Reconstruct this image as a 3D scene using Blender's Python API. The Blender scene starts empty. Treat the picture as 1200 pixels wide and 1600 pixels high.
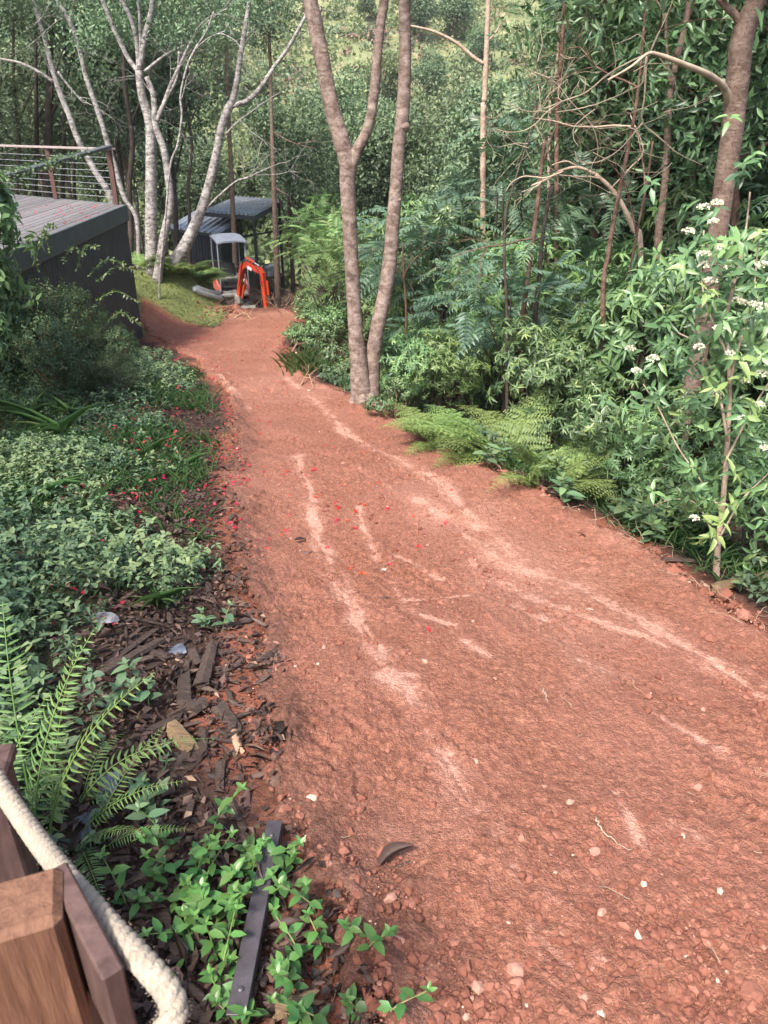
import bpy, math, random
import numpy as np
from mathutils import Vector, Matrix

# ------------------------------------------------------------------ camera, world, sun, exposure
scene = bpy.context.scene
COL = scene.collection
EYE = np.array([0.0, 0.0, 2.2])
PITCH = math.radians(27.0)
FPX = 1202.0                                   # focal length in pixels of the 1200 x 1600 photograph
cam_data = bpy.data.cameras.new('camera')
cam = bpy.data.objects.new('camera', cam_data)
COL.objects.link(cam)
cam.location = EYE
cam.rotation_euler = (math.radians(90) - PITCH, 0, 0)
cam_data.sensor_fit = 'VERTICAL'
cam_data.sensor_height = 32.0
cam_data.lens = 32.0 * FPX / 1600.0
cam_data.clip_start = 0.05
cam_data.clip_end = 600
cam_data.dof.use_dof = True
cam_data.dof.focus_distance = 3.8
cam_data.dof.aperture_fstop = 7.5
scene.camera = cam

SUN_EL, SUN_AZ = math.radians(53), math.radians(209)   # azimuth clockwise from +Y: behind and left of the viewer
world = bpy.data.worlds.new('World')
scene.world = world
world.use_nodes = True
wn = world.node_tree
sky = wn.nodes.new('ShaderNodeTexSky')
sky.sky_type = 'NISHITA'
sky.sun_disc = False
sky.sun_elevation = SUN_EL
sky.sun_rotation = SUN_AZ
sky.air_density = 1.0
sky.dust_density = 4.0
sky.ozone_density = 1.0
wn.links.new(sky.outputs[0], wn.nodes['Background'].inputs[0])
wn.nodes['Background'].inputs[1].default_value = 0.15
sun_data = bpy.data.lights.new('sun', 'SUN')
sun_data.energy = 3.4
sun_data.angle = math.radians(9)
sun_data.color = (1.0, 0.95, 0.87)
sun = bpy.data.objects.new('sun', sun_data)
COL.objects.link(sun)
sdir = Vector((math.sin(SUN_AZ) * math.cos(SUN_EL), math.cos(SUN_AZ) * math.cos(SUN_EL), math.sin(SUN_EL)))
sun.rotation_euler = sdir.to_track_quat('Z', 'Y').to_euler()
sun.location = (0, 0, 30)
scene.view_settings.view_transform = 'Standard'
scene.view_settings.look = 'None'
scene.view_settings.exposure = 1.25
scene.view_settings.gamma = 1.0
scene.view_settings.use_curve_mapping = False
scene.render.engine = 'CYCLES'
scene.cycles.use_denoising = True
scene.cycles.max_bounces = 6
scene.cycles.diffuse_bounces = 3
scene.cycles.glossy_bounces = 2
scene.cycles.transmission_bounces = 3
scene.cycles.volume_bounces = 0

RNG = np.random.default_rng(7)
FWD = np.array([0, math.cos(PITCH), -math.sin(PITCH)])
UP = np.array([0, math.sin(PITCH), math.cos(PITCH)])
RIGHT = np.array([1.0, 0, 0])

# ------------------------------------------------------------------ maths helpers
def ray(px, py):
    return FWD + RIGHT * ((px - 600) / FPX) + UP * ((800 - py) / FPX)

def at_y(px, py, y):                            # the point seen at a pixel of the photograph, y metres ahead
    d = ray(px, py)
    return EYE + d * (y / d[1])

def at_d(px, py, dist):
    return EYE + ray(px, py) * dist

def hash2(ix, iy, s):
    h = (ix.astype(np.int64) * 374761393 + iy.astype(np.int64) * 668265263 + s * 982451653) & 0xffffffff
    h = ((h ^ (h >> 13)) * 1274126177) & 0xffffffff
    h = h ^ (h >> 16)
    return (h & 0xffff) / 65535.0

def vnoise(x, y, s=0):
    ix = np.floor(x); iy = np.floor(y)
    fx = x - ix; fy = y - iy
    fx = fx * fx * (3 - 2 * fx); fy = fy * fy * (3 - 2 * fy)
    a = hash2(ix, iy, s); b = hash2(ix + 1, iy, s); c = hash2(ix, iy + 1, s); d = hash2(ix + 1, iy + 1, s)
    return (a + (b - a) * fx) * (1 - fy) + (c + (d - c) * fx) * fy - 0.5

def fbm(x, y, s=0, octv=4, gain=0.5):
    t = 0; a = 1.0
    for o in range(octv):
        t = t + a * vnoise(x * 2 ** o + 17.3 * o, y * 2 ** o - 9.1 * o, s + o)
        a *= gain
    return t

def smooth(a, b, x):
    t = np.clip((x - a) / (b - a), 0, 1)
    return t * t * (3 - 2 * t)

def base_plane(y):
    return -0.13 * (y - 1.5)

def far_bank(x, y):                               # raised ground between the deck, the white trunks and the shed
    s = (-4.75 - x) * .8 + (y - 18.6) * .6
    return 1.2 * smooth(0, 2.5, s) * smooth(-4.3, -5.5, x) * smooth(17.0, 18.5, y) * (1 - np.exp(-(((x + 5.0) / 1.7) ** 2 + ((y - 25.6) / 2.2) ** 2) ** 2)) * smooth(40, 33, y)

_TP = 0.8 * 1.0025 ** np.arange(0, 1500)
def on_plane(px, py):
    d = ray(px, py)
    P = EYE + d[None] * _TP[:, None]
    k = np.where(P[:, 2] <= base_plane(P[:, 1]) + far_bank(P[:, 0], P[:, 1]))[0]
    p = P[k[0]] if len(k) else P[-1]
    return p[0], p[1]

# the outline of the cleared track, read off the photograph and laid on the slope
R_EDGE = [(1200, 985), (1100, 918), (1000, 852), (900, 800), (800, 752), (700, 700), (640, 666), (575, 637), (520, 607), (470, 583),
          (448, 562), (442, 542), (455, 520), (468, 497), (450, 484), (418, 477)]
L_EDGE = [(400, 480), (372, 488), (352, 503), (335, 516), (300, 506), (262, 492), (226, 470), (224, 500), (236, 523), (262, 540), (300, 562), (335, 588), (352, 622), (366, 690),
          (352, 760), (362, 850), (378, 930), (392, 1010), (396, 1090), (405, 1170), (430, 1260), (470, 1340), (540, 1450), (585, 1600)]
TRACK = [on_plane(*p) for p in R_EDGE] + [on_plane(*p) for p in L_EDGE]
TRACK = [(2.6, -2.5), (2.75, 0.8), (2.5, 2.4)] + TRACK + [(-0.1, 0.2), (-0.3, -2.5)]
TRACK = np.array(TRACK)

def poly_sd(x, y, poly=TRACK):                    # signed distance, positive inside
    x = np.asarray(x, float); y = np.asarray(y, float)
    best = np.full(x.shape, 1e9); inside = np.zeros(x.shape, bool)
    n = len(poly)
    for i in range(n):
        x0, y0 = poly[i]; x1, y1 = poly[(i + 1) % n]
        dx, dy = x1 - x0, y1 - y0
        t = np.clip(((x - x0) * dx + (y - y0) * dy) / (dx * dx + dy * dy + 1e-12), 0, 1)
        best = np.minimum(best, (x - x0 - t * dx) ** 2 + (y - y0 - t * dy) ** 2)
        c = ((y0 > y) != (y1 > y)) & (x < (x1 - x0) * (y - y0) / (y1 - y0 + 1e-12) + x0)
        inside ^= c
    best = np.sqrt(best)
    return np.where(inside, best, -best)

_re = np.array([(2.6, -3)] + [(2.75, 0.8), (2.5, 2.4)] + [on_plane(*p) for p in R_EDGE[:12]] + [(-2.3, 30), (-2, 60)])
_le = np.array([(-0.3, -3), (-0.1, 0.2)] + [on_plane(*p) for p in L_EDGE[:8:-1]] + [(-4.4, 17), (-5.5, 30), (-6, 60)])
def xr(y): return np.interp(y, _re[:, 1], _re[:, 0])
def xl(y): return np.interp(y, _le[:, 1], _le[:, 0])

def land(x, y):                                   # smooth height of the site
    x = np.asarray(x, float); y = np.asarray(y, float)
    z = base_plane(np.clip(y, -40, 27))
    yy = np.clip(y - 27, 0, None)
    z = z - 0.16 * np.minimum(yy, 14) - 0.0 * yy
    yh = np.clip(y - 38 - 0.12 * x, 0, None)
    z = z + 0.0048 * yh ** 2 * (yh < 45) + (yh >= 45) * (0.0048 * 2025 + 0.432 * (yh - 45))
    sr = np.clip(x - xr(y), 0, None)
    z = z - 0.30 * np.minimum(sr, 3.0) * smooth(0, .8, sr) - 0.10 * np.clip(sr - 3, 0, 7)
    z = z + 0.25 * np.clip(sr - 22, 0, None)
    sl = np.clip(xl(y) - x, 0, None)
    bank = smooth(15.5, 9.5, y)
    z = z + bank * (0.18 * np.minimum(sl, 6) * smooth(0, .9, sl)) + 0.06 * np.clip(sl - 6, 0, 30)
    ex = np.exp(-(((x + 4.9) / 1.7) ** 2 + ((y - 25.7) / 1.5) ** 2))
    z = z - 0.30 * ex
    z = z + far_bank(x, y)
    z = z + 0.10 * fbm(x * .45, y * .45, 3, 3)
    return z

def ground_z(x, y):
    """height of what one stands on"""
    return float(land(np.array([x]), np.array([y]))[0])

_T = 0.8 * 1.006 ** np.arange(0, 860)
def on_ground(px, py):                            # the point of the ground seen at a pixel of the photograph
    d = ray(px, py)
    lo = 0
    P = EYE + d[None] * _T[:, None]
    near_ = P[:, 2] < 6                           # the ground in view never rises above this before the hill
    k = np.where(near_ & (P[:, 2] <= land(P[:, 0], P[:, 1])))[0]
    i = k[0] if len(k) else 400
    a, b = _T[max(0, i - 1)], _T[i]
    t = np.linspace(a, b, 12)
    Q = EYE + d[None] * t[:, None]
    k = np.where(Q[:, 2] <= land(Q[:, 0], Q[:, 1]))[0]
    p = Q[k[0] if len(k) else -1]
    return np.array([p[0], p[1], ground_z(p[0], p[1])])

# ------------------------------------------------------------------ mesh helpers
class MB:
    """collects shapes; build() links them as ONE mesh object"""
    def __init__(s):
        s.v = []; s.t = []; s.q = []; s.tint = []; s.n = 0; s.mt = []; s.mq = []
    def add(s, v, tris=None, quads=None, tint=0.5, mat=0):
        v = np.asarray(v, float).reshape(-1, 3)
        s.v.append(v)
        s.tint.append(np.broadcast_to(np.asarray(tint, float), (len(v),)))
        if tris is not None and len(tris):
            a = np.asarray(tris, np.int64).reshape(-1, 3) + s.n; s.t.append(a); s.mt.append(np.full(len(a), mat))
        if quads is not None and len(quads):
            a = np.asarray(quads, np.int64).reshape(-1, 4) + s.n; s.q.append(a); s.mq.append(np.full(len(a), mat))
        s.n += len(v)
    def mesh(s, name, mats, origin=(0, 0, 0), smooth_shade=True):
        me = bpy.data.meshes.new(name)
        V = np.concatenate(s.v) - np.asarray(origin, float)
        T = np.concatenate(s.t) if s.t else np.zeros((0, 3), np.int64)
        Q = np.concatenate(s.q) if s.q else np.zeros((0, 4), np.int64)
        me.vertices.add(len(V)); me.vertices.foreach_set('co', V.astype(np.float32).ravel())
        nl = len(T) * 3 + len(Q) * 4
        me.loops.add(nl)
        me.loops.foreach_set('vertex_index', np.concatenate([T.ravel(), Q.ravel()]).astype(np.int32))
        me.polygons.add(len(T) + len(Q))
        st = np.concatenate([np.arange(len(T)) * 3, len(T) * 3 + np.arange(len(Q)) * 4]).astype(np.int32)
        me.polygons.foreach_set('loop_start', st)
        mi = np.concatenate(s.mt + s.mq) if (s.mt or s.mq) else np.zeros(0)
        if not isinstance(mats, (list, tuple)): mats = [mats]
        for m in mats: me.materials.append(m)
        me.polygons.foreach_set('material_index', mi.astype(np.int32))
        me.polygons.foreach_set('use_smooth', np.full(len(T) + len(Q), smooth_shade))
        a = me.attributes.new('tint', 'FLOAT', 'POINT')
        a.data.foreach_set('value', np.concatenate(s.tint).astype(np.float32))
        me.update(calc_edges=True)
        return me
    def build(s, name, mats, parent=None, origin=None, smooth_shade=True):
        if origin is None:
            origin = parent.get('_o', (0, 0, 0)) if parent else (0, 0, 0)
            loc = (0, 0, 0)
        else:
            loc = origin if parent is None else (0, 0, 0)
        return link(name, s.mesh(name, mats, origin, smooth_shade), parent, loc)

ORIG = {}
def link(name, me, parent=None, loc=(0, 0, 0)):
    o = bpy.data.objects.new(name, me)
    COL.objects.link(o)
    o.location = loc
    if parent: o.parent = parent
    return o

def tag(o, label=None, cat=None, group=None, kind=None):
    if label: o['label'] = label
    if cat: o['category'] = cat
    if group: o['group'] = group
    if kind: o['kind'] = kind
    return o

def thing(name, label, cat, loc=(0, 0, 0), group=None):
    o = bpy.data.objects.new(name, None)
    COL.objects.link(o)
    o.location = loc
    o.empty_display_size = .1
    return tag(o, label, cat, group)

def child(mb, name, mat, parent, smooth_shade=True):      # a part given in site coordinates
    return link(name, mb.mesh(name, mat, np.array(wloc(parent)), smooth_shade), parent)

def wloc(o):
    p = np.array(o.location, float)
    while o.parent: o = o.parent; p = p + np.array(o.location, float)
    return p

def copy_thing(o, loc, rz=0, sc=1.0, label=None, group=None, tilt=(0, 0)):
    def cp(src, par):
        c = src.copy(); COL.objects.link(c)
        if par: c.parent = par
        for ch in src.children: cp(ch, c)
        return c
    c = cp(o, None)
    c.location = loc; c.rotation_euler = (tilt[0], tilt[1], rz); c.scale = sc if isinstance(sc, tuple) else (sc, sc, sc)
    if label: c['label'] = label
    if group: c['group'] = group
    return c

def unit(v):
    v = np.asarray(v, float)
    return v / (np.linalg.norm(v, axis=-1, keepdims=True) + 1e-12)

def tube(mb, pts, rad, sides=8, tint=.5, mat=0, wob=0, cap=True, rng=RNG):
    pts = np.asarray(pts, float); n = len(pts)
    rad = np.broadcast_to(np.asarray(rad, float), (n,))
    tan = unit(np.gradient(pts, axis=0))
    ref = np.array([0, 0, 1.0]) if abs(tan[0][2]) < .9 else np.array([1.0, 0, 0])
    u = unit(np.cross(ref, tan[0])); V = []
    a = np.arange(sides) / sides * 2 * np.pi
    for i in range(n):
        u = unit(u - tan[i] * np.dot(u, tan[i])); w = np.cross(tan[i], u)
        r = rad[i] * (1 + wob * (rng.random(sides) - .5)) if wob else np.full(sides, rad[i])
        V.append(pts[i] + np.outer(np.cos(a) * r, u) + np.outer(np.sin(a) * r, w))
    V = np.concatenate(V)
    i = np.arange(n - 1)[:, None] * sides; j = np.arange(sides)[None]; k = (j + 1) % sides
    Q = np.stack([i + j, i + k, i + sides + k, i + sides + j], -1).reshape(-1, 4)
    T = []
    if cap:
        V = np.concatenate([V, pts[:1], pts[-1:]])
        c0, c1 = n * sides, n * sides + 1
        for q in range(sides):
            T.append((c0, (q + 1) % sides, q)); T.append((c1, (n - 1) * sides + q, (n - 1) * sides + (q + 1) % sides))
    mb.add(V, T, Q, tint, mat)

def spline(pts, n):                                       # Catmull-Rom through the points
    p = np.asarray(pts, float); m = len(p)
    p = np.concatenate([p[:1] * 2 - p[1:2], p, p[-1:] * 2 - p[-2:-1]])
    t = np.linspace(0, m - 1 - 1e-6, n); i = t.astype(int); f = (t - i)[:, None]
    a, b, c, d = p[i], p[i + 1], p[i + 2], p[i + 3]
    return .5 * (2 * b + (c - a) * f + (2 * a - 5 * b + 4 * c - d) * f ** 2 + (3 * b - a - 3 * c + d) * f ** 3)

def box(mb, c, size, rot=None, tint=.5, mat=0, bev=0.0):
    """a box with chamfered edges"""
    hx, hy, hz = np.asarray(size, float) / 2
    if bev <= 0:
        V = np.array([(x, y, z) for x in (-hx, hx) for y in (-hy, hy) for z in (-hz, hz)])
        Q = [(0, 1, 3, 2), (4, 6, 7, 5), (0, 4, 5, 1), (2, 3, 7, 6), (0, 2, 6, 4), (1, 5, 7, 3)]
        T = []
    else:
        b = min(bev, hx * .49, hy * .49, hz * .49); V = []; idx = {}
        for sx in (-1, 1):
            for sy in (-1, 1):
                for sz in (-1, 1):
                    for ax in range(3):
                        p = [sx * (hx - b), sy * (hy - b), sz * (hz - b)]
                        p[ax] = (sx * hx, sy * hy, sz * hz)[ax]
                        idx[(sx, sy, sz, ax)] = len(V); V.append(p)
        Q = []; T = []
        S = (-1, 1)
        for s1 in S:
            Q.append([idx[(s1, a, b_, 0)] for a, b_ in ((-1, -1), (1, -1), (1, 1), (-1, 1))])
            Q.append([idx[(a, s1, b_, 1)] for a, b_ in ((-1, -1), (1, -1), (1, 1), (-1, 1))])
            Q.append([idx[(a, b_, s1, 2)] for a, b_ in ((-1, -1), (1, -1), (1, 1), (-1, 1))])
        for s1 in S:
            for s2 in S:
                Q.append([idx[(-1, s1, s2, 1)], idx[(1, s1, s2, 1)], idx[(1, s1, s2, 2)], idx[(-1, s1, s2, 2)]])
                Q.append([idx[(s1, -1, s2, 0)], idx[(s1, 1, s2, 0)], idx[(s1, 1, s2, 2)], idx[(s1, -1, s2, 2)]])
                Q.append([idx[(s1, s2, -1, 0)], idx[(s1, s2, 1, 0)], idx[(s1, s2, 1, 1)], idx[(s1, s2, -1, 1)]])
                for s3 in S: T.append([idx[(s1, s2, s3, 0)], idx[(s1, s2, s3, 1)], idx[(s1, s2, s3, 2)]])
        V = np.array(V)
    if rot is not None: V = V @ np.asarray(rot).T
    mb.add(V + np.asarray(c, float), T, Q, tint, mat)

def rotz(a):
    c, s = math.cos(a), math.sin(a)
    return np.array([[c, -s, 0], [s, c, 0], [0, 0, 1.0]])

def frame(x, z):                                          # rotation whose first column is x, third near z
    x = unit(x); z = np.asarray(z, float); z = unit(z - x * np.dot(z, x)); y = np.cross(z, x)
    return np.stack([x, y, z], 1)

def bar(mb, a, b, w, h, tint=.5, mat=0, bev=0.0, up=(0, 0, 1)):       # a squared bar from a to b
    a = np.asarray(a, float); b = np.asarray(b, float)
    d = b - a
    if abs(unit(d)[2]) > .95 and tuple(up) == (0, 0, 1): up = (0, 1, 0)
    box(mb, (a + b) / 2, (np.linalg.norm(d), w, h), frame(d, up), tint, mat, bev)

# lump shapes for stones and clods
def ico(sub=1):
    t = (1 + 5 ** .5) / 2
    v = [(-1, t, 0), (1, t, 0), (-1, -t, 0), (1, -t, 0), (0, -1, t), (0, 1, t), (0, -1, -t), (0, 1, -t), (t, 0, -1), (t, 0, 1), (-t, 0, -1), (-t, 0, 1)]
    f = [(0, 11, 5), (0, 5, 1), (0, 1, 7), (0, 7, 10), (0, 10, 11), (1, 5, 9), (5, 11, 4), (11, 10, 2), (10, 7, 6), (7, 1, 8), (3, 9, 4), (3, 4, 2), (3, 2, 6), (3, 6, 8), (3, 8, 9), (4, 9, 5), (2, 4, 11), (6, 2, 10), (8, 6, 7), (9, 8, 1)]
    v = [unit(p) for p in v]
    for _ in range(sub):
        g = []; m = {}
        def mid(a, b):
            k = (min(a, b), max(a, b))
            if k not in m: m[k] = len(v); v.append(unit(v[a] + v[b]))
            return m[k]
        for a, b, c in f:
            x, y, z = mid(a, b), mid(b, c), mid(c, a)
            g += [(a, x, z), (b, y, x), (c, z, y), (x, y, z)]
        f = g
    return np.array(v), np.array(f)
ICO0, ICO1, ICO2 = ico(0), ico(1), ico(2)
OCTA = (np.array([(1, 0, 0), (-1, 0, 0), (0, 1, 0), (0, -1, 0), (0, 0, 1), (0, 0, -1.0)]), np.array([(0, 2, 4), (2, 1, 4), (1, 3, 4), (3, 0, 4), (2, 0, 5), (1, 2, 5), (3, 1, 5), (0, 3, 5)]))

def lump(rng, ic, rough=.35, flat=.7):
    v = ic[0].copy()
    k = unit(rng.normal(size=(7, 3)))
    for q in k:                                            # cut facets
        h = .55 + .35 * rng.random(); d = v @ q
        v = v - np.outer(np.clip(d - h, 0, None), q)
    v *= 1 + rough * (rng.random((len(v), 1)) - .5)
    return v * np.array([1, .65 + .4 * rng.random(), flat * (.7 + .5 * rng.random())])

# leaves: every template lies along +x with its face to +z
def leaf_template(kind):
    if kind == 'rhomb':
        return np.array([(0, 0, 0), (.45, .5, .06), (1, 0, -.14), (.45, -.5, .06)]), np.array([(0, 2, 1), (0, 3, 2)]), None
    if kind == 'lance':
        t = [0, .3, .68, 1]; w = [0, .5, .36, 0]
    elif kind == 'oval':
        t = [0, .28, .68, 1]; w = [0, .5, .40, 0]
    elif kind == 'broad':
        t = [0, .12, .35, .7, 1]; w = [0, .28, .5, .34, 0]
    elif kind == 'blade':
        t = [0, .35, .7, 1]; w = [.35, .5, .3, 0]
    v = []; q = []; tr = []
    for a, b in zip(t, w):
        z = -.22 * a * a
        v += [(a, b, z + .12 * b), (a, 0, z), (a, -b, z + .12 * b)]
    n = len(t)
    for i in range(n - 1):
        a = 3 * i
        q += [(a, a + 1, a + 4, a + 3), (a + 1, a + 2, a + 5, a + 4)]
    return np.array(v), None, np.array(q)
LEAF = {k: leaf_template(k) for k in ('rhomb', 'lance', 'oval', 'broad', 'blade')}

def leaves(mb, kind, P, D, N, L, W, tint, mat=0, curl=1.0):
    """many leaves: base P, direction D, face normal N, length L, full width W"""
    tv, tt, tq = LEAF[kind]
    n = len(P)
    if n == 0: return
    x = unit(D); z = unit(N - x * (N * x).sum(1, keepdims=True)); y = np.cross(z, x)
    L = np.broadcast_to(np.asarray(L, float), (n,)); W = np.broadcast_to(np.asarray(W, float), (n,))
    V = (P[:, None] + x[:, None] * (tv[None, :, :1] * L[:, None, None]) + y[:, None] * (tv[None, :, 1:2] * W[:, None, None])
         + z[:, None] * (tv[None, :, 2:3] * (L * curl)[:, None, None]))
    k = len(tv); off = (np.arange(n) * k)[:, None, None]
    tn = np.repeat(np.broadcast_to(np.asarray(tint, float), (n,)), k)
    mb.add(V.reshape(-1, 3), None if tt is None else (tt[None] + off).reshape(-1, 3), None if tq is None else (tq[None] + off).reshape(-1, 4), tn, mat)

def randunit(rng, n):
    return unit(rng.normal(size=(n, 3)))

# ------------------------------------------------------------------ materials
def mat_new(name):
    m = bpy.data.materials.new(name); m.use_nodes = True
    nt = m.node_tree
    b = nt.nodes['Principled BSDF']
    return m, nt, b

def N_(nt, typ, **kw):
    n = nt.nodes.new(typ)
    for k, v in kw.items():
        if k.startswith('i_'):
            key = k[2:]
            n.inputs[int(key) if key.isdigit() else key].default_value = v
        else: setattr(n, k, v)
    return n

def ramp(nt, fac, stops):
    r = nt.nodes.new('ShaderNodeValToRGB')
    el = r.color_ramp.elements
    while len(el) < len(stops): el.new(.5)
    for e, (p, c) in zip(el, stops):
        e.position = p; e.color = (*c, 1) if len(c) == 3 else c
    nt.links.new(fac, r.inputs[0])
    return r.outputs[0]

def noise_tex(nt, vec, scale, detail=4, rough=.55, dist=0):
    n = N_(nt, 'ShaderNodeTexNoise'); n.inputs['Scale'].default_value = scale; n.inputs['Detail'].default_value = detail
    n.inputs['Roughness'].default_value = rough; n.inputs['Distortion'].default_value = dist
    if vec is not None: nt.links.new(vec, n.inputs['Vector'])
    return n.outputs['Fac']

def mapped(nt, scale=(1, 1, 1), kind='Object'):
    tc = N_(nt, 'ShaderNodeTexCoord'); mp = N_(nt, 'ShaderNodeMapping')
    mp.inputs['Scale'].default_value = scale
    nt.links.new(tc.outputs[kind], mp.inputs['Vector'])
    return mp.outputs[0]

def mixc(nt, fac, a, b, mode='MIX'):
    m = N_(nt, 'ShaderNodeMix', data_type='RGBA', blend_type=mode)
    for i, s in ((0, fac), (6, a), (7, b)):
        if isinstance(s, (int, float)): m.inputs[i].default_value = s
        elif isinstance(s, tuple): m.inputs[i].default_value = (*s, 1)
        else: nt.links.new(s, m.inputs[i])
    return m.outputs[2]

def bump(nt, b, h, strength=.5, dist=.01):
    n = N_(nt, 'ShaderNodeBump'); n.inputs['Strength'].default_value = strength; n.inputs['Distance'].default_value = dist
    nt.links.new(h, n.inputs['Height']); nt.links.new(n.outputs[0], b.inputs['Normal'])

def math_(nt, op, a, b=None):
    n = N_(nt, 'ShaderNodeMath', operation=op)
    for i, s in ((0, a), (1, b)):
        if s is None: continue
        if isinstance(s, (int, float)): n.inputs[i].default_value = s
        else: nt.links.new(s, n.inputs[i])
    return n.outputs[0]

def attr(nt, name='tint'):
    a = N_(nt, 'ShaderNodeAttribute'); a.attribute_name = name
    return a.outputs['Fac']

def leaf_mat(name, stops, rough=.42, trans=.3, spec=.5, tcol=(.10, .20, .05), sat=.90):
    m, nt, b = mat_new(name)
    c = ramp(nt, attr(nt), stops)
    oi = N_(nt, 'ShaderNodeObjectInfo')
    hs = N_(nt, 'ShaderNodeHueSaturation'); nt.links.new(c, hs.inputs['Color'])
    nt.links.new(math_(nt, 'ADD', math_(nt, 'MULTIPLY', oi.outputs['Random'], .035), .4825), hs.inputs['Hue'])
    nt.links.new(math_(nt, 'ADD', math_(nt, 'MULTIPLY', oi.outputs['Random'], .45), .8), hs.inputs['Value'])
    hs.inputs['Saturation'].default_value = sat
    sp = noise_tex(nt, mapped(nt), 23, 4, .7)
    blot = mixc(nt, ramp(nt, sp, [(.30, (.45, .45, .45)), (.42, (0, 0, 0))]), hs.outputs[0], (.16, .13, .05))
    colr = mixc(nt, ramp(nt, sp, [(.55, (0, 0, 0)), (.75, (.35, .35, .35))]), blot, (.02, .035, .02))
    nt.links.new(colr, b.inputs['Base Color'])
    b.inputs['Roughness'].default_value = rough
    b.inputs['Specular IOR Level'].default_value = spec
    tr = N_(nt, 'ShaderNodeBsdfTranslucent')
    nt.links.new(mixc(nt, .35, hs.outputs[0], tcol), tr.inputs['Color'])
    mx = N_(nt, 'ShaderNodeMixShader'); mx.inputs[0].default_value = trans
    nt.links.new(b.outputs[0], mx.inputs[1]); nt.links.new(tr.outputs[0], mx.inputs[2])
    nt.links.new(mx.outputs[0], nt.nodes['Material Output'].inputs['Surface'])
    return m

def plain(name, col, rough=.6, metal=0, var=.25, scale=8, bumps=.2, spec=.4, bscale=60, bdist=.004):
    m, nt, b = mat_new(name)
    v = mapped(nt)
    f = noise_tex(nt, v, scale, 5)
    c = ramp(nt, f, [(.25, tuple(x * (1 - var) for x in col)), (.75, tuple(min(1, x * (1 + var)) for x in col))])
    nt.links.new(c, b.inputs['Base Color'])
    b.inputs['Roughness'].default_value = rough; b.inputs['Metallic'].default_value = metal
    b.inputs['Specular IOR Level'].default_value = spec
    if bumps: bump(nt, b, noise_tex(nt, v, bscale, 4), bumps, bdist)
    return m

def bark_mat(name, dark, mid, light, zs=1.0, scale=9, patch=(.4, .62), bscale=30, rough=.85, lent=.5):
    m, nt, b = mat_new(name)
    v = mapped(nt, (1, 1, zs))
    f = noise_tex(nt, v, scale, 6, .62, .6)
    f2 = noise_tex(nt, mapped(nt, (1, 1, .6)), 2.2, 4)
    c = ramp(nt, f, [(patch[0] - .12, dark), (patch[0], mid), (patch[1], light)])
    c = mixc(nt, math_(nt, 'MULTIPLY', f2, .45), c, dark)
    f3 = noise_tex(nt, mapped(nt, (1, 1, 1.3)), 6.5, 9, .75, 1.0)
    f4 = noise_tex(nt, mapped(nt, (1, 1, .8)), 38, 6, .75)
    c = mixc(nt, ramp(nt, f4, [(.50, (0, 0, 0)), (.68, (.7, .7, .7))]), c, dark)
    c = mixc(nt, ramp(nt, f3, [(.54, (0, 0, 0)), (.62, (.62, .62, .62))]), c, dark)
    c = mixc(nt, ramp(nt, f3, [(.30, (.55, .55, .55)), (.40, (0, 0, 0))]), c, light)
    lines = noise_tex(nt, mapped(nt, (5, 5, 70)), 1.0, 3)          # fine rings and lenticels
    c = mixc(nt, math_(nt, 'MULTIPLY', ramp(nt, lines, [(.52, (0, 0, 0)), (.64, (1, 1, 1))]), lent), c, dark)
    nt.links.new(c, b.inputs['Base Color'])
    b.inputs['Roughness'].default_value = rough; b.inputs['Specular IOR Level'].default_value = .2
    h = math_(nt, 'ADD', noise_tex(nt, v, bscale, 5), math_(nt, 'MULTIPLY', lines, .35))
    bump(nt, b, h, .7, .010)
    return m

def wood_mat(name, dark, light, axis=(1, 14, 14), scale=5, rough=.75, bumps=.5, spec=.3):
    m, nt, b = mat_new(name)
    v = mapped(nt, axis)
    f = noise_tex(nt, v, scale, 6, .65, .4)
    g = noise_tex(nt, mapped(nt), 3.1, 3)
    c = ramp(nt, f, [(.3, dark), (.7, light)])
    c = mixc(nt, math_(nt, 'MULTIPLY', g, .5), c, dark)
    c = mixc(nt, 1.0, c, ramp(nt, attr(nt), [(0, (.65, .65, .65)), (1, (1, 1, 1))]), 'MULTIPLY')
    nt.links.new(c, b.inputs['Base Color'])
    b.inputs['Roughness'].default_value = rough; b.inputs['Specular IOR Level'].default_value = spec
    bump(nt, b, f, bumps, .004)
    return m

M = {}
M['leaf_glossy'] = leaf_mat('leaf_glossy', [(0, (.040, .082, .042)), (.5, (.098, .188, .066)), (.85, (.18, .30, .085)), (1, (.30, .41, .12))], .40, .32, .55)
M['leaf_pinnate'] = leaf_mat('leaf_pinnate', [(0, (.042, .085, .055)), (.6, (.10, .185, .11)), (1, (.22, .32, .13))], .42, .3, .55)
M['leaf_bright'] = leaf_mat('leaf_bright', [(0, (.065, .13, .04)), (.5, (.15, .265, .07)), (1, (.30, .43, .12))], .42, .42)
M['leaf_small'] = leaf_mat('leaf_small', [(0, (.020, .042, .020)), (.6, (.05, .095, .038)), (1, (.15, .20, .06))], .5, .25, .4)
M['leaf_far'] = leaf_mat('leaf_far', [(0, (.06, .10, .062)), (.6, (.15, .23, .11)), (1, (.33, .40, .17))], .5, .3, .4)
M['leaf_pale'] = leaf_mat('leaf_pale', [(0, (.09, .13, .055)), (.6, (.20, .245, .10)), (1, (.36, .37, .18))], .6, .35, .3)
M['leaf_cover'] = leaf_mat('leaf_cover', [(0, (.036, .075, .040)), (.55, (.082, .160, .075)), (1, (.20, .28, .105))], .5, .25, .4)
M['leaf_weed'] = leaf_mat('leaf_weed', [(0, (.02, .075, .016)), (.5, (.05, .16, .028)), (1, (.14, .30, .05))], .40, .3, .5)
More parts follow.
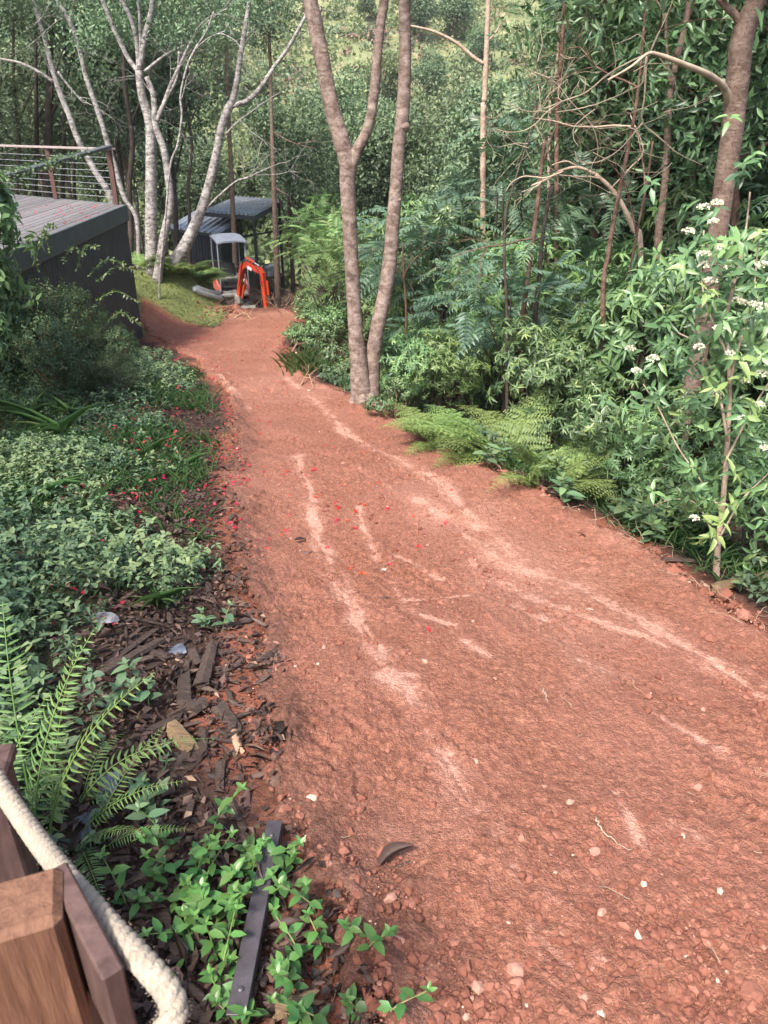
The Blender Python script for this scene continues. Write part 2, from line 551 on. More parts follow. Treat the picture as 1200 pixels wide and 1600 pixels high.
M['fern'] = leaf_mat('fern_green', [(0, (.04, .07, .018)), (.5, (.095, .175, .04)), (1, (.20, .29, .07))], .5, .35, .35)
M['sword_fern'] = leaf_mat('sword_fern_green', [(0, (.03, .08, .03)), (.5, (.075, .16, .05)), (1, (.18, .30, .06))], .45, .35, .4)
M['grass'] = leaf_mat('grass_green', [(0, (.03, .085, .022)), (.6, (.07, .16, .04)), (1, (.20, .26, .08))], .5, .35, .4)
M['lawn'] = leaf_mat('lawn_grass', [(0, (.08, .12, .03)), (.6, (.16, .20, .06)), (1, (.28, .28, .12))], .6, .3, .3)
M['petal'] = leaf_mat('red_petal', [(0, (.36, .018, .02)), (.6, (.55, .03, .035)), (1, (.70, .07, .05))], .5, .3, .3, (.5, .02, .02), 1.0)
M['flower'] = leaf_mat('white_flower', [(0, (.60, .62, .40)), (1, (.82, .80, .66))], .6, .3, .3, (.7, .7, .5))
M['dead_leaf'] = leaf_mat('dead_leaf', [(0, (.024, .014, .012)), (.5, (.075, .040, .031)), (.85, (.18, .105, .075)), (1, (.38, .24, .15))], .6, .1, .3, (.2, .1, .04))
M['bark_pink'] = bark_mat('bark_ringed', (.060, .042, .035), (.185, .128, .104), (.37, .29, .25), 1.6, 9, (.40, .62), 40, lent=.25)
M['bark_white'] = bark_mat('bark_white', (.055, .048, .045), (.27, .245, .23), (.52, .49, .465), 1.6, 9, (.44, .60), 30)
M['bark_brown'] = bark_mat('bark_brown', (.05, .033, .025), (.15, .10, .078), (.26, .19, .155), 1.5, 12, (.4, .65), 40, lent=.25)
M['bark_dark'] = bark_mat('bark_dark', (.02, .016, .013), (.065, .05, .04), (.13, .105, .09), .6, 9, (.42, .7), 25, lent=.2)
M['bark_red'] = bark_mat('bark_reddish', (.055, .030, .022), (.145, .080, .058), (.26, .17, .13), 1.0, 12, (.42, .66), 40, lent=.2)
M['bark_tan'] = bark_mat('bark_tan', (.18, .12, .09), (.38, .28, .21), (.52, .42, .33), 1.0, 8, (.4, .65), 30, lent=.15)
M['dead_twig'] = plain('dead_twig', (.33, .26, .19), .8, var=.35, scale=14, bumps=.4)
M['root'] = plain('root_fibre', (.32, .20, .13), .9, var=.45, scale=10, bumps=.6)
M['stem'] = plain('green_stem', (.12, .20, .045), .55, var=.3, scale=20, bumps=0)
M['stem_tan'] = plain('tan_stem', (.30, .26, .12), .55, var=.25, scale=20, bumps=0)
M['stem_brown'] = plain('brown_stem', (.13, .08, .05), .8, var=.4, scale=18, bumps=.3)
M['chunk'] = wood_mat('rotting_wood', (.022, .014, .012), (.13, .088, .07), (2, 22, 22), 6, .85, .9)
M['chunk_light'] = wood_mat('split_wood', (.10, .062, .035), (.36, .245, .14), (2, 22, 22), 6, .8, .8)
M['stone'] = plain('stone_pale', (.40, .24, .19), .85, var=.4, scale=9, bumps=.6, bscale=80)
M['stone_grey'] = plain('stone_grey', (.19, .185, .20), .85, var=.25, scale=9, bumps=.5, bscale=60)
M['steel'] = plain('weathered_steel', (.085, .072, .078), .5, metal=.45, var=.45, scale=14, bumps=.4, bscale=120, bdist=.002)
# ------------------------------------------------------------------ the ground
def grid_mesh(X, Y, Z, keep=None):
    r, c = X.shape
    idx = np.arange(r * c).reshape(r, c)
    Q = np.stack([idx[:-1, :-1], idx[:-1, 1:], idx[1:, 1:], idx[1:, :-1]], -1).reshape(-1, 4)
    V = np.stack([X, Y, Z], -1).reshape(-1, 3)
    if keep is not None:
        k = keep.reshape(-1)
        Q = Q[k[Q].all(1)]
        used = np.unique(Q); mp = np.zeros(len(V), np.int64); mp[used] = np.arange(len(used))
        return V[used], mp[Q], used
    return V, Q, np.arange(len(V))

def add_attr(me, name, val):
    a = me.attributes.new(name, 'FLOAT', 'POINT'); a.data.foreach_set('value', np.asarray(val, np.float32).ravel())

ys = np.concatenate([np.linspace(-14, .6, 50)[:-1], .6 + (np.exp(np.linspace(0, 1, 400) * 3.9) - 1) / (math.exp(3.9) - 1) * 200])
us = np.linspace(-1, 1, 300)
GY, GU = np.meshgrid(ys, us, indexing='ij')
GX = GU * (5.5 + .95 * np.abs(GY)) * (0.35 + 0.65 * np.abs(GU))
sd = poly_sd(GX, GY)
GZ = land(GX, GY) - .12 * smooth(.02, .25, sd)
near = smooth(14, 3, np.hypot(GX, GY))
GZ = GZ + near * (.03 * fbm(GX * 3, GY * 3, 31, 3) + .02 * fbm(GX * 14, GY * 14, 41, 3))
# spoil piled beside the far end of the track, and the little earth step along its right edge
def bumpat(x, y, cx, cy, sx, sy, h): return h * np.exp(-((x - cx) / sx) ** 2 - ((y - cy) / sy) ** 2)
_mx, _my = on_plane(356, 494)
def spoil(x, y):
    return bumpat(x, y, _mx, _my, .5, .8, .22) * (1 + .8 * fbm(x * 5, y * 5, 51, 3)) + bumpat(x, y, _mx + 2.6, _my + 3.3, .9, .8, .18)
GZ = GZ + spoil(GX, GY)
V, Q, _ = grid_mesh(GX, GY, GZ)
mb = MB(); mb.add(V, None, Q)

m, nt, b = mat_new('forest_floor')
v = mapped(nt)
n1 = noise_tex(nt, v, 9, 8, .7); n2 = noise_tex(nt, v, 1.4, 4); n3 = noise_tex(nt, v, 45, 4, .7)
litter = ramp(nt, n1, [(.3, (.022, .013, .011)), (.55, (.060, .036, .028)), (.75, (.12, .075, .055))])
dirt = ramp(nt, n1, [(.3, (.15, .055, .035)), (.55, (.24, .088, .056)), (.8, (.33, .14, .095))])
c = mixc(nt, attr(nt, 'dirt'), litter, dirt)
green = ramp(nt, n1, [(.3, (.025, .05, .018)), (.6, (.06, .09, .03)), (.8, (.13, .10, .05))])
c = mixc(nt, attr(nt, 'mossy'), c, green)
lawnc = ramp(nt, n3, [(.3, (.10, .13, .04)), (.6, (.20, .22, .08)), (.8, (.30, .24, .14))])
c = mixc(nt, attr(nt, 'lawn'), c, lawnc)
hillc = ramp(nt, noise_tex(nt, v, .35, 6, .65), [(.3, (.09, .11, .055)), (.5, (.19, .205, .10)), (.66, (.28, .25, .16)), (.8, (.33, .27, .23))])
c = mixc(nt, attr(nt, 'hill'), c, hillc)
nt.links.new(c, b.inputs['Base Color']); b.inputs['Roughness'].default_value = .95; b.inputs['Specular IOR Level'].default_value = .15
bump(nt, b, math_(nt, 'ADD', n3, n1), .8, .03)
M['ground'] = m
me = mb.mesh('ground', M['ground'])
jit = .35 * fbm(GX * 1.6, GY * 1.6, 61, 4)
lx, ly = on_plane(275, 478)
lawn = smooth(1.25, .8, np.hypot((GX - lx) / 1.6, (GY - ly) / 2.9) + .3 * fbm(GX, GY, 71, 3)) * smooth(.05, -.25, sd)
add_attr(me, 'dirt', smooth(-.22, .02, sd + jit * 1.2) + smooth(.12, .3, spoil(GX, GY)))
add_attr(me, 'mossy', smooth(-.5, -1.6, sd + jit) * .8 * (GX < xl(GY)) * smooth(25, 18, GY))
add_attr(me, 'lawn', lawn)
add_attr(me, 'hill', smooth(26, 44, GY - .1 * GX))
o = link('ground', me); tag(o, 'leaf littered sloping forest ground falling away to a pale hillside', None, None, 'structure')

# ------------------------------------------------------------------ the cleared red track
STREAKS = [([(340, 586), (372, 618), (390, 640)], 7), ([(445, 590), (478, 616), (505, 638), (540, 676), (562, 692), (585, 708), (615, 718), (650, 740), (690, 760), (725, 800), (760, 832), (800, 858), (850, 885)], 10),
           ([(655, 785), (712, 818), (745, 848), (790, 872), (840, 892), (885, 903), (950, 938), (1010, 975), (1100, 1030), (1200, 1092)], 22), ([(735, 870), (760, 890), (800, 908), (850, 940), (905, 962), (960, 985), (1040, 1012), (1100, 1040)], 13),
           ([(462, 715), (480, 755), (490, 800), (500, 838), (520, 885), (540, 920), (560, 965), (580, 1010), (600, 1060), (634, 1098), (655, 1140), (676, 1175), (705, 1220), (735, 1270), (770, 1330), (800, 1400)], 15),
           ([(636, 1100), (655, 1140), (672, 1170)], 20), ([(680, 1175), (705, 1220), (735, 1270), (745, 1285)], 26), ([(590, 1060), (650, 1068)], 12),
           ([(560, 790), (575, 840), (600, 885), (640, 950), (700, 985), (760, 1034)], 9), ([(660, 965), (706, 985)], 14), ([(722, 1010), (760, 1034)], 11), ([(800, 942), (858, 975)], 15), ([(620, 860), (690, 900)], 8), ([(660, 735), (760, 800)], 6),
           ([(900, 1040), (985, 1062)], 14), ([(1140, 1190), (1190, 1212)], 16), ([(835, 1480), (880, 1520)], 40), ([(940, 1530), (1010, 1590)], 26), ([(800, 1350), (740, 1300)], 16), ([(480, 880), (515, 895)], 12), ([(415, 1000), (430, 1045)], 10),
           ([(1000, 1330), (960, 1250)], 14), ([(545, 945), (640, 935), (730, 925)], 6), ([(1050, 1300), (1100, 1330)], 16), ([(860, 1430), (800, 1380)], 18), ([(900, 1190), (1010, 1230)], 10), ([(1020, 1120), (1130, 1180)], 10)]
def scrape_mask(x, y):
    s = np.zeros_like(x)
    for w_i, (pts, w) in enumerate(STREAKS):
        g = np.array([on_plane(*p) for p in pts])
        q0 = on_plane(pts[0][0] - w / 2, pts[0][1]); q1 = on_plane(pts[0][0] + w / 2, pts[0][1])
        wm = abs(q1[0] - q0[0]) * .62
        lo = g.min(0) - 4 * wm - .1; hi = g.max(0) + 4 * wm + .1
        k = (x > lo[0]) & (x < hi[0]) & (y > lo[1]) & (y < hi[1])
        xx, yy = x[k], y[k]; best = np.full(xx.shape, 1e9); U = np.zeros(xx.shape); VV = np.zeros(xx.shape); acc = 0
        xx = xx + wm * .55 * fbm(xx * 6, yy * 6, 83, 4); yy = yy + wm * .55 * fbm(xx * 6, yy * 6, 85, 4)
        for (x0, y0), (x1, y1) in zip(g[:-1], g[1:]):
            dx, dy = x1 - x0, y1 - y0; L = math.hypot(dx, dy)
            t = np.clip(((xx - x0) * dx + (yy - y0) * dy) / (L * L), 0, 1)
            d = np.hypot(xx - x0 - t * dx, yy - y0 - t * dy); sg = np.sign((xx - x0) * dy - (yy - y0) * dx)
            m_ = d < best; best = np.where(m_, d, best); U = np.where(m_, acc + t * L, U); VV = np.where(m_, sg * d, VV); acc += L
        brk = fbm(U * 1.6 + 7 * w_i, U * 0 + 3.3 * w_i, 301, 3)                 # the streak comes and goes along its length
        hair = fbm(U * 4 + w_i, VV * 42, 305, 4, .6)                            # fine scratches along it
        s[k] = np.maximum(s[k], np.exp(-(best / wm) ** 2 * .8) * np.clip(.78 + 1.3 * brk + 1.1 * hair, 0, 1.5))
    n = fbm(x * 6, y * 6, 81, 6, .68)
    n2 = fbm(x * 40, y * 40, 87, 3)
    core = smooth(.40, 1.15, s * (1.0 + 1.1 * n + .6 * n2))
    dust = .35 * smooth(.10, .9, np.sqrt(np.maximum(s, 0)) * (.75 + 1.1 * n + .5 * n2)) + .22 * smooth(.12, .5, fbm(x * 1.1, y * .7, 311, 5, .6))
    return np.clip(np.maximum(core, dust), 0, 1)

ry = .55 + (np.exp(np.linspace(0, 1, 880) * 3.1) - 1) / (math.exp(3.1) - 1) * 27.5
ru = np.linspace(-1, 1, 640)
RY, RU = np.meshgrid(ry, ru, indexing='ij')
RX = np.where(RU < 0, RU * (1.3 + .34 * RY), RU * (2.4 + .12 * RY)) - .035 * RY
sdr = poly_sd(RX, RY)
edge_n = .10 * fbm(RX * 2.2, RY * 2.2, 91, 3) + .06 * fbm(RX * 11, RY * 11, 95, 3)
left_soft = smooth(.4, -.4, RX - (xl(RY) + xr(RY)) / 2)
sde = sdr + edge_n * (1 + 1.2 * left_soft)
scr = scrape_mask(RX, RY)
rough_ = 1 - .85 * scr
lumpy = smooth(-.25, .35, fbm(RX * 1.3, RY * 1.3, 101, 3))
def track_z(x, y, sde, rough_, lumpy, fine=True):
    z = land(x, y) + spoil(x, y) + .012
    z = z + .035 * fbm(x * .9 + 3, y * .9, 103, 3)
    z = z + rough_ * (.022 * fbm(x * 5, y * 5, 107, 3) * (.4 + lumpy))
    if fine:
        z = z + rough_ * (.018 * np.abs(fbm(x * 13 + 2 * fbm(x * 3, y * 3, 320, 2), y * 11, 109, 3)) * (.1 + 1.9 * lumpy ** 1.5) + .022 * np.maximum(fbm(x * 34, y * 34, 113, 3) - .05, 0) * (.5 + 1.3 * lumpy) + .011 * np.maximum(vnoise(x * 95, y * 95, 117), -.1) + .006 * vnoise(x * 190, y * 190, 118))
        al = fbm((x * .92 + y * .38) * 9, (y * .92 - x * .38) * 1.1, 325, 3)          # faint drag lines left by the blade
        z = z + .016 * al * smooth(9, 3, y)
    z = z + .05 * np.exp(-((sde - .10) / .10) ** 2) * (.5 + fbm(x * 3, y * 3, 119, 3))
    # wheel and claw grooves left by the machine near the viewer
    ph = (x * .86 + y * .5) * 5.2 + 1.5 * fbm(x * 1.2, y * 1.2, 121, 2)
    z = z - .014 * smooth(.80, .98, np.sin(ph)) * smooth(4.2, 2.2, y) * smooth(.2, .9, x) * lumpy
    return z - .14 * smooth(.06, -.06, sde)
RZ = track_z(RX, RY, sde, rough_, lumpy)
V, Q, used = grid_mesh(RX, RY, RZ, sde > -.055)
mb = MB(); mb.add(V, None, Q)
m, nt, b = mat_new('red_soil')
v = mapped(nt)
n1 = noise_tex(nt, v, 26, 8, .72); n2 = noise_tex(nt, v, 1.3, 5, .6); n3 = noise_tex(nt, v, 120, 3, .7)
soil = ramp(nt, n1, [(.28, (.115, .043, .028)), (.5, (.232, .093, .059)), (.74, (.36, .168, .113))])
soil = mixc(nt, ramp(nt, n2, [(.35, (0, 0, 0)), (.7, (.6, .6, .6))]), soil, (.29, .130, .096))
edge_c = ramp(nt, n1, [(.3, (.07, .032, .024)), (.7, (.19, .09, .065))])
soil = mixc(nt, attr(nt, 'dark_edge'), soil, edge_c)
pale = ramp(nt, n1, [(.3, (.35, .160, .112)), (.6, (.50, .275, .21))])
c = mixc(nt, attr(nt, 'scrape'), soil, pale)
nt.links.new(c, b.inputs['Base Color']); b.inputs['Roughness'].default_value = .9; b.inputs['Specular IOR Level'].default_value = .2
vb = [N_(nt, 'ShaderNodeTexVoronoi', i_Scale=sc_) for sc_ in (62, 150)]
for q in vb: nt.links.new(v, q.inputs['Vector'])
sepv = [N_(nt, 'ShaderNodeSeparateColor') for q in vb]
for q, s_ in zip(vb, sepv): nt.links.new(q.outputs['Color'], s_.inputs[0])
grain = math_(nt, 'ADD', math_(nt, 'MULTIPLY', sepv[0].outputs[0], .5), math_(nt, 'MULTIPLY', sepv[1].outputs[0], .5))
cg = mixc(nt, 1.0, c, ramp(nt, grain, [(.15, (.74, .72, .70)), (.5, (1.02, 1.02, 1.02)), (.85, (1.22, 1.23, 1.24))]), 'MULTIPLY')
nt.links.new(cg, b.inputs['Base Color'])
crumb = math_(nt, 'SUBTRACT', 1.0, math_(nt, 'ADD', vb[0].outputs['Distance'], math_(nt, 'MULTIPLY', vb[1].outputs['Distance'], .6)))
hsum = math_(nt, 'ADD', math_(nt, 'ADD', n3, math_(nt, 'MULTIPLY', n1, 1.5)), math_(nt, 'MULTIPLY', crumb, math_(nt, 'MULTIPLY', grain, 1.2)))
bump(nt, b, hsum, .8, .013)
M['soil'] = m
me = mb.mesh('dirt_track', M['soil'])
add_attr(me, 'scrape', scr.ravel()[used])
add_attr(me, 'dark_edge', (np.clip(smooth(.42, -.05, sde + .25 * fbm(RX * 3, RY * 3, 131, 3)) * left_soft * smooth(12, 7, RY), 0, .9)).ravel()[used])  # soil colour darkens towards the left edge of the near track
o = link('dirt_track', me); tag(o, 'freshly graded red earth track with pale scraped streaks running downhill', None, None, 'structure')

def track_surface(x, y):
    x = np.asarray(x, float); y = np.asarray(y, float)
    s = poly_sd(x, y)
    z1 = track_z(x, y, s + .08, np.full(x.shape, .8), np.full(x.shape, .5), False)
    return np.where(s > -.02, z1, land(x, y) + spoil(x, y))

def scatter_lumps(mb, P, R, rng, ic=ICO0, tint=None, rough=.35, flat=.7, nvar=14, sink=.42):
    k = rng.integers(0, nvar, len(P))
    for q in range(nvar):
        s = np.where(k == q)[0]
        if not len(s): continue
        v = lump(rng, ic, rough, flat)
        a = rng.random(len(s)) * 6.283; t = (rng.random(len(s)) - .5) * .9
        ca, sa, ct, st = np.cos(a), np.sin(a), np.cos(t), np.sin(t)
        x = v[None, :, 0]; y = v[None, :, 1] * ct[:, None] - v[None, :, 2] * st[:, None]; z = v[None, :, 1] * st[:, None] + v[None, :, 2] * ct[:, None]
        X = x * ca[:, None] - y * sa[:, None]; Y = x * sa[:, None] + y * ca[:, None]
        W = np.stack([X, Y, z], -1) * R[s][:, None, None] + P[s][:, None]
        W[:, :, 2] += R[s][:, None] * (.5 - sink)
        f = ic[1][None] + (np.arange(len(s)) * len(v))[:, None, None]
        tn = rng.random(len(s)) if tint is None else tint[s]
        mb.add(W.reshape(-1, 3), f.reshape(-1, 3), None, np.repeat(tn, len(v)))

def clod_mat():
    m, nt, b = mat_new('clods')
    c = ramp(nt, attr(nt), [(0, (.085, .034, .024)), (.5, (.185, .074, .050)), (.86, (.28, .128, .092)), (.94, (.44, .26, .20)), (1, (.56, .42, .34))])
    c = mixc(nt, math_(nt, 'MULTIPLY', noise_tex(nt, mapped(nt), 60, 4), .5), c, (.20, .07, .045))
    nt.links.new(c, b.inputs['Base Color']); b.inputs['Roughness'].default_value = .9; b.inputs['Specular IOR Level'].default_value = .2
    bump(nt, b, noise_tex(nt, mapped(nt), 220, 3), .4, .003)
    return m
M['clod'] = clod_mat()

def cam_samples(rng, n, y0, y1, x0f, x1f, p=1.0):
    """points on the ground, denser near the viewer"""
    u = rng.random(n)
    y = (y0 ** -p + u * (y1 ** -p - y0 ** -p)) ** (-1 / p)
    return rng.uniform(0, 1, n) * (x1f(y) - x0f(y)) + x0f(y), y

rng = np.random.default_rng(11)
x, y = cam_samples(rng, 220000, .8, 16, lambda y: -1.2 - .3 * y, lambda y: 2.6 + .05 * y, 1.1)
s = poly_sd(x, y)
dens = np.clip(.22 + 2.2 * fbm(x * 1.3, y * 1.3, 141, 5), .03, 1) + .5 * smooth(.35, .05, s)
k = (s > -.03) & (rng.random(len(x)) < dens) & (scrape_mask(x, y) < .4)
x, y = x[k][:52000], y[k][:52000]
R = np.clip(.0021 * (1 - rng.random(len(x))) ** -.62, .002, .020) * (1 + .05 * y)
P = np.stack([x, y, track_surface(x, y)], 1)
tn = np.clip(rng.normal(.50, .19, len(x)) + (rng.random(len(x)) < .03) * .45, 0, 1); mb = MB(); k = R < .0058
scatter_lumps(mb, P[k], R[k] * 1.15, rng, OCTA, tn[k]); scatter_lumps(mb, P[~k], R[~k], rng, ICO0, tn[~k])
o = link('gravel', mb.mesh('gravel', M['clod'], smooth_shade=False)); tag(o, 'loose red clods and gravel strewn over the dirt track', None, None, 'stuff')

# single stones lying on the track, each a thing
STONES = [(802, 1526, 26, 'pale pink stone lying alone near the bottom of the track', .97), (806, 1550, 24, 'pinkish stone touching the pale stone above it near the bottom of the track', .93),
          (938, 1437, 17, 'cream angular stone in the middle of the near track below the long groove', 1.0), (928, 1336, 18, 'flat cream stone upslope of the angular cream stone', .98),
          (1172, 1555, 30, 'large red lumpy clod in the bottom right of the track', .7), (1160, 1576, 16, 'small rust stone below the large red lumpy clod', .6),
          (1090, 1232, 13, 'pale stone with a shadow on the gravelly right part of the track', .96), (742, 1199, 10, 'pale pebble just right of the pale scraped strip', 1.0),
          (664, 1038, 9, 'white pebble on the track above the long pale scrape', 1.0), (773, 1066, 9, 'pinkish pebble on the open middle of the track', .95),
          (790, 950, 8, 'small rusty stone right of the central scrape', .8), (605, 1180, 8, 'small pale stone among the rubble left of the long scrape', .92),
          (540, 1080, 9, 'small pink stone upslope of the rubble cluster', .88), (430, 1012, 16, 'pale slab of stone stuck at the left edge of the track', .97),
          (386, 996, 9, 'whitish pebble at the top of the left edge rubble', 1.0), (470, 1295, 12, 'round rust pebble beside the leafy weeds', .75),
          (610, 1420, 20, 'pale flat chip of stone beside the weed with bare stems', .97), (560, 1395, 18, 'brick red chip of stone between the weeds and the open track', .55),
          (668, 855, 7, 'tiny pale pebble on the middle of the track', .96), (850, 1235, 9, 'grey pink pebble right of the lower scrape', .95),
          (1000, 1180, 10, 'rust stone on the gravelly right part of the track', .8), (705, 1500, 11, 'small red stone in the lower middle of the track', .7),
          (625, 1350, 8, 'little rust clod by the dead twig on the track', .7), (1060, 1465, 12, 'flat pink stone left of the short dark groove', .9),
          (1110, 1000, 20, 'red clod on the crumbling right edge of the track', .6), (912, 948 + 30, 10, 'pale clod beside the right scraped strip', .85)]
for px, py, w, lab, tn in STONES:
    g = on_ground(px, py); D = (g - EYE) @ FWD
    r = w * D / FPX * .62
    mb = MB(); lm = lump(rng, ICO2, .10, .72)
    a = rng.random() * 6.28
    z = float(track_surface([g[0]], [g[1]])[0])
    mb.add(lm @ rotz(a).T * r + np.array([0, 0, r * .2]), ICO2[1], None, tn * .93)
    o = link('stone', mb.mesh('stone', M['clod'], smooth_shade=False), None, (g[0], g[1], z)); tag(o, lab, 'stone', 'stones lying on the track')

# crumbled spoil along both edges of the track and at its far end
rng = np.random.default_rng(12)
_EDP = [np.array(on_plane(*e)) for e in R_EDGE]
P = []; R = []
for _ in range(2600):
    if rng.random() < .6:
        i = rng.integers(0, 15); a = _EDP[i]; b2 = _EDP[min(i + 1, 15)]
        t = rng.random(); p = a + (b2 - a) * t + rng.normal(size=2) * (.05 + .006 * a[1]); sc = 1
        if fbm(np.array([p[0] * 1.2]), np.array([p[1] * 1.2]), 151, 3)[0] < -.10: continue
    else:
        p = np.array([_mx, _my]) + rng.normal(size=2) * np.array([.35, .55]); sc = 1.5
    P.append((p[0], p[1], float(track_surface([p[0]], [p[1]])[0]))); R.append(.0075 * sc * (1 - rng.random()) ** -.45)
P = np.array(P); R = np.clip(np.array(R), .006, .06)
mb = MB(); scatter_lumps(mb, P, R, rng, tint=np.clip(rng.normal(.45, .25, len(P)), 0, 1))
o = link('rubble', mb.mesh('rubble', M['clod'], smooth_shade=False)); tag(o, 'crumbly soil rubble heaped along the track edges and beside the excavator', None, None, 'stuff')

# ------------------------------------------------------------------ plant builders
def whorls(mb, kind, C, A, nl, L, W, rng, tint, elev=(-.25, .55), spread=.0, curl=1.0):
    """rosettes of nl leaves at the twig tips C with axes A"""
    n = len(C); A = unit(A)
    ref = np.where(np.abs(A[:, 2:3]) < .9, np.array([[0, 0, 1.0]]), np.array([[1.0, 0, 0]]))
    u = unit(np.cross(ref, A)); w = np.cross(A, u)
    ph0 = rng.random(n) * 6.28
    for i in range(nl):
        ph = ph0 + i * 2.39996 + rng.normal(size=n) * .2
        e = rng.uniform(elev[0], elev[1], n) + .5 * (i / nl - .5)
        rad = u * np.cos(ph)[:, None] + w * np.sin(ph)[:, None]
        D = rad * np.cos(e)[:, None] + A * np.sin(e)[:, None]
        D[:, 2] -= rng.uniform(-.02, .42, n)
        Nn = A * np.cos(e)[:, None] - rad * np.sin(e)[:, None] + rng.normal(size=(n, 3)) * .18
        l = L * rng.uniform(.7, 1.15, n) * (1 - .35 * i / nl)
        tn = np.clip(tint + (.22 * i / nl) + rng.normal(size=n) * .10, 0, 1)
        k = rng.random(n) < .88
        leaves(mb, kind, (C + A * (spread * (i / nl - .5)))[k], D[k], Nn[k], l[k], (W * l / L * rng.uniform(.8, 1.25, n))[k], tn[k], curl=curl * rng.uniform(.2, 2.4, k.sum()))

def blob_points(rng, n, rad, nb=9, shell=.5, centre=(0, 0, 0)):
    """points and outward axes spread through a lumpy cloud of sub-clumps"""
    rad = np.asarray(rad, float)
    cb = randunit(rng, nb) * rng.uniform(.25, .72, (nb, 1)); sb = rng.uniform(.32, .52, nb)
    k = rng.integers(0, nb, n)
    d = randunit(rng, n); d[:, 2] = np.where(rng.random(n) < .35, np.abs(d[:, 2]), d[:, 2])
    p = cb[k] + d * (sb[k] * (shell + (1 - shell) * rng.random(n) ** .5))[:, None]
    A = unit(d * .8 + unit(p) * .5 + np.array([0, 0, .45]))
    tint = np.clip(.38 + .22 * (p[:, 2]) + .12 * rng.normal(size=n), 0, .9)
    return p * rad + np.asarray(centre, float), A, tint

def pinnate(mb, P, D, L, rng, pairs=9, ll=.30, lw=.075, tint=.4, kind='lance', mat=0, droop=.35, rach=True, taper=True):
    """feathered leaves: rachis from P along D, length L, leaflets on both sides"""
    n = len(P); D = unit(D)
    L = np.broadcast_to(np.asarray(L, float), (n,)); tint = np.broadcast_to(np.asarray(tint, float), (n,))
    S = unit(np.cross(D, np.array([[0, 0, 1.0]])) + 1e-6)
    Z = np.cross(S, D)
    for i in range(pairs):
        t = .14 + .84 * (i + .5) / pairs
        p = P + D * (t * L)[:, None] - np.array([[0, 0, 1.0]]) * (droop * t * t * L)[:, None]
        d = unit(D - np.array([[0, 0, 1.0]]) * (2 * droop * t))
        f = (1 - .55 * abs(t - .4) * 1.3) if taper else 1
        f = f * (1 if t < .85 else .8)
        for s in (-1, 1):
            dd = S * s * .86 + d * .42 - Z * .10 + rng.normal(size=(n, 3)) * .07
            leaves(mb, kind, p, dd, Z + rng.normal(size=(n, 3)) * .12, ll * L * f, lw * L * f, np.clip(tint + rng.normal(size=n) * .06, 0, 1), mat)
    if rach:
        for q in range(n):
            t = np.linspace(0, 1, 5)[:, None]
            tube(mb, P[q] + D[q] * t * L[q] - np.array([0, 0, 1.0]) * droop * t * t * L[q], np.linspace(.006, .002, 5) * L[q] / .6, 3, tint[q] + .2, mat, cap=False)

def frond_mesh(name, mat, L, pairs, ll, lw, rng, sub=0, droop=.4, tint=.5, width=1.0, tip=1.0):
    """one fern frond from the origin, rising along +z and arching to +x"""
    mb = MB()
    t = np.linspace(0, 1, 9)
    path = np.stack([L * (.25 * t + droop * t ** 2.2), 0 * t, L * (.95 * t - droop * .75 * t ** 2.4)], 1)
    tube(mb, path, np.linspace(.0042, .001, 9) * (L / .7) ** .5, 4, min(1, tint + .35), cap=False)
    for i in range(pairs):
        u = (.10 if not sub else .22) + (.9 if not sub else .78) * (i + .5) / pairs
        p = np.array([np.interp(u, t, path[:, k]) for k in range(3)])
        d = unit(np.array([np.interp(min(1, u + .03), t, path[:, k]) - np.interp(max(0, u - .03), t, path[:, k]) for k in range(3)]))
        side = np.array([0, 1.0, 0]); nrm = np.cross(d, side)
        prof = min(1, .45 + 2.2 * u) * (1 - u) ** .45 if not sub else (1 - u) ** .75 * 1.15
        for s in (-1, 1):
            D = unit(side * s * .93 + d * .35 + nrm * rng.uniform(-.22, .12) + rng.normal(size=3) * .05)
            l = ll * L * prof * width * rng.uniform(.9, 1.1)
            if not sub:
                leaves(mb, 'lance', p[None], D[None], (nrm + rng.normal(size=3) * .15)[None], l, lw * L * min(1, prof + .25), np.clip(tint + .2 * u + rng.normal() * .07, 0, 1))
            else:
                m_ = max(4, int(sub * prof)); uu = (np.arange(m_) + .4) / m_
                q = p + D * (uu * l)[:, None] - np.array([0, 0, 1.0]) * (.18 * uu ** 2 * l)[:, None]
                sd_ = unit(np.cross(nrm, D))
                for s2 in (-1, 1):
                    dl = sd_ * s2 * .85 + D * .5 + rng.normal(size=(m_, 3)) * .06
                    leaves(mb, 'rhomb', q, dl, np.repeat(nrm[None], m_, 0) + rng.normal(size=(m_, 3)) * .15, l * .30 * (1 - uu) ** .7 + .008, l * .125 * (1 - .5 * uu), np.clip(tint + .25 * u + rng.normal(size=m_) * .08, 0, 1))
                tube(mb, [p, p + D * l * .5 - np.array([0, 0, .045 * l]), p + D * l - np.array([0, 0, .18 * l])], [.0016, .001, .0005], 3, min(1, tint + .3), cap=False)
    return mb.mesh(name, mat)

def px_path(pts, Y, n=None, wscale=1.0):
    """a limb traced by (px, py, width in px) at Y metres ahead (number or list)"""
    ysx = np.broadcast_to(np.asarray(Y, float), (len(pts),))
    P = []; R = []
    for (px, py, w), yy in zip(pts, ysx):
        p = at_y(px, py, yy); P.append(p); R.append(w * .5 * ((p - EYE) @ FWD) / FPX * wscale)
    P = np.array(P); R = np.array(R)
    n = n or len(pts) * 5
    S = spline(P, n)
    return S, np.interp(np.linspace(0, 1, n), np.linspace(0, 1, len(R)), R)

def jitter_path(S, R, rng, amp=.25):
    return S + rng.normal(size=S.shape) * (R * amp)[:, None], R * (1 + rng.normal(size=len(R)) * .012)

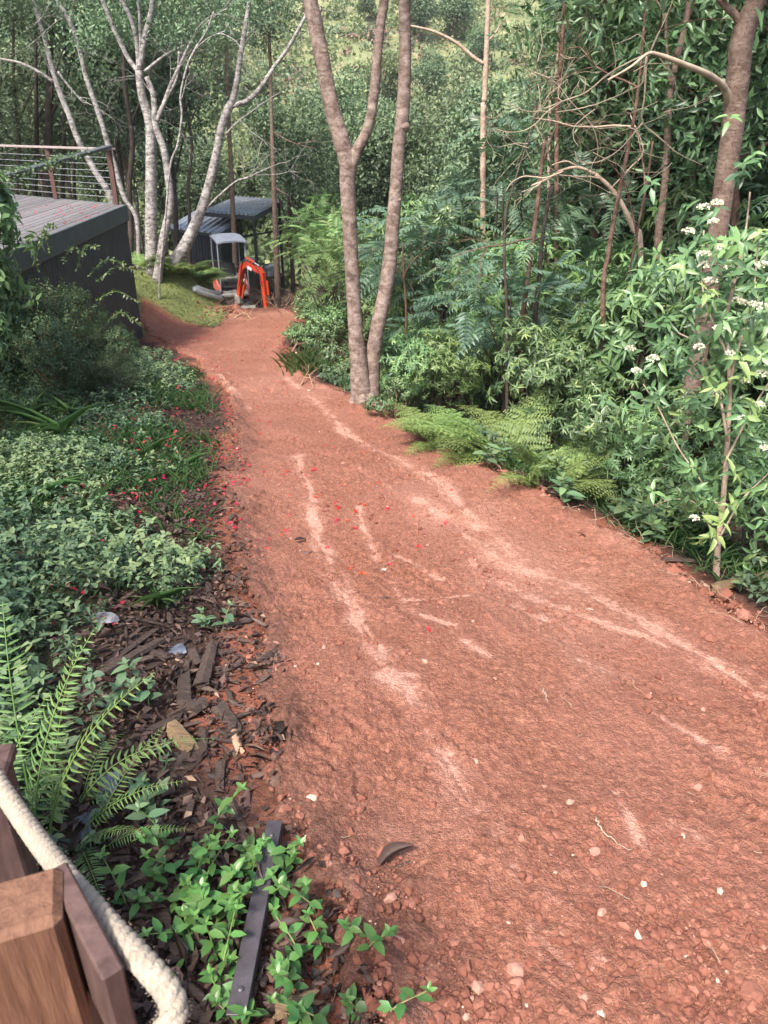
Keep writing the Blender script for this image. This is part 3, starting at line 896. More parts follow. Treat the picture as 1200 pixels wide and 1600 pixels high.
def twig_tree(mb, p, d, L, r, depth, rng, bend=.5, ends=None, sides=4, kids=3):
    """a bare branch that forks into finer twigs"""
    d = unit(d); n = 5; pts = [np.array(p)]; dd = d.copy()
    for i in range(n):
        dd = unit(dd + rng.normal(size=3) * bend * .35); pts.append(pts[-1] + dd * L / n)
    pts = np.array(pts)
    tube(mb, pts, np.linspace(r, r * .45, n + 1), sides, rng.random(), cap=False)
    if ends is not None: ends.append((pts[-1], dd))
    if depth > 0:
        for k in range(kids):
            i = rng.integers(2, n + 1)
            nd = unit(dd + rng.normal(size=3) * .75)
            twig_tree(mb, pts[i], nd, L * rng.uniform(.5, .75), r * .5, depth - 1, rng, bend, ends, max(3, sides - 1), kids)
# ------------------------------------------------------------------ shrub and tree kinds (first of each kind, then copied)
rng = np.random.default_rng(21)
def stems(mb, rng, pts, n, base_r, top=.9):
    for i in range(n):
        q = pts[rng.integers(0, len(pts))] * np.array([.8, .8, top])
        a = np.array([rng.normal() * .06, rng.normal() * .06, 0])
        mid = (a + q) / 2 + np.array([rng.normal() * .1, rng.normal() * .1, .15])
        tube(mb, spline([a, mid, q], 7), np.linspace(base_r, base_r * .3, 7), 5, rng.random(), cap=False)

PROTO = {}
def shrub_kind(key, name, label, cat, group, leafmat, stemmat, h, r, nwh, nl, L, W, kind='lance', seed=0, nb=10, elev=(-.25, .55), nst=7, low=.12, spread=.02):
    rg = np.random.default_rng(seed)
    t = thing(name, label, cat, (0, 0, 0), group)
    C, A, tn = blob_points(rg, nwh, (r, r, h * .5 * (1 - low)), nb, .55, (0, 0, h * low + h * .5 * (1 - low)))
    C[:, 2] = np.maximum(C[:, 2], .08)
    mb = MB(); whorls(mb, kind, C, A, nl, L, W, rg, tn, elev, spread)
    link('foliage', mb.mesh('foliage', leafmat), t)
    mb = MB(); stems(mb, rg, C, nst, .012 + .006 * h)
    for q in range(0, nwh, 5):
        tube(mb, [C[q] - A[q] * .28 - np.array([0, 0, .05]), C[q]], [.006, .003], 3, rg.random(), cap=False)
    link('stem', mb.mesh('stem', stemmat), t)
    PROTO.setdefault(key, []).append(t); t['_used'] = False
    return t
def pinnate_kind(key, name, label, cat, group, leafmat, stemmat, h, r, n, L, pairs, seed, lw=.075, ll=.26):
    rg = np.random.default_rng(seed)
    t = thing(name, label, cat, (0, 0, 0), group)
    C, A, tn = blob_points(rg, n, (r, r, h * .42), 8, .5, (0, 0, h * .56))
    D = unit(C * np.array([1, 1, 0]) + rg.normal(size=C.shape) * .5 + np.array([0, 0, .25]))
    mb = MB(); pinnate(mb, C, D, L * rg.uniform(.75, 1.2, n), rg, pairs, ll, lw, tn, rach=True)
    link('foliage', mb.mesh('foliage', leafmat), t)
    mb = MB(); stems(mb, rg, C, 10, .014 + .006 * h)
    link('stem', mb.mesh('stem', stemmat), t)
    PROTO.setdefault(key, []).append(t); t['_used'] = False
    return t
G_UND = 'glossy shrubs of the forest understorey'
for sd_ in (1, 2, 3):
    shrub_kind('glossy', 'glossy_shrub', 'dark glossy shrub with whorls of narrow leaves in the forest right of the track', 'shrub', G_UND, M['leaf_glossy'], M['bark_dark'], 2.6, 1.25, 430, 9, .155, .040, 'lance', 100 + sd_)
for sd_ in (1, 2):
    shrub_kind('bright', 'light_green_shrub', 'light green leafy shrub growing behind the twin trunked tree', 'shrub', 'light green shrubs behind the twin trunked tree', M['leaf_bright'], M['bark_dark'], 2.2, 1.1, 380, 8, .13, .034, 'lance', 120 + sd_)
for sd_ in (1, 2):
    pinnate_kind('pinnate', 'feather_leaved_tree', 'dark young tree with drooping feathery leaves in the forest right of the track', 'young tree', 'feather leaved young trees in the forest', M['leaf_pinnate'], M['bark_dark'], 3.6, 1.4, 150, .62, 9, 140 + sd_)
pinnate_kind('pinnate_bright', 'feather_leaved_sapling', 'pale green sapling with feathery leaves left of the twin trunked tree', 'sapling', 'pale feathery saplings beyond the bend', M['leaf_bright'], M['bark_dark'], 2.8, 1.0, 110, .5, 8, 151)
for sd_ in (1, 2):
    shrub_kind('oval', 'oval_leaved_shrub', 'low dark shrub with oval leaves at the foot of the forest', 'shrub', 'low oval leaved shrubs at the forest foot', M['leaf_glossy'], M['stem_brown'], 1.1, .7, 190, 7, .11, .042, 'oval', 160 + sd_, nb=7, spread=.10)
def crown_kind(key, name, label, group, leafmat, trunkmat, h, r, n, L, W, seed, trunk_r=.11, crown_low=.35, lean=.3):
    rg = np.random.default_rng(seed)
    t = thing(name, label, 'tree', (0, 0, 0), group)
    hc = h * (1 - crown_low) / 2
    C, A, tn = blob_points(rg, n, (r, r, hc), 13, .35, (0, 0, h * crown_low + hc))
    mb = MB()
    for i in range(3):
        D = unit(A * .5 + rg.normal(size=A.shape) * .8)
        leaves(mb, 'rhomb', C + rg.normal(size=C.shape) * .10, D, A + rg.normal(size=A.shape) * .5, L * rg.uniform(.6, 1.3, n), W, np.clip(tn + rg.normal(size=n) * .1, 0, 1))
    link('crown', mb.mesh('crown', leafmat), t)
    mb = MB()
    top = np.array([rg.normal() * lean, rg.normal() * lean, h * .8])
    tr = spline([(0, 0, -.3), top * .33 + rg.normal(size=3) * .08, top * .66 + rg.normal(size=3) * .1, top], 14)
    tube(mb, tr, np.linspace(trunk_r, trunk_r * .35, 14), 7, .5, wob=.1)
    link('trunk', mb.mesh('trunk', trunkmat), t)
    mb = MB()
    for i in range(9):
        q = C[rg.integers(0, n)]; a = tr[rg.integers(5, 13)]
        tube(mb, spline([a, (a + q) / 2 + np.array([0, 0, .2]), q], 6), np.linspace(trunk_r * .35, .012, 6), 4, rg.random(), cap=False)
    link('branch', mb.mesh('branch', trunkmat), t)
    PROTO.setdefault(key, []).append(t); t['_used'] = False
G_BACK = 'forest trees closing the view behind the shed'
for sd_ in (1, 2, 3):
    crown_kind('back', 'forest_tree', 'dark small leaved forest tree standing behind the shed and the pale trunks', G_BACK, M['leaf_far'], M['bark_dark'], 9.0, 2.5, 2600, .17, .085, 200 + sd_)
for sd_ in (1, 2):
    crown_kind('tall', 'canopy_tree', 'tall dark leaved tree rising out of the forest right of the track', 'tall trees of the forest right of the track', M['leaf_glossy'], M['bark_red'], 9.5, 2.3, 2800, .17, .052, 220 + sd_, .085, .28)
for sd_ in (1, 2):
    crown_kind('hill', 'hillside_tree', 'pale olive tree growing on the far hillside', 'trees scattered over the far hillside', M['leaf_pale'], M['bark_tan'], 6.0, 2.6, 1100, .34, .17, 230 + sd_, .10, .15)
for sd_ in (1,):
    crown_kind('hilld', 'hillside_tree', 'dark green tree growing on the far hillside', 'dark trees scattered over the far hillside', M['leaf_far'], M['bark_dark'], 6.0, 2.6, 1300, .32, .15, 240 + sd_, .10, .15)
_c = {}
def plant(key, x, y, sc=1.0, dz=-.05, label=None, group=None, rng=rng, sz=None):
    ps = PROTO[key]; i = _c.get(key, 0); _c[key] = i + 1
    t = ps[i % len(ps)]
    loc = (x, y, ground_z(x, y) + dz); rz = rng.random() * 6.28
    s = (sc, sc, sz if sz else sc)
    if not t['_used']:
        t['_used'] = True
        t.location = loc; t.rotation_euler = (0, 0, rz); t.scale = s
        if label: t['label'] = label
        if group: t['group'] = group
        return t
    return copy_thing(t, loc, rz, s, label, group, (rng.normal() * .05, rng.normal() * .05))

def proj(p):
    q = np.asarray(p, float) - EYE
    f = q @ FWD
    return 600 + q[0] / f * FPX, 800 - (q @ UP) / f * FPX, f

# ------------------------------------------------------------------ the forest wall right of the track
rng = np.random.default_rng(31)
def zcap(x, y, sc, h, toppy):                              # keep a shrub below a sight line of the valley view
    d = ray(600, toppy); ztop = EYE[2] + d[2] / d[1] * y
    return min(sc, max(.3, (ztop - ground_z(x, y)) / h))
y = 3.0; n_sh = 0
while y < 34:
    for k in range(16):
        sr = 1.9 + 1.45 * k + .5 * rng.normal()
        yy = y + rng.normal() * .45; xx = xr(yy) + sr
        if sr < 1.5: continue
        px, py, f = proj((xx, yy, ground_z(xx, yy) + 1.0))
        if px > 1420 or px < 470 or f < 2: continue
        if 560 < px < 1250 and sr < 2.3 and yy < 7.5: continue
        if 1010 < px < 1180 and yy < 7.2: continue
        u = rng.random()
        key = 'glossy' if u < .66 else ('pinnate' if u < .84 else 'bright')
        if px < 720 and u < .75: key = 'bright' if u < .5 else 'glossy'
        if 660 < px < 790 and 8 < yy < 17 and u < .7: key = 'pinnate'
        h = {'glossy': 2.6, 'bright': 2.2, 'pinnate': 3.6}[key]
        want = rng.uniform(.75, 1.15) * (1.0 + .13 * k + .02 * yy)
        if sr < 3: want *= .65
        sc = zcap(xx, yy, want, h, 150 if px < 770 else -60)
        if sc < .5: key = 'glossy'
        plant(key, xx, yy, max(.45, sc), rng=rng); n_sh += 1
    y += 1.25 + .035 * y
for i in range(26):                                        # tall trees over the understorey
    yy = rng.uniform(9, 30); xx = xr(yy) + rng.uniform(5.0, 15)
    px, py, f = proj((xx, yy, ground_z(xx, yy) + 4))
    if px < 790 or px > 1350: continue
    plant('tall', xx, yy, rng.uniform(.8, 1.15), rng=rng)
for i in range(34):                                        # low oval-leaved plants at the forest foot
    yy = rng.uniform(3.4, 13); xx = xr(yy) + rng.uniform(.9, 1.9)
    px, py, f = proj((xx, yy, ground_z(xx, yy)))
    if 640 < px < 960 and py > 600: continue
    plant('oval', xx, yy, rng.uniform(.45, .85), rng=rng)
for px, py, sc in ((470, 545, .55), (500, 560, .7), (490, 520, .75), (530, 575, .8), (515, 540, .9), (535, 520, 1.0), (495, 500, .8), (610, 655, .5), (640, 640, .7)):
    g = on_ground(px, py); plant('oval', g[0], g[1], sc, rng=rng)
for px, py, Y, sc, kd in ((650, 600, 9.6, .55, 'glossy'), (690, 590, 9.2, .6, 'bright'), (700, 560, 11.0, .7, 'glossy'), (760, 560, 10.2, .7, 'glossy'), (880, 600, 8.4, .75, 'glossy'), (620, 610, 10.2, .5, 'bright'), (950, 690, 6.2, .55, 'glossy'), (1010, 720, 5.8, .45, 'glossy'), (1180, 800, 4.6, .5, 'glossy')):
    p = at_y(px, py, Y); plant(kd, p[0], Y, sc, rng=rng)
for px, Y, sc in ((508, 20, 1.0), (515, 17.5, .9), (530, 22, 1.2), (515, 25, 1.1), (520, 27, 1.4), (545, 19, 1.1), (505, 29, 1.2)):
    p = at_y(px, 500, Y); plant('pinnate_bright', p[0], Y, sc, rng=rng)

# ------------------------------------------------------------------ forest behind the shed and on the hillside
rng = np.random.default_rng(41)
n = 0
for i in range(400):
    yy = rng.uniform(27, 46); xx = rng.uniform(-24, 3)
    px, py, f = proj((xx, yy, ground_z(xx, yy)))
    if px < -160 or px > 560: continue
    if abs(px - 360) < 70 and yy < 36.5: continue
    if (300 < px < 440) and rng.random() < .5: continue
    if 440 < px: sc = zcap(xx, yy, 1.0, 9.0, 190)
    else: sc = rng.uniform(.7, 1.15)
    if sc < .35: continue
    plant('back', xx, yy, sc, rng=rng); n += 1
    if n > 21: break
for i in range(20):                                        # trees closing the gap above the bend of the track
    yy = rng.uniform(24, 42); px0 = rng.uniform(455, 800); xx = at_y(px0, 400, yy)[0]
    plant('back', xx, yy, zcap(xx, yy, 1.0, 9.0, rng.uniform(60, 240)), rng=rng)
for i in range(5):                                         # nearer, left of the shed
    yy = rng.uniform(18, 27); xx = at_y(rng.uniform(-120, 230), 300, yy)[0]
    if yy < 21.5 and xx > -9.5: continue
    plant('back', xx, yy, rng.uniform(.55, .95), rng=rng)
# scrub and dry brush covering the far slope
nb_ = 5600; yy = 37 + 85 * rng.random(nb_) ** 1.15; xx = rng.uniform(-.62, .62, nb_) * yy
kk = fbm(xx * .10, yy * .10, 211, 4)
for nm, mt, lo, hi, lab in (('scrub', 'leaf_pale', -9, .05, 'pale olive scrub covering the far hillside'), ('dark_scrub', 'leaf_far', .05, .30, 'darker bushes mixed into the scrub of the far hillside'), ('dry_brush', 'dead_leaf', .30, 9, 'dry brown brush on the far hillside')):
    k = (kk + .18 * rng.normal(size=nb_) > lo) & (kk + .18 * rng.normal(size=nb_) <= hi); m_ = k.sum()
    rr = np.repeat(rng.uniform(.6, 1.8, m_), 34); Cc = np.repeat(np.stack([xx[k], yy[k], land(xx[k], yy[k])], 1), 34, 0); d = randunit(rng, len(Cc)); d[:, 2] = np.abs(d[:, 2])
    mb = MB(); leaves(mb, 'rhomb', Cc + d * (rr * rng.uniform(.6, 1.0, len(rr)))[:, None], randunit(rng, len(Cc)) + (0, 0, .4), d + randunit(rng, len(Cc)) * .5, rng.uniform(.25, .5, len(Cc)), .28, np.clip(rng.normal(.45, .22, len(Cc)), 0, 1) if nm != 'dry_brush' else rng.uniform(.5, 1, len(Cc)))
    o = link(nm, mb.mesh(nm, M[mt])); tag(o, lab, None, None, 'stuff')
for i in range(80):
    yy = rng.uniform(44, 110); xx = rng.uniform(-.6, .6) * yy
    px, py, f = proj((xx, yy, ground_z(xx, yy)))
    if py < -120: continue
    if rng.random() < .62: plant('hill', xx, yy, rng.uniform(.5, 1.1), rng=rng)
    else: plant('hilld', xx, yy, rng.uniform(.5, 1.2), rng=rng)
# ------------------------------------------------------------------ timber deck building at the left
M['deck_board'] = wood_mat('weathered_decking', (.10, .095, .098), (.26, .242, .245), (1.2, 16, 16), 4, .7, .5)
M['dark_paint'] = plain('charcoal_paint', (.036, .042, .048), .6, var=.25, scale=5, bumps=.25, bscale=30)
M['fascia'] = plain('grey_green_fascia', (.065, .078, .080), .65, var=.2, scale=4, bumps=.2, bscale=30)
M['rail_pink'] = wood_mat('weathered_rail', (.26, .20, .19), (.46, .37, .35), (1.2, 16, 16), 4, .7, .4)
M['post_red'] = wood_mat('red_brown_post', (.07, .035, .03), (.16, .085, .068), (12, 12, 1.2), 4, .7, .4)
M['rail_dark'] = plain('dark_rail', (.07, .075, .078), .7, var=.3, scale=6, bumps=.3)
M['cable'] = plain('steel_cable', (.62, .62, .62), .35, metal=.7, var=.1, bumps=0)
M['dark_steel'] = plain('dark_steel', (.03, .035, .04), .5, metal=.3, var=.3, bumps=.1)

C0 = np.array([-5.15, 16.4]); eR = unit(np.array([.31, -5.7])); eF = unit(np.array([-3.45, 2.5]))   # along the track side, along the far side
ZD = 0.70
deck = thing('timber_deck', 'weathered timber deck on charcoal boarded walls with a cable railing left of the track', 'deck', (C0[0], C0[1], ground_z(*C0)))
nR = np.array([-eR[1], eR[0]]); nR = nR if nR[0] > 0 else -nR          # outward, towards the track
rng = np.random.default_rng(51)
RL = 9.4
# deck boards run along the track side; their far ends follow the angled far edge
for i in range(36):
    w = .14; off = .07 + i * .145
    s0 = -off * np.dot(-nR, eF) ** -1 * np.dot(eF, eR) * -1
    # far end: point on the far edge at perpendicular distance off
    t = off / np.dot(eF, -nR); fe = C0 + eF * t
    a = fe; b2 = C0 - nR * off + eR * RL
    mb = MB(); zt = ZD - .015 + rng.normal() * .002
    bar(mb, (a[0], a[1], zt), (b2[0], b2[1], zt), w - .008, .03, rng.random(), bev=.004)
    child(mb, 'deck_board', M['deck_board'], deck, False)
def D3(p2, z): return np.array([p2[0], p2[1], z])
mb = MB(); q = C0 + nR * .022
bar(mb, D3(q + eR * -.02, ZD - .145), D3(q + eR * RL, ZD - .145), .04, .30, bev=.006); child(mb, 'fascia', M['fascia'], deck, False)
mb = MB(); bar(mb, D3(C0 + eF * .05, ZD - .145), D3(C0 + eF * 6.4, ZD - .145), .04, .30, bev=.006); child(mb, 'fascia', M['fascia'], deck, False)
pitch = .128
for i in range(70):
    p = C0 + eR * (.066 + i * pitch) - nR * .035
    zb = ground_z(*p) - .25
    mb = MB(); bar(mb, D3(p, zb), D3(p, ZD - .29), .020 + rng.random() * .005, pitch - .016, rng.random(), bev=.004, up=(eR[0], eR[1], 0))
    child(mb, 'cladding_board', M['dark_paint'], deck, False)
for i in range(48):
    p = C0 + eF * (.10 + i * pitch) - np.array([0, .0])
    mb = MB(); bar(mb, D3(p, ground_z(*p) - .25), D3(p, ZD - .29), .02, pitch - .010, rng.random(), bev=.004, up=(eF[0], eF[1], 0))
    child(mb, 'cladding_board', M['dark_paint'], deck, False)
mb = MB(); p = C0 - nR * .09 + eR * .1                                     # backing behind the boards
bar(mb, D3(p, ZD - 1.7), D3(p + eR * 9.0, ZD - 1.7), .02, 2.7); child(mb, 'backing', M['dark_paint'], deck, False)
# railing
cp = C0 - nR * .10 + eF * .10
posts = [cp, cp + eF * 2.05, cp + eF * 4.1, cp + eR * 5.6]
tops = [1.0, 1.0, 1.0, .80]
for p, h in zip(posts, tops):
    mb = MB(); bar(mb, D3(p, ZD), D3(p, ZD + h - .02), .09, .09, .5, bev=.006); child(mb, 'post', M['post_red'], deck, False)
mb = MB(); bar(mb, D3(cp - eF * .12, ZD + 1.0), D3(cp + eF * 5.6, ZD + 1.0), .15, .04, bev=.006); child(mb, 'rail', M['rail_pink'], deck, False)
mb = MB(); bar(mb, D3(cp - eR * .10, ZD + 1.045), D3(cp + eR * 6.2, ZD + .80), .15, .05, bev=.006); child(mb, 'rail', M['rail_dark'], deck, False)
for k in range(7):
    z = ZD + .13 + k * .12; mb = MB()
    tube(mb, spline([D3(cp, z), D3(cp + eF * 2.05, z - .006), D3(cp + eF * 5.4, z)], 9), .0045, 5, cap=False); child(mb, 'cable', M['cable'], deck)
# creeper growing along the sloping rail
n = 900; t = rng.random(n) ** .8; a = D3(cp, ZD + 1.03); b2 = D3(cp + eR * 5.8, ZD + .78)
t = .25 + .75 * t
P = a + (b2 - a) * t[:, None] + rng.normal(size=(n, 3)) * np.array([.06, .02, .04]) * (.5 + t)[:, None] + np.array([0, 0, .03])
mb = MB(); leaves(mb, 'oval', P, randunit(rng, n) * np.array([1, 1, .5]), np.array([0, 0, 1.0]) + randunit(rng, n) * .6, .055, .032, np.clip(rng.normal(.6, .2, n), 0, 1))
o = child(mb, 'creeper', M['leaf_small'], deck); o['kind'] = 'stuff'
# fallen blossom on the deck
n = 150; u = np.abs(rng.normal(.9, .8, n)) + .05; w = np.clip(rng.normal(1.5, .9, n), .1, 5)
P = np.stack([C0[0] - nR[0] * u + eR[0] * w, C0[1] - nR[1] * u + eR[1] * w + .0, np.full(n, ZD + .004)], 1)
P = P[((P[:, :2] - C0) @ (-nR) > 0.03)]
mb = MB(); leaves(mb, 'oval', P, randunit(rng, len(P)) * np.array([1, 1, .1]), np.array([0, 0, 1.0]) + randunit(rng, len(P)) * .5, .045, .03, rng.random(len(P)))
o = link('fallen_blossom', mb.mesh('fallen_blossom', M['petal'])); tag(o, 'red blossom fallen over the weathered deck boards', None, None, 'stuff')

# ------------------------------------------------------------------ shed with its open lean-to
M['roof_metal'] = plain('ribbed_roof_metal', (.34, .36, .40), .45, metal=.35, var=.35, scale=2.5, bumps=.15)
M['shed_wall'] = plain('dark_shed_wall', (.020, .024, .032), .6, var=.3, scale=4, bumps=.2)
E = at_y(344, 366, 28.5); EL = at_y(262, 356, 30.3); TR = at_y(381, 339, 31.4); TL = TR + (EL - E)
shed = thing('garden_shed', 'dark ribbed metal shed with a sloping roof behind the orange excavator', 'shed', (E[0], E[1], ground_z(E[0], E[1])))
def roof_sheet(parent, A, B, C_, D_, ribs, name='roof', hang=.0):
    """ribbed sheet: A-B along the eave, D-C along the top edge; ribs run from eave to top"""
    mb = MB(); n = ribs * 6
    up = unit(np.cross(B - A, D_ - A)); up = up if up[2] > 0 else -up
    V = []
    prof = [0, 0, .065, .065, 0, 0]
    for i in range(n + 1):
        f = i / n; h = prof[i % 6] if i < n else 0
        for q in (A + (B - A) * f, D_ + (C_ - D_) * f): V += [q + up * h, q + up * (h - .012)]
    V = np.array(V); Q = []
    for i in range(n):
        a = 4 * i; b2 = a + 4
        Q += [(a, b2, b2 + 2, a + 2), (a + 1, a + 3, b2 + 3, b2 + 1), (a, a + 1, b2 + 1, b2), (a + 2, b2 + 2, b2 + 3, a + 3)]
    mb.add(V, None, Q)
    return child(mb, name, M['roof_metal'], parent, False)
roof_sheet(shed, EL, E, TR, TL, 9)
mb = MB(); bar(mb, E + (0, 0, -.05), TR + (0, 0, -.05), .05, .16, bev=.005); child(mb, 'barge_board', M['fascia'], shed, False)
mb = MB(); bar(mb, EL + (0, 0, -.06), E + (0, 0, -.06), .06, .10, bev=.005); child(mb, 'gutter', M['dark_paint'], shed, False)
inn = unit((TL - TR) * (1, 1, 0)); dee = unit((TR - E) * (1, 1, 0))
W0, W1 = E + inn * .12 + dee * .18, EL - inn * .1 + dee * .18
gz = ground_z(E[0], E[1]) - .3
L_ = np.linalg.norm((W1 - W0)[:2]); k = int(L_ / .16)
for i in range(k):
    p = W0 + (W1 - W0) * ((i + .5) / k)
    mb = MB(); bar(mb, (p[0], p[1], gz), (p[0], p[1], E[2] - .09), .03 if i % 2 else .045, .145, rng.random(), bev=.006, up=(inn[0], inn[1], 0)); child(mb, 'wall_panel', M['shed_wall'], shed, False)
G0, G1 = W0, TR + inn * .12 - dee * .1
k = 15
for i in range(k):
    p = G0 + (G1 - G0) * ((i + .5) / k)
    mb = MB(); bar(mb, (p[0], p[1], gz), (p[0], p[1], p[2] - .10), .03 if i % 2 else .045, np.linalg.norm((G1 - G0)[:2]) / k - .012, rng.random(), bev=.006, up=(dee[0], dee[1], 0)); child(mb, 'wall_panel', M['shed_wall'], shed, False)
# lean-to roof
A = at_y(318, 331, 30.0); B = at_y(398, 337, 29.2); C_ = at_y(441, 313, 33.2); D_ = A + (C_ - B)
roof_sheet(shed, A, B, C_, D_, 12, 'lean_to_roof')
mb = MB(); bar(mb, B + (0, 0, -.08), C_ + (0, 0, -.08), .05, .18, bev=.005); child(mb, 'fascia', M['fascia'], shed, False)
mb = MB(); bar(mb, A + (0, 0, -.08), B + (0, 0, -.08), .06, .14, bev=.005); child(mb, 'beam', M['dark_paint'], shed, False)
for f, nm in ((.02, 'post'), (.93, 'post')):
    p = B + (C_ - B) * f + unit(A - B) * .08
    mb = MB(); bar(mb, (p[0], p[1], ground_z(p[0], p[1]) - .2), (p[0], p[1], p[2] - .15), .10, .10, bev=.008); child(mb, nm, M['dark_steel'], shed, False)
    if f > .5:
        for z in (1.15, .55):
            mb = MB(); box(mb, (p[0], p[1], p[2] - z - .3), (.2, .2, .16), bev=.02); child(mb, 'bracket', M['dark_steel'], shed, False)
pA = B + (C_ - B) * .02; pB = B + (C_ - B) * .93
for z0 in (.98,):
    mb = MB(); bar(mb, pA + (-.9, .5, -z0 + .15), pB + (0, 0, -z0 - .1), .05, .06, bev=.005); child(mb, 'rail', M['dark_steel'], shed, False)
# goods kept under the lean-to
M['tin'] = plain('dull_tin', (.38, .40, .44), .4, metal=.5, var=.2, scale=5, bumps=.2)
M['white_plastic'] = plain('white_plastic', (.70, .71, .70), .5, var=.08, bumps=.1)
def turned(mb, prof, c, sides=16, tint=.5, axis=None):
    V = []; a = np.arange(sides) / sides * 6.2832
    for r, z in prof: V.append(np.stack([r * np.cos(a), r * np.sin(a), np.full(sides, z)], 1))
    V = np.concatenate(V)
    if axis is not None: V = V @ frame(axis[0], axis[1]).T
    i = np.arange(len(prof) - 1)[:, None] * sides; j = np.arange(sides)[None]; k = (j + 1) % sides
    mb.add(V + np.asarray(c, float), None, np.stack([i + j, i + k, i + sides + k, i + sides + j], -1).reshape(-1, 4), tint)
bench = thing('work_bench', 'low dark bench under the lean-to carrying drums and a box', 'bench', (0, 0, 0))
bp = at_y(412, 425, 31.3); bz = bp[2] - .15; bench.location = (bp[0], bp[1], ground_z(bp[0], bp[1]))
mb = MB(); box(mb, (bp[0], bp[1], bz), (1.5, .9, .08), bev=.01); child(mb, 'bench_top', M['post_red'], bench, False)
for sx in (-.65, .65):
    for sy in (-.36, .36):
        mb = MB(); bar(mb, (bp[0] + sx, bp[1] + sy, ground_z(bp[0], bp[1]) - .2), (bp[0] + sx, bp[1] + sy, bz - .04), .08, .08, bev=.006); child(mb, 'leg', M['post_red'], bench, False)
for dx, dy, r, h, lab in ((-.30, -.12, .22, .42, 'dull tin drum on the bench beside the excavator cab'), (.22, -.15, .20, .36, 'smaller tin drum at the right end of the bench')):
    t = thing('drum', lab, 'drum', (bp[0] + dx, bp[1] + dy, bz + .04), 'tin drums on the bench')
    mb = MB(); turned(mb, [(0, 0), (r, 0), (r, .02), (r * .97, .04), (r * .97, h * .3), (r, h * .33), (r * .97, h * .36), (r * .97, h * .64), (r, h * .67), (r * .97, h * .7), (r * .97, h - .03), (r, h), (r * .94, h), (r * .94, h - .02), (0, h - .02)], wloc(t)); child(mb, 'drum_body', M['tin'], t)
    mb = MB(); tube(mb, spline([wloc(t) + (-r * .98, 0, h * .8), wloc(t) + (0, -.03 - r, h * .72), wloc(t) + (r * .98, 0, h * .8)], 12), .008, 5); child(mb, 'handle', M['dark_steel'], t)
t = thing('storage_box', 'black storage box with a white lid standing behind the excavator canopy', 'box', (bp[0] - .55, bp[1] + .22, bz + .04))
mb = MB(); w = wloc(t); box(mb, w + (0, 0, .25), (.42, .4, .5), bev=.03); child(mb, 'body', M['dark_steel'], t, False)
mb = MB(); box(mb, w + (0, 0, .535), (.46, .44, .07), bev=.025); child(mb, 'lid', M['white_plastic'], t, False)
t = thing('storage_box', 'white plastic tub standing on the bench behind the lean-to post', 'box', (bp[0] + .42, bp[1] + .2, bz + .04))
mb = MB(); w = wloc(t); box(mb, w + (0, 0, .16), (.42, .36, .32), bev=.04); child(mb, 'body', M['white_plastic'], t, False)
mb = MB(); box(mb, w + (0, 0, .345), (.47, .41, .05), bev=.02); child(mb, 'lid', M['white_plastic'], t, False)

# ------------------------------------------------------------------ the mini excavator
M['orange'] = plain('orange_paint', (.52, .058, .020), .4, var=.12, scale=9, bumps=.08)
M['faded_orange'] = plain('faded_orange_paint', (.55, .15, .10), .5, var=.2, scale=9, bumps=.1)
M['canopy'] = plain('grey_canopy', (.23, .25, .29), .5, var=.25, scale=5, bumps=.1)
M['machine_grey'] = plain('dusty_machine_grey', (.24, .23, .21), .6, var=.35, scale=9, bumps=.2)
M['rubber'] = plain('dusty_black_rubber', (.030, .026, .024), .8, var=.5, scale=12, bumps=.4)
M['seat_black'] = plain('black_vinyl', (.018, .018, .02), .5, var=.2, bumps=.1)
M['chrome'] = plain('chrome_rod', (.6, .6, .6), .2, metal=.9, var=.05, bumps=0)
M['hose'] = plain('black_hose', (.015, .015, .016), .5, var=.1, bumps=0)
M['decal'] = plain('white_decal', (.72, .70, .74), .5, var=.05, bumps=0)
EXC = np.array([-4.93, 25.55, -3.38])
exc = thing('mini_excavator', 'orange mini excavator with a grey canopy digging at the far end of the track', 'excavator', EXC)
exc.rotation_euler = (0, 0, math.radians(22))              # its front (local -Y) faces down right towards the viewer
def xp(mb, name, mat, par=exc, sm=False): return link(name, mb.mesh(name, mat, (0, 0, 0), sm), par)
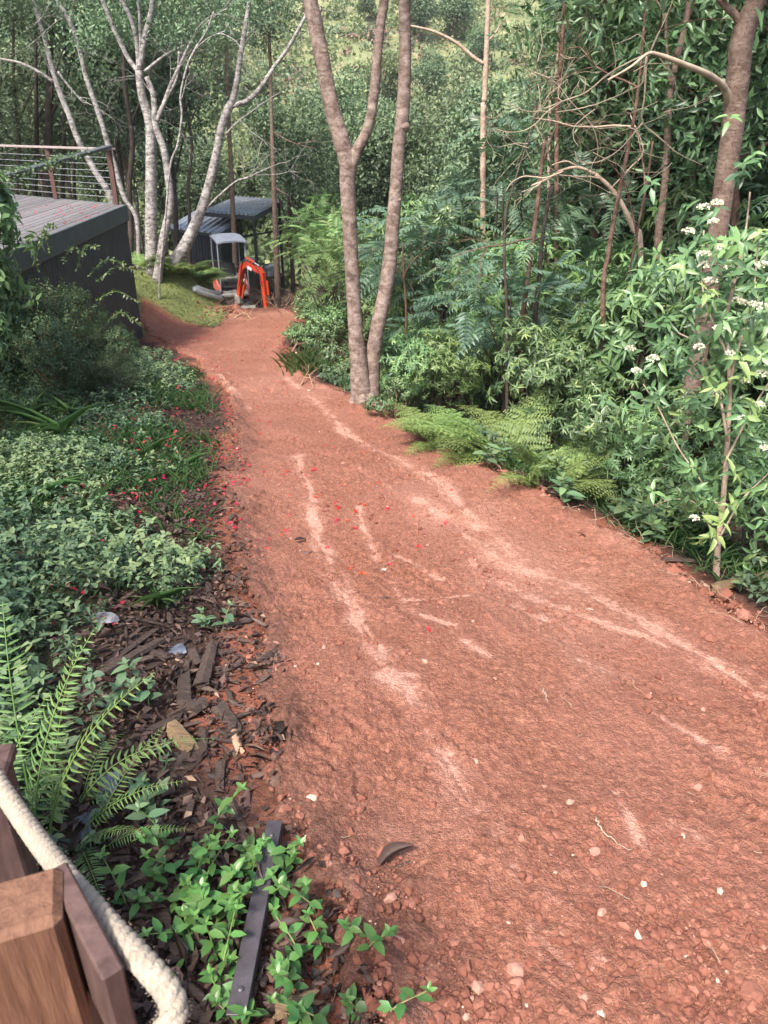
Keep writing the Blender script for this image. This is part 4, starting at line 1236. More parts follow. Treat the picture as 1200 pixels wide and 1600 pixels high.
for sx in (-1, 1):
    cx = sx * .385
    mb = MB()                                               # rubber belt with lugs
    ha, hz, r = .60, .20, .19
    prof = [(y_, hz + r * 1) for y_ in np.linspace(-ha, ha, 8)] + [(ha + r * math.sin(a), hz + r * math.cos(a)) for a in np.linspace(.3, 2.84, 8)] + [(y_, hz - r) for y_ in np.linspace(ha, -ha, 8)] + [(-ha - r * math.sin(a), hz - r * math.cos(a)) for a in np.linspace(.3, 2.84, 8)]
    prof = np.array(prof); k = len(prof); cen = np.array([0, hz])
    V = []
    for f in (1.0, .86):
        q = np.where(np.abs(prof[:, :1]) > ha, cen + np.sign(prof[:, :1]) * np.array([[ha, 0]]) + (prof - (cen + np.sign(prof[:, :1]) * np.array([[ha, 0]]))) * f, np.stack([prof[:, 0], hz + (prof[:, 1] - hz) * f], 1))
        for dx in (-.115, .115): V.append(np.stack([np.full(k, cx + dx), q[:, 0], q[:, 1]], 1))
    V = np.concatenate(V); i = np.arange(k); j = (i + 1) % k
    Q = np.concatenate([np.stack([i, j, k + j, k + i], 1), np.stack([2 * k + i, 3 * k + i, 3 * k + j, 2 * k + j], 1), np.stack([i, 2 * k + i, 2 * k + j, j], 1), np.stack([k + i, k + j, 3 * k + j, 3 * k + i], 1)])
    mb.add(V, None, Q)
    for q in range(k):
        p = prof[q]; d = unit(p - np.array([np.clip(p[0], -ha, ha), hz])); tg = np.array([d[1], -d[0]])
        box(mb, (cx, p[0] + d[0] * .012, p[1] + d[1] * .012), (.23, .045, .03), np.stack([[1, 0, 0], [0, tg[0], tg[1]], [0, d[0], d[1]]], 1), bev=.006)
    tr = xp(mb, 'track', M['rubber'])
    mb = MB(); box(mb, (cx, 0, hz), (.12, 1.1, .16), bev=.02); xp(mb, 'track_frame', M['machine_grey'], tr)
    for y_, rr in ((-ha, .145), (ha, .145), (-.3, .07), (0, .07), (.3, .07)):
        mb = MB(); turned(mb, [(0, -.08), (rr, -.08), (rr, -.03), (rr * .8, 0), (rr, .03), (rr, .08), (0, .08)], (cx, y_, hz if rr > .1 else hz - .09), 14, axis=((0, 0, 1), (1, 0, 0))); xp(mb, 'roller', M['machine_grey'], tr, True)
mb = MB(); box(mb, (0, 0, .36), (.62, .7, .16), bev=.03); turned(mb, [(.30, .42), (.32, .44), (.32, .52), (.28, .52)], (0, 0, 0), 20); xp(mb, 'undercarriage', M['machine_grey'])
mb = MB()                                                   # dozer blade, curved
V = []
for i in range(7):
    a = i / 6; y_ = -1.02 - .05 * math.sin(a * 3.14) ; z = .04 + .28 * a
    V += [(-.50, y_ + .05, z), (.50, y_ + .05, z), (-.50, y_ + .085, z), (.50, y_ + .085, z)]
Q = []
for i in range(6):
    a = 4 * i; b2 = a + 4
    Q += [(a, b2, b2 + 1, a + 1), (a + 2, a + 3, b2 + 3, b2 + 2), (a, a + 2, b2 + 2, b2), (a + 1, b2 + 1, b2 + 3, a + 3)]
mb.add(V, None, Q); xp(mb, 'dozer_blade', M['machine_grey'])
for sx in (-.22, .22):
    mb = MB(); bar(mb, (sx, -.3, .30), (sx, -.95, .16), .07, .10, bev=.01); xp(mb, 'blade_arm', M['machine_grey'])
# slewing house: floor, rear hood, side panels
mb = MB(); box(mb, (0, .06, .58), (.94, 1.05, .12), bev=.03); xp(mb, 'floor_plate', M['machine_grey'])
mb = MB(); box(mb, (0, .42, .86), (.92, .42, .48), bev=.10); xp(mb, 'engine_hood', M['machine_grey'])
for sx in (-1, 1):
    mb = MB(); v = np.array([(-.42, .62), (.56, .62), (.60, .80), (.52, 1.10), (.20, 1.16), (-.05, .92), (-.40, .86)]); x0 = sx * .445
    k = len(v); Vv = np.concatenate([np.stack([np.full(k, x0), v[:, 0], v[:, 1]], 1), np.stack([np.full(k, x0 + sx * .05), v[:, 0], v[:, 1]], 1)])
    T = [(0, i, i + 1) for i in range(1, k - 1)] + [(k, k + i + 1, k + i) for i in range(1, k - 1)]
    mb.add(Vv, T, [(i, (i + 1) % k, k + (i + 1) % k, k + i) for i in range(k)]); xp(mb, 'side_panel', M['faded_orange'])
mb = MB(); box(mb, (0, .14, .93), (.44, .40, .12), bev=.04); st = xp(mb, 'seat', M['seat_black'])
mb = MB(); box(mb, (0, .34, 1.20), (.44, .12, .50), np.array(Matrix.Rotation(math.radians(-10), 3, 'X')), bev=.05); xp(mb, 'backrest', M['seat_black'], st)
for sx in (-.30, .30):
    mb = MB(); box(mb, (sx, -.02, .92), (.14, .30, .20), bev=.03); cs = xp(mb, 'console', M['seat_black'])
    mb = MB(); tube(mb, [(sx, -.1, 1.0), (sx * .95, -.14, 1.12), (sx * .93, -.16, 1.26)], [.012, .012, .022], 6); xp(mb, 'lever', M['seat_black'], cs)
for sx in (-.08, .08):
    mb = MB(); tube(mb, [(sx, -.34, .64), (sx, -.36, .9), (sx, -.32, 1.08)], [.012, .012, .02], 6); xp(mb, 'lever', M['seat_black'])
mb = MB(); box(mb, (0, -.41, .84), (.80, .04, .05), bev=.01); xp(mb, 'front_bar', M['dark_steel'])
mb = MB(); turned(mb, [(0, 0), (.07, .01), (.085, .05), (.07, .10), (0, .12)], (.28, -.46, .96), 12); xp(mb, 'work_lamp', M['white_plastic'], sm=True)
# canopy on four posts
for sx in (-1, 1):
    mb = MB(); tube(mb, spline([(sx * .44, -.44, .62), (sx * .45, -.50, 1.3), (sx * .44, -.46, 1.9), (sx * .42, -.34, 2.22), (sx * .42, -.2, 2.28)], 18), .021, 8); xp(mb, 'canopy_post', M['canopy'], sm=True)
    mb = MB(); tube(mb, spline([(sx * .44, .52, 1.08), (sx * .44, .56, 1.7), (sx * .43, .50, 2.2), (sx * .42, .36, 2.28)], 16), .021, 8); xp(mb, 'canopy_post', M['canopy'], sm=True)
mb = MB(); V = []; nx, ny = 9, 9
for z0 in (0, -.05):
    for i in range(nx):
        for j in range(ny):
            x_ = -.47 + .94 * i / (nx - 1); y_ = -.56 + 1.12 * j / (ny - 1)
            V.append((x_, y_, 2.33 - .07 * abs(x_ / .52) ** 4 - .06 * abs((y_ - .02) / .64) ** 4 + .05 * (y_ / .64) + z0))
Q = []
for i in range(nx - 1):
    for j in range(ny - 1):
        a = i * ny + j; Q += [(a, a + ny, a + ny + 1, a + 1), (81 + a, 81 + a + 1, 81 + a + ny + 1, 81 + a + ny)]
for i in range(nx - 1): a = i * ny; Q += [(a, 81 + a, 81 + a + ny, a + ny), (a + 8, a + ny + 8, 81 + a + ny + 8, 81 + a + 8)]
for j in range(ny - 1): Q += [(j, j + 1, 81 + j + 1, 81 + j), (72 + j, 81 + 72 + j, 81 + 72 + j + 1, 72 + j + 1)]
mb.add(V, None, Q); xp(mb, 'canopy', M['canopy'])
# digging gear: swing post, cranked boom, dipper, bucket and rams
mb = MB(); box(mb, (.05, -.60, .47), (.18, .22, .30), bev=.04); xp(mb, 'swing_post', M['machine_grey'])
def limb(pts, widths, w, name, mat, par=exc):
    """plate limb in the plane x = .05, thick w, with the heights in widths"""
    pts = np.array(pts, float); d = unit(np.gradient(pts, axis=0)); nn = np.stack([-d[:, 1], d[:, 0]], 1)
    up_ = pts + nn * np.array(widths)[:, None] / 2; lo = pts - nn * np.array(widths)[:, None] / 2
    k = len(pts); V = []
    for x_ in (.05 - w / 2, .05 + w / 2):
        for arr in (up_, lo): V += [(x_, q[0], q[1]) for q in arr]
    i = np.arange(k - 1)
    Q = np.concatenate([np.stack([i, i + 1, k + i + 1, k + i], 1), np.stack([2 * k + i, 3 * k + i, 3 * k + i + 1, 2 * k + i + 1], 1), np.stack([i, 2 * k + i, 2 * k + i + 1, i + 1], 1), np.stack([k + i, k + i + 1, 3 * k + i + 1, 3 * k + i], 1)])
    Q = np.concatenate([Q, [(0, k, 3 * k, 2 * k), (k - 1, 3 * k - 1, 4 * k - 1, 2 * k - 1)]])
    mb = MB(); mb.add(V, None, Q); return xp(mb, name, mat, par)
boom_pts = spline(np.array([(-.62, .40, 0), (-.74, .95, 0), (-.90, 1.46, 0), (-1.10, 1.60, 0), (-1.42, 1.52, 0), (-1.72, 1.40, 0)]), 20)[:, :2]
boom = limb(boom_pts, np.interp(np.linspace(0, 1, 20), [0, .3, .55, .8, 1], [.10, .12, .19, .15, .11]), .13, 'boom', M['orange'])
mb = MB(); box(mb, (.128, -1.27, 1.50), (.006, .20, .09), np.array(Matrix.Rotation(math.radians(-22), 3, 'X')).T); xp(mb, 'decal', M['decal'], boom)
mb = MB(); box(mb, (-.028, -1.27, 1.50), (.006, .20, .09), np.array(Matrix.Rotation(math.radians(-22), 3, 'X')).T); xp(mb, 'decal', M['decal'], boom)
dip_pts = np.array([(-1.62, 1.54), (-1.72, 1.38), (-1.76, .95), (-1.79, .55), (-1.80, .16)])
dip = limb(dip_pts, [.10, .15, .13, .10, .09], .12, 'dipper', M['orange'])
def ram(a, b2, f, name, par, mat='orange'):
    a = np.array(a); b2 = np.array(b2); c_ = a + (b2 - a) * f; mb = MB()
    tube(mb, [a, c_], .038, 8); o = xp(mb, name, M[mat], par)
    mb = MB(); tube(mb, [c_, b2], .018, 6); xp(mb, 'rod', M['chrome'], o)
ram((.05, -.78, .52), (.05, -1.02, 1.28), .55, 'boom_ram', boom)
ram((.05, -1.10, 1.80), (.05, -1.62, 1.60), .6, 'dipper_ram', boom)
ram((.05, -1.90, 1.18), (.05, -1.95, .42), .55, 'bucket_ram', dip)
mb = MB(); tube(mb, spline([(.10, -.66, .7), (.14, -.84, 1.2), (.14, -1.0, 1.62), (.13, -1.3, 1.66), (.12, -1.55, 1.5), (.12, -1.72, 1.1)], 22), .014, 5); xp(mb, 'hose', M['hose'], boom, True)
mb = MB(); tube(mb, spline([(0, -.66, .7), (-.03, -.86, 1.2), (-.03, -1.0, 1.66), (-.02, -1.3, 1.70), (-.02, -1.6, 1.5), (-.02, -1.76, 1.0)], 22), .014, 5); xp(mb, 'hose', M['hose'], boom, True)
mb = MB(); k = 9; V = []                                    # bucket: curved shell with cheeks and teeth
arc = [(-1.76 + .24 * math.cos(a) , .14 + .22 * math.sin(a)) for a in np.linspace(2.0, 5.2, k)]
for x_ in (-.15, .25): V += [(x_, p[0], p[1]) for p in arc]
Q = [(i, i + 1, k + i + 1, k + i) for i in range(k - 1)]
T = [(0, i + 1, i) for i in range(1, k - 1)] + [(k, k + i, k + i + 1) for i in range(1, k - 1)]
mb.add(V, T, Q); bk = xp(mb, 'bucket', M['orange'])
for i in range(4):
    mb = MB(); x_ = -.12 + .34 * i / 3; bar(mb, (x_, arc[-1][0], arc[-1][1]), (x_, arc[-1][0] + .10, arc[-1][1] - .02), .04, .025, bev=.006); xp(mb, 'tooth', M['machine_grey'], bk)

_R = Matrix.Translation((.05, -.60, 0)) @ Matrix.Rotation(math.radians(33), 4, 'Z') @ Matrix.Translation((-.05, .60, 0))
for o in exc.children:                                      # the digging gear is swung to the right of the cab
    if o.name.split('.')[0] in ('boom', 'dipper', 'bucket', 'swing_post'): o.matrix_local = _R @ o.matrix_local

# white pipes lying on the grass
M['pvc'] = plain('white_pvc', (.62, .62, .60), .45, var=.12, scale=6, bumps=.05)
def pipe(pts, r, lab, dark_end):
    P = [on_ground(*p) + np.array([0, 0, r + .02]) for p in pts]
    t = thing('pipe', lab, 'pipe', P[0] - np.array([0, 0, r]), 'white plastic pipes on the grass')
    mb = MB(); S = spline(P, 16); tube(mb, S, r, 12, cap=True); child(mb, 'pipe_wall', M['pvc'], t)
    mb = MB(); d = unit(S[-1] - S[-2]); tube(mb, [S[-1] - d * .01, S[-1] + d * .10], r * 1.12, 12); child(mb, 'end_socket', M['seat_black'] if dark_end else M['pvc'], t)
pipe([(303, 457), (318, 465), (346, 472)], .075, 'long white plastic pipe with a dark end lying on the grass', True)
pipe([(308, 455), (325, 461), (340, 463)], .07, 'shorter white plastic pipe behind the long one on the grass', False)

# ------------------------------------------------------------------ the viewer's steps: post, rope and treads
M['post_light'] = wood_mat('light_brown_post', (.10, .045, .028), (.25, .125, .075), (14, 14, 1.2), 6, .7, 1.0)
M['post_dark'] = wood_mat('dark_stained_post', (.05, .028, .024), (.16, .095, .085), (7, 7, 1.5), 5, .6, .35)
M['tread'] = wood_mat('dark_stained_decking', (.035, .016, .016), (.085, .045, .042), (1.2, 14, 14), 4, .45, .3, .5)
M['rope'] = plain('cream_rope', (.34, .285, .225), .9, var=.22, scale=60, bumps=1.0, bscale=260, bdist=.004)
M['dropping'] = plain('white_dropping', (.75, .75, .73), .8, var=.1, bumps=.2)
ZT = .60
def on_level(px, py, z):
    d = ray(px, py); return EYE + d * ((z - EYE[2]) / d[2])
pa = at_d(95, 1436, .93); pb = at_d(95, 1361, .985)          # right front and right back corner of the post top
ed = unit((pb - pa) * (1, 1, 0)); el = np.array([-ed[1], ed[0], 0.0]); zt = pa[2]
dp = .088; wd = .115
cen = pa + ed * dp / 2 + el * wd / 2
post = thing('handrail_post', 'light brown timber post with a flat sawn top right beside the viewer', 'post', (cen[0], cen[1], ZT))
mb = MB(); box(mb, (cen[0], cen[1], (zt + ZT - .3) / 2), (wd, dp, zt - ZT + .3), frame(el, (0, 0, 1)), .9, bev=.010); child(mb, 'post_block', M['post_light'], post, False)
s0 = on_level(88, 1352, zt - .012); s1 = on_level(176, 1520, zt - .012)
mb = MB(); bar(mb, s0 + (0, 0, -.09), s1 + (0, 0, -.09), .026, .18, .8, bev=.003); child(mb, 'side_board', M['post_dark'], post, False)
p3 = on_level(14, 1250, ZT + .30)
post2 = thing('rope_post', 'dark stained rope post rising behind the cream rope at the deck edge', 'post', (p3[0] - .05, p3[1], ZT))
mb = MB(); box(mb, (p3[0] - .07, p3[1] + .04, ZT + .16), (.10, .10, .34), rotz(.2), .4, bev=.005); child(mb, 'post_block', M['post_dark'], post2, False)
mb = MB(); box(mb, (p3[0] - .07, p3[1] + .04, ZT + .345), (.125, .125, .03), rotz(.2), .4, bev=.006); child(mb, 'cap', M['post_dark'], post2, False)
# deck treads
steps = thing('viewing_deck', 'dark stained deck boards spotted with droppings below the cream rope', 'deck', (-1.2, 1.2, ZT))
e0 = on_level(30, 1300, ZT); e1 = on_level(60, 1420, ZT)
run = unit((e1 - e0) * (1, 1, 0)); across = np.array([run[1], -run[0], 0]); across = across if across[0] < 0 else -across
for i in range(-3, 9):
    c = e0 + run * (i * .097) + across * .9
    mb = MB(); box(mb, (c[0], c[1], ZT - .016), (1.8, .090, .032), frame(across, (0, 0, 1)), rng.random(), bev=.004); bd = child(mb, 'board', M['tread'], steps, False)
mb = MB(); c = e0 + run * .28 + across * .05; bar(mb, c - run * .6 + (0, 0, -.13), c + run * .6 + (0, 0, -.13), .045, .19, .3, bev=.004); child(mb, 'edge_beam', M['post_dark'], steps, False)
mb = MB(); q0 = on_level(-60, 1330, ZT); 
for px, py, r in ((13, 1337, .010), (36, 1366, .009), (36, 1374, .006), (40, 1378, .004), (7, 1352, .004)):
    g = on_level(px, py, ZT + .002); turned(mb, [(r * 1.0, 0), (r * .8, .003), (0, .004)], g, 9)
o = child(mb, 'dropping', M['dropping'], steps); o['kind'] = 'stuff'
# rope of three twisted strands, slung past the post and curling down in front of it
RP = [(-60, 1130, 1.45), (-10, 1212, 1.32), (35, 1280, 1.22), (78, 1338, 1.12), (132, 1402, 1.03), (185, 1462, .96), (232, 1512, .91), (262, 1548, .885), (272, 1578, .87), (262, 1606, .86), (232, 1640, .86), (190, 1690, .87)]
S = spline([at_d(*p) for p in RP], 260)
dl = np.concatenate([[0], np.cumsum(np.linalg.norm(np.diff(S, axis=0), axis=1))])
rope = thing('rope', 'thick cream twisted rope slung past the timber post and curling under it', 'rope', S[90])
tg = unit(np.gradient(S, axis=0)); u0 = unit(np.cross(tg, np.array([.9, .1, .4]))); w0 = np.cross(tg, u0)
for k in range(4):
    ph = dl / .062 * 2 * math.pi + k * 1.5708
    C_ = S + (u0 * np.cos(ph)[:, None] + w0 * np.sin(ph)[:, None]) * .0080
    mb = MB(); tube(mb, C_, .0084, 10, wob=.06); child(mb, 'strand', M['rope'], rope)
# loose fibres
n = 500; i = rng.integers(2, 258, n); dr = randunit(rng, n); dr = unit(dr - tg[i] * (dr * tg[i]).sum(1, keepdims=True))
mb = MB(); leaves(mb, 'rhomb', S[i] + dr * .018, dr * .6 + tg[i] * rng.normal(size=(n, 1)), randunit(rng, n), rng.uniform(.002, .004, n), .0006, .5)
o = child(mb, 'fibre', M['rope'], rope); o['kind'] = 'stuff'
# ------------------------------------------------------------------ the trees one can point at
rng = np.random.default_rng(61)
def limb_obj(parent, name, pts, Y, mat, sides=10, n=None, ws=1.0, wob=.03, amp=.02):
    S, R = px_path(pts, Y, n, ws); S, R = jitter_path(S, R, rng, amp)
    mb = MB(); tube(mb, S, R, sides, rng.random(), wob=wob); o = child(mb, name, mat, parent)
    return S
def base_y(px, py): return on_ground(px, py)[1]
def crown_at(parent, mat, C, rad, n, L, W, seed, nb=9):
    rg = np.random.default_rng(seed); P, A, tn = blob_points(rg, n, rad, nb, .35, C)
    mb = MB()
    for i in range(4):
        leaves(mb, 'lance' if L > .12 else 'rhomb', P + rg.normal(size=P.shape) * .10, unit(A * .5 + rg.normal(size=A.shape) * .8), A + rg.normal(size=A.shape) * .5, L * rg.uniform(.6, 1.3, n), W, np.clip(tn + rg.normal(size=n) * .1, 0, 1))
    return child(mb, 'crown', mat, parent)

# twin-trunked tree at the edge of the track
Y1 = base_y(570, 632) - .02
g = on_ground(570, 632)
t = thing('twin_trunked_tree', 'tree with two ringed pinkish trunks, one forking, at the right edge of the track', 'tree', g)
a = limb_obj(t, 'trunk', [(572, 652, 50), (566, 620, 44), (560, 560, 33), (555, 510, 29), (551, 440, 28), (547, 360, 29), (543, 290, 31), (543, 255, 34), (532, 215, 33), (518, 165, 31), (505, 100, 30), (493, 40, 31), (484, 0, 30), (462, -90, 27), (430, -220, 22), (400, -340, 14)], Y1, M['bark_pink'], 14, 90, .80)
limb_obj(t, 'trunk', [(574, 650, 46), (578, 620, 40), (582, 580, 29), (586, 535, 27), (597, 480, 28), (608, 420, 27), (614, 350, 26), (618, 300, 24), (623, 230, 24), (628, 190, 26), (631, 150, 25), (633, 80, 23), (632, 0, 22), (636, -120, 20), (650, -300, 13)], Y1 + .06, M['bark_pink'], 14, 90, .84)
limb_obj(t, 'branch', [(546, 292, 12), (549, 262, 20), (557, 238, 22), (570, 212, 20), (580, 180, 19), (586, 130, 19), (592, 60, 18), (600, 0, 18), (612, -110, 15), (640, -250, 9)], Y1 - .02, M['bark_pink'], 12, 50, .82)
mb = MB()
for c, r in (((629, 198), .07), ((619, 312), .05), ((552, 262), .05), ((553, 430), .03), ((541, 330), .03)):
    q = at_y(c[0] + 3, c[1], Y1 + .02); lm = lump(rng, ICO1, .3, 1.0) * r * .8; mb = MB(); mb.add(lm + q, ICO1[1]); child(mb, 'knot', M['bark_pink'], t)
mb = MB(); q = np.array(g)
for a_ in np.arange(7) / 7 * 6.283:
    d = np.array([math.cos(a_), math.sin(a_), 0]); tube(mb, spline([q + (0, 0, .16) + d * .09, q + (0, 0, .02) + d * .17, q + d * .30 + (0, 0, -.12)], 7), [.07, .065, .06, .05, .045, .035, .02], 7, .5)
child(mb, 'root', M['bark_pink'], t)
crown_at(t, M['leaf_far'], at_y(500, -420, Y1), (2.2, 2.0, 1.2), 500, .13, .05, 301)

# big leaning tree at the right
Y2 = 6.6
g2 = at_y(1074, 640, Y2); g2[2] = ground_z(g2[0], Y2)
t = thing('leaning_tree', 'stout brown trunk leaning right behind the white flowering shrub', 'tree', g2)
limb_obj(t, 'trunk', [(1050, 720, 36), (1074, 630, 32), (1090, 560, 31), (1104, 480, 31), (1116, 400, 33), (1126, 330, 35), (1135, 270, 37), (1146, 190, 39), (1153, 120, 40), (1160, 60, 40), (1178, 10, 36), (1205, -60, 32), (1240, -200, 24)], Y2, M['bark_brown'], 14, 70, .88)
limb_obj(t, 'branch', [(1163, 48, 22), (1150, 25, 12), (1130, 5, 11), (1100, -40, 9), (1060, -120, 6)], Y2, M['bark_brown'], 8)
b_ = limb_obj(t, 'branch', [(1140, 162, 13), (1132, 138, 11), (1112, 120, 10), (1085, 107, 9), (1055, 95, 8), (1030, 86, 7), (1012, 84, 5), (985, 105, 4), (950, 125, 3)], [Y2, Y2 - .1, Y2 - .25, Y2 - .4, Y2 - .5, Y2 - .55, Y2 - .6, Y2 - .65, Y2 - .7], M['dead_twig'], 7)
crown_at(t, M['leaf_glossy'], at_y(1190, -230, Y2) , (2.2, 2.0, 1.2), 420, .15, .05, 302)

def trunk_tree(name, lab, cat, mat, paths, Y, group=None, crown=None, twigs=0, sides=9):
    p0 = paths[0][0]; b_ = at_y(p0[0], p0[1], Y if np.isscalar(Y) else Y[0]); b_[2] = ground_z(b_[0], b_[1])
    t = thing(name, lab, cat, b_, group)
    ends = []
    for i, p in enumerate(paths):
        S = limb_obj(t, 'trunk' if i == 0 else 'branch', p if i else [(p[0][0] - (p[1][0] - p[0][0]) * .15, proj((b_[0], b_[1], b_[2] - .1))[1], p[0][2])] + list(p[(1 if abs(proj(b_)[1] - p[0][1]) < 25 else 0):]), Y, mat, sides if i == 0 else 7, None, .84)
        ends.append(S)
    if twigs:
        mb = MB()
        for k in range(twigs):
            S = ends[rng.integers(0, len(ends))]; i = rng.integers(len(S) // 2, len(S))
            twig_tree(mb, S[i], unit(S[min(i + 1, len(S) - 1)] - S[i - 1]) + rng.normal(size=3) * .6, rng.uniform(.5, 1.3), .012, 2, rng)
        child(mb, 'twig', mat, t)['kind'] = 'stuff'
    if crown:
        for (px, py, dy, rad, n, L, W, cm) in crown:
            crown_at(t, M[cm], at_y(px, py, (Y if np.isscalar(Y) else Y[0]) + dy), rad, n, L, W, 310 + len(t.children) + int(px))
    return t

# pale barked trees at the left
YL = 20.5
trunk_tree('pale_barked_tree', 'mottled white trunk rising left of the shed and forking high into three limbs', 'tree', M['bark_white'],
           [[(238, 430, 26), (236, 350, 22), (236, 290, 21), (236, 230, 20), (234, 190, 19), (222, 150, 15), (217, 110, 14)],
            [(217, 114, 9), (200, 90, 9), (178, 45, 9), (160, 0, 8), (140, -50, 6)], [(217, 112, 9), (214, 70, 9), (205, 30, 9), (185, -10, 8), (172, -60, 6)],
            [(218, 110, 12), (226, 60, 12), (236, 20, 11), (242, -30, 10), (250, -90, 8)], [(220, 110, 6), (219, 50, 6), (216, -10, 5), (214, -60, 4)],
            [(226, 112, 6), (245, 96, 5), (262, 84, 4), (290, 70, 3)]], YL, None, [(200, -70, 0, (1.8, 1.8, 1.0), 500, .10, .05, 'leaf_far'), (150, 60, .6, (1.3, 1.3, .9), 350, .10, .05, 'leaf_far')], 9, 11)
trunk_tree('pale_barked_tree', 'crooked white trunk joining the forked white tree at its base', 'tree', M['bark_white'],
           [[(246, 428, 18), (256, 370, 15), (266, 320, 14), (262, 270, 13), (255, 230, 13), (243, 196, 12), (240, 150, 10), (229, 120, 9)],
            [(244, 190, 8), (255, 165, 8), (268, 130, 7), (282, 100, 6), (300, 60, 4)], [(243, 186, 7), (262, 150, 6), (276, 122, 5), (280, 80, 4)]], YL - .3, None, [(300, 40, .3, (1.2, 1.2, .8), 300, .10, .05, 'leaf_far')], 6)
trunk_tree('pale_barked_tree', 'grey white trunk leaning right beside the shed with a long bare side limb', 'tree', M['bark_white'],
           [[(262, 428, 26), (285, 392, 25), (308, 345, 19), (325, 295, 17), (338, 240, 15), (346, 200, 15), (356, 172, 16), (366, 150, 12), (374, 100, 10), (382, 50, 9), (390, 0, 8), (396, -60, 6)],
            [(362, 166, 9), (390, 155, 9), (412, 130, 8), (428, 105, 7), (450, 75, 7), (475, 30, 6), (500, -20, 4)],
            [(330, 262, 4), (350, 215, 3), (372, 190, 3), (388, 178, 2), (412, 160, 2)], [(318, 330, 4), (340, 308, 4), (368, 284, 3), (390, 276, 3), (420, 262, 2)]], YL + .6, None,
           [(390, 10, .6, (1.5, 1.4, .9), 380, .10, .05, 'leaf_far'), (330, 60, 1.0, (1.2, 1.2, .8), 260, .10, .05, 'leaf_far')], 8, 11)
trunk_tree('pale_barked_tree', 'thin pale trunk crossing behind the deck corner post and leaning left', 'tree', M['bark_white'],
           [[(214, 345, 8), (194, 308, 9), (176, 250, 11), (160, 195, 10), (150, 165, 10), (136, 125, 9), (122, 70, 9), (108, 30, 10), (92, 5, 9), (70, -40, 7)], [(110, 28, 5), (116, 0, 4), (122, -40, 3)]], 21.8, None, [(80, -30, 0, (1.6, 1.5, .9), 420, .10, .05, 'leaf_far')], 5)
trunk_tree('pale_barked_tree', 'slim white trunk seen through the middle of the cable railing', 'tree', M['bark_white'],
           [[(175, 320, 12), (150, 270, 12), (125, 225, 11), (108, 180, 11), (92, 140, 10), (80, 100, 10), (70, 60, 9), (58, 20, 8), (40, -40, 6)], [(90, 112, 5), (112, 140, 4), (130, 160, 3)], [(84, 128, 6), (60, 112, 6), (30, 98, 5), (0, 92, 4)]], 22.6, None, [(40, -20, 0, (1.7, 1.5, .9), 420, .10, .05, 'leaf_far')], 5)
trunk_tree('bare_sapling', 'thin pale bare sapling zigzagging between the white trunks', 'tree', M['bark_white'],
           [[(250, 428, 4), (258, 350, 4), (266, 260, 4), (278, 225, 4), (284, 180, 4), (282, 150, 4), (292, 105, 4), (306, 75, 4), (322, 50, 3), (334, 18, 3)], [(306, 76, 2.5), (325, 60, 2), (352, 48, 1.5)]], 19.5, None, None, 3, 6)
for i, (px, w, Y, lab) in enumerate(((76, 19, 25, 'thick dark trunk standing behind the cable railing'), (57, 10, 26, 'dark trunk left of the thick one behind the railing'), (100, 9, 26, 'slim dark trunk right of the thick one behind the railing'),
                                     (204, 11, 24, 'dark trunk standing between the deck corner and the forked white tree'), (118, 7, 27, 'very thin dark trunk behind the slim white trunk'), (28, 8, 24, 'dark trunk near the left end of the cable railing'), (296, 6, 26, 'thin dark trunk behind the crooked white trunk'))):
    dx = rng.normal() * 8
    trunk_tree('dark_trunked_tree', lab, 'tree', M['bark_dark'], [[(px, 335, w), (px - 2, 290, w * .95), (px - dx * .3, 220, w * .85), (px + dx, 130, w * .75), (px + dx * 1.2, 40, w * .6), (px + dx, -60, w * .4)], [(px - dx * .2, 190, w * .4), (px + 22, 140, w * .3), (px + 40, 80, w * .2)]], Y, None,
               [(px + dx, 10, 0, (1.6, 1.6, 1.2), 420, .12, .06, 'leaf_far')], 3, 8)
# slim straight trunks by the shed
trunk_tree('slender_tree', 'slim straight brown trunk standing in front of the shed roof', 'tree', M['bark_brown'], [[(368, 440, 10), (367, 398, 9.5), (364, 330, 9), (361, 260, 8.5), (357, 180, 8), (354, 80, 7.5), (352, -30, 6)]], 27.4, None, [(352, 0, 0, (1.5, 1.5, 1.0), 360, .12, .06, 'leaf_far')], 2)
trunk_tree('slender_tree', 'straight brown trunk right of the excavator with a broken side branch', 'tree', M['bark_brown'], [[(434, 452, 11.5), (432, 400, 11), (430, 340, 10), (428, 290, 9), (425, 200, 7), (423, 120, 6.5), (421, 60, 6), (419, -40, 4)], [(428, 292, 4), (440, 300, 3.5), (452, 306, 2.5)], [(425, 205, 3), (455, 222, 2.2), (490, 232, 1.5)]], 25.2, None,
           [(420, 20, 0, (1.4, 1.3, 1.0), 380, .12, .06, 'leaf_far')], 2)

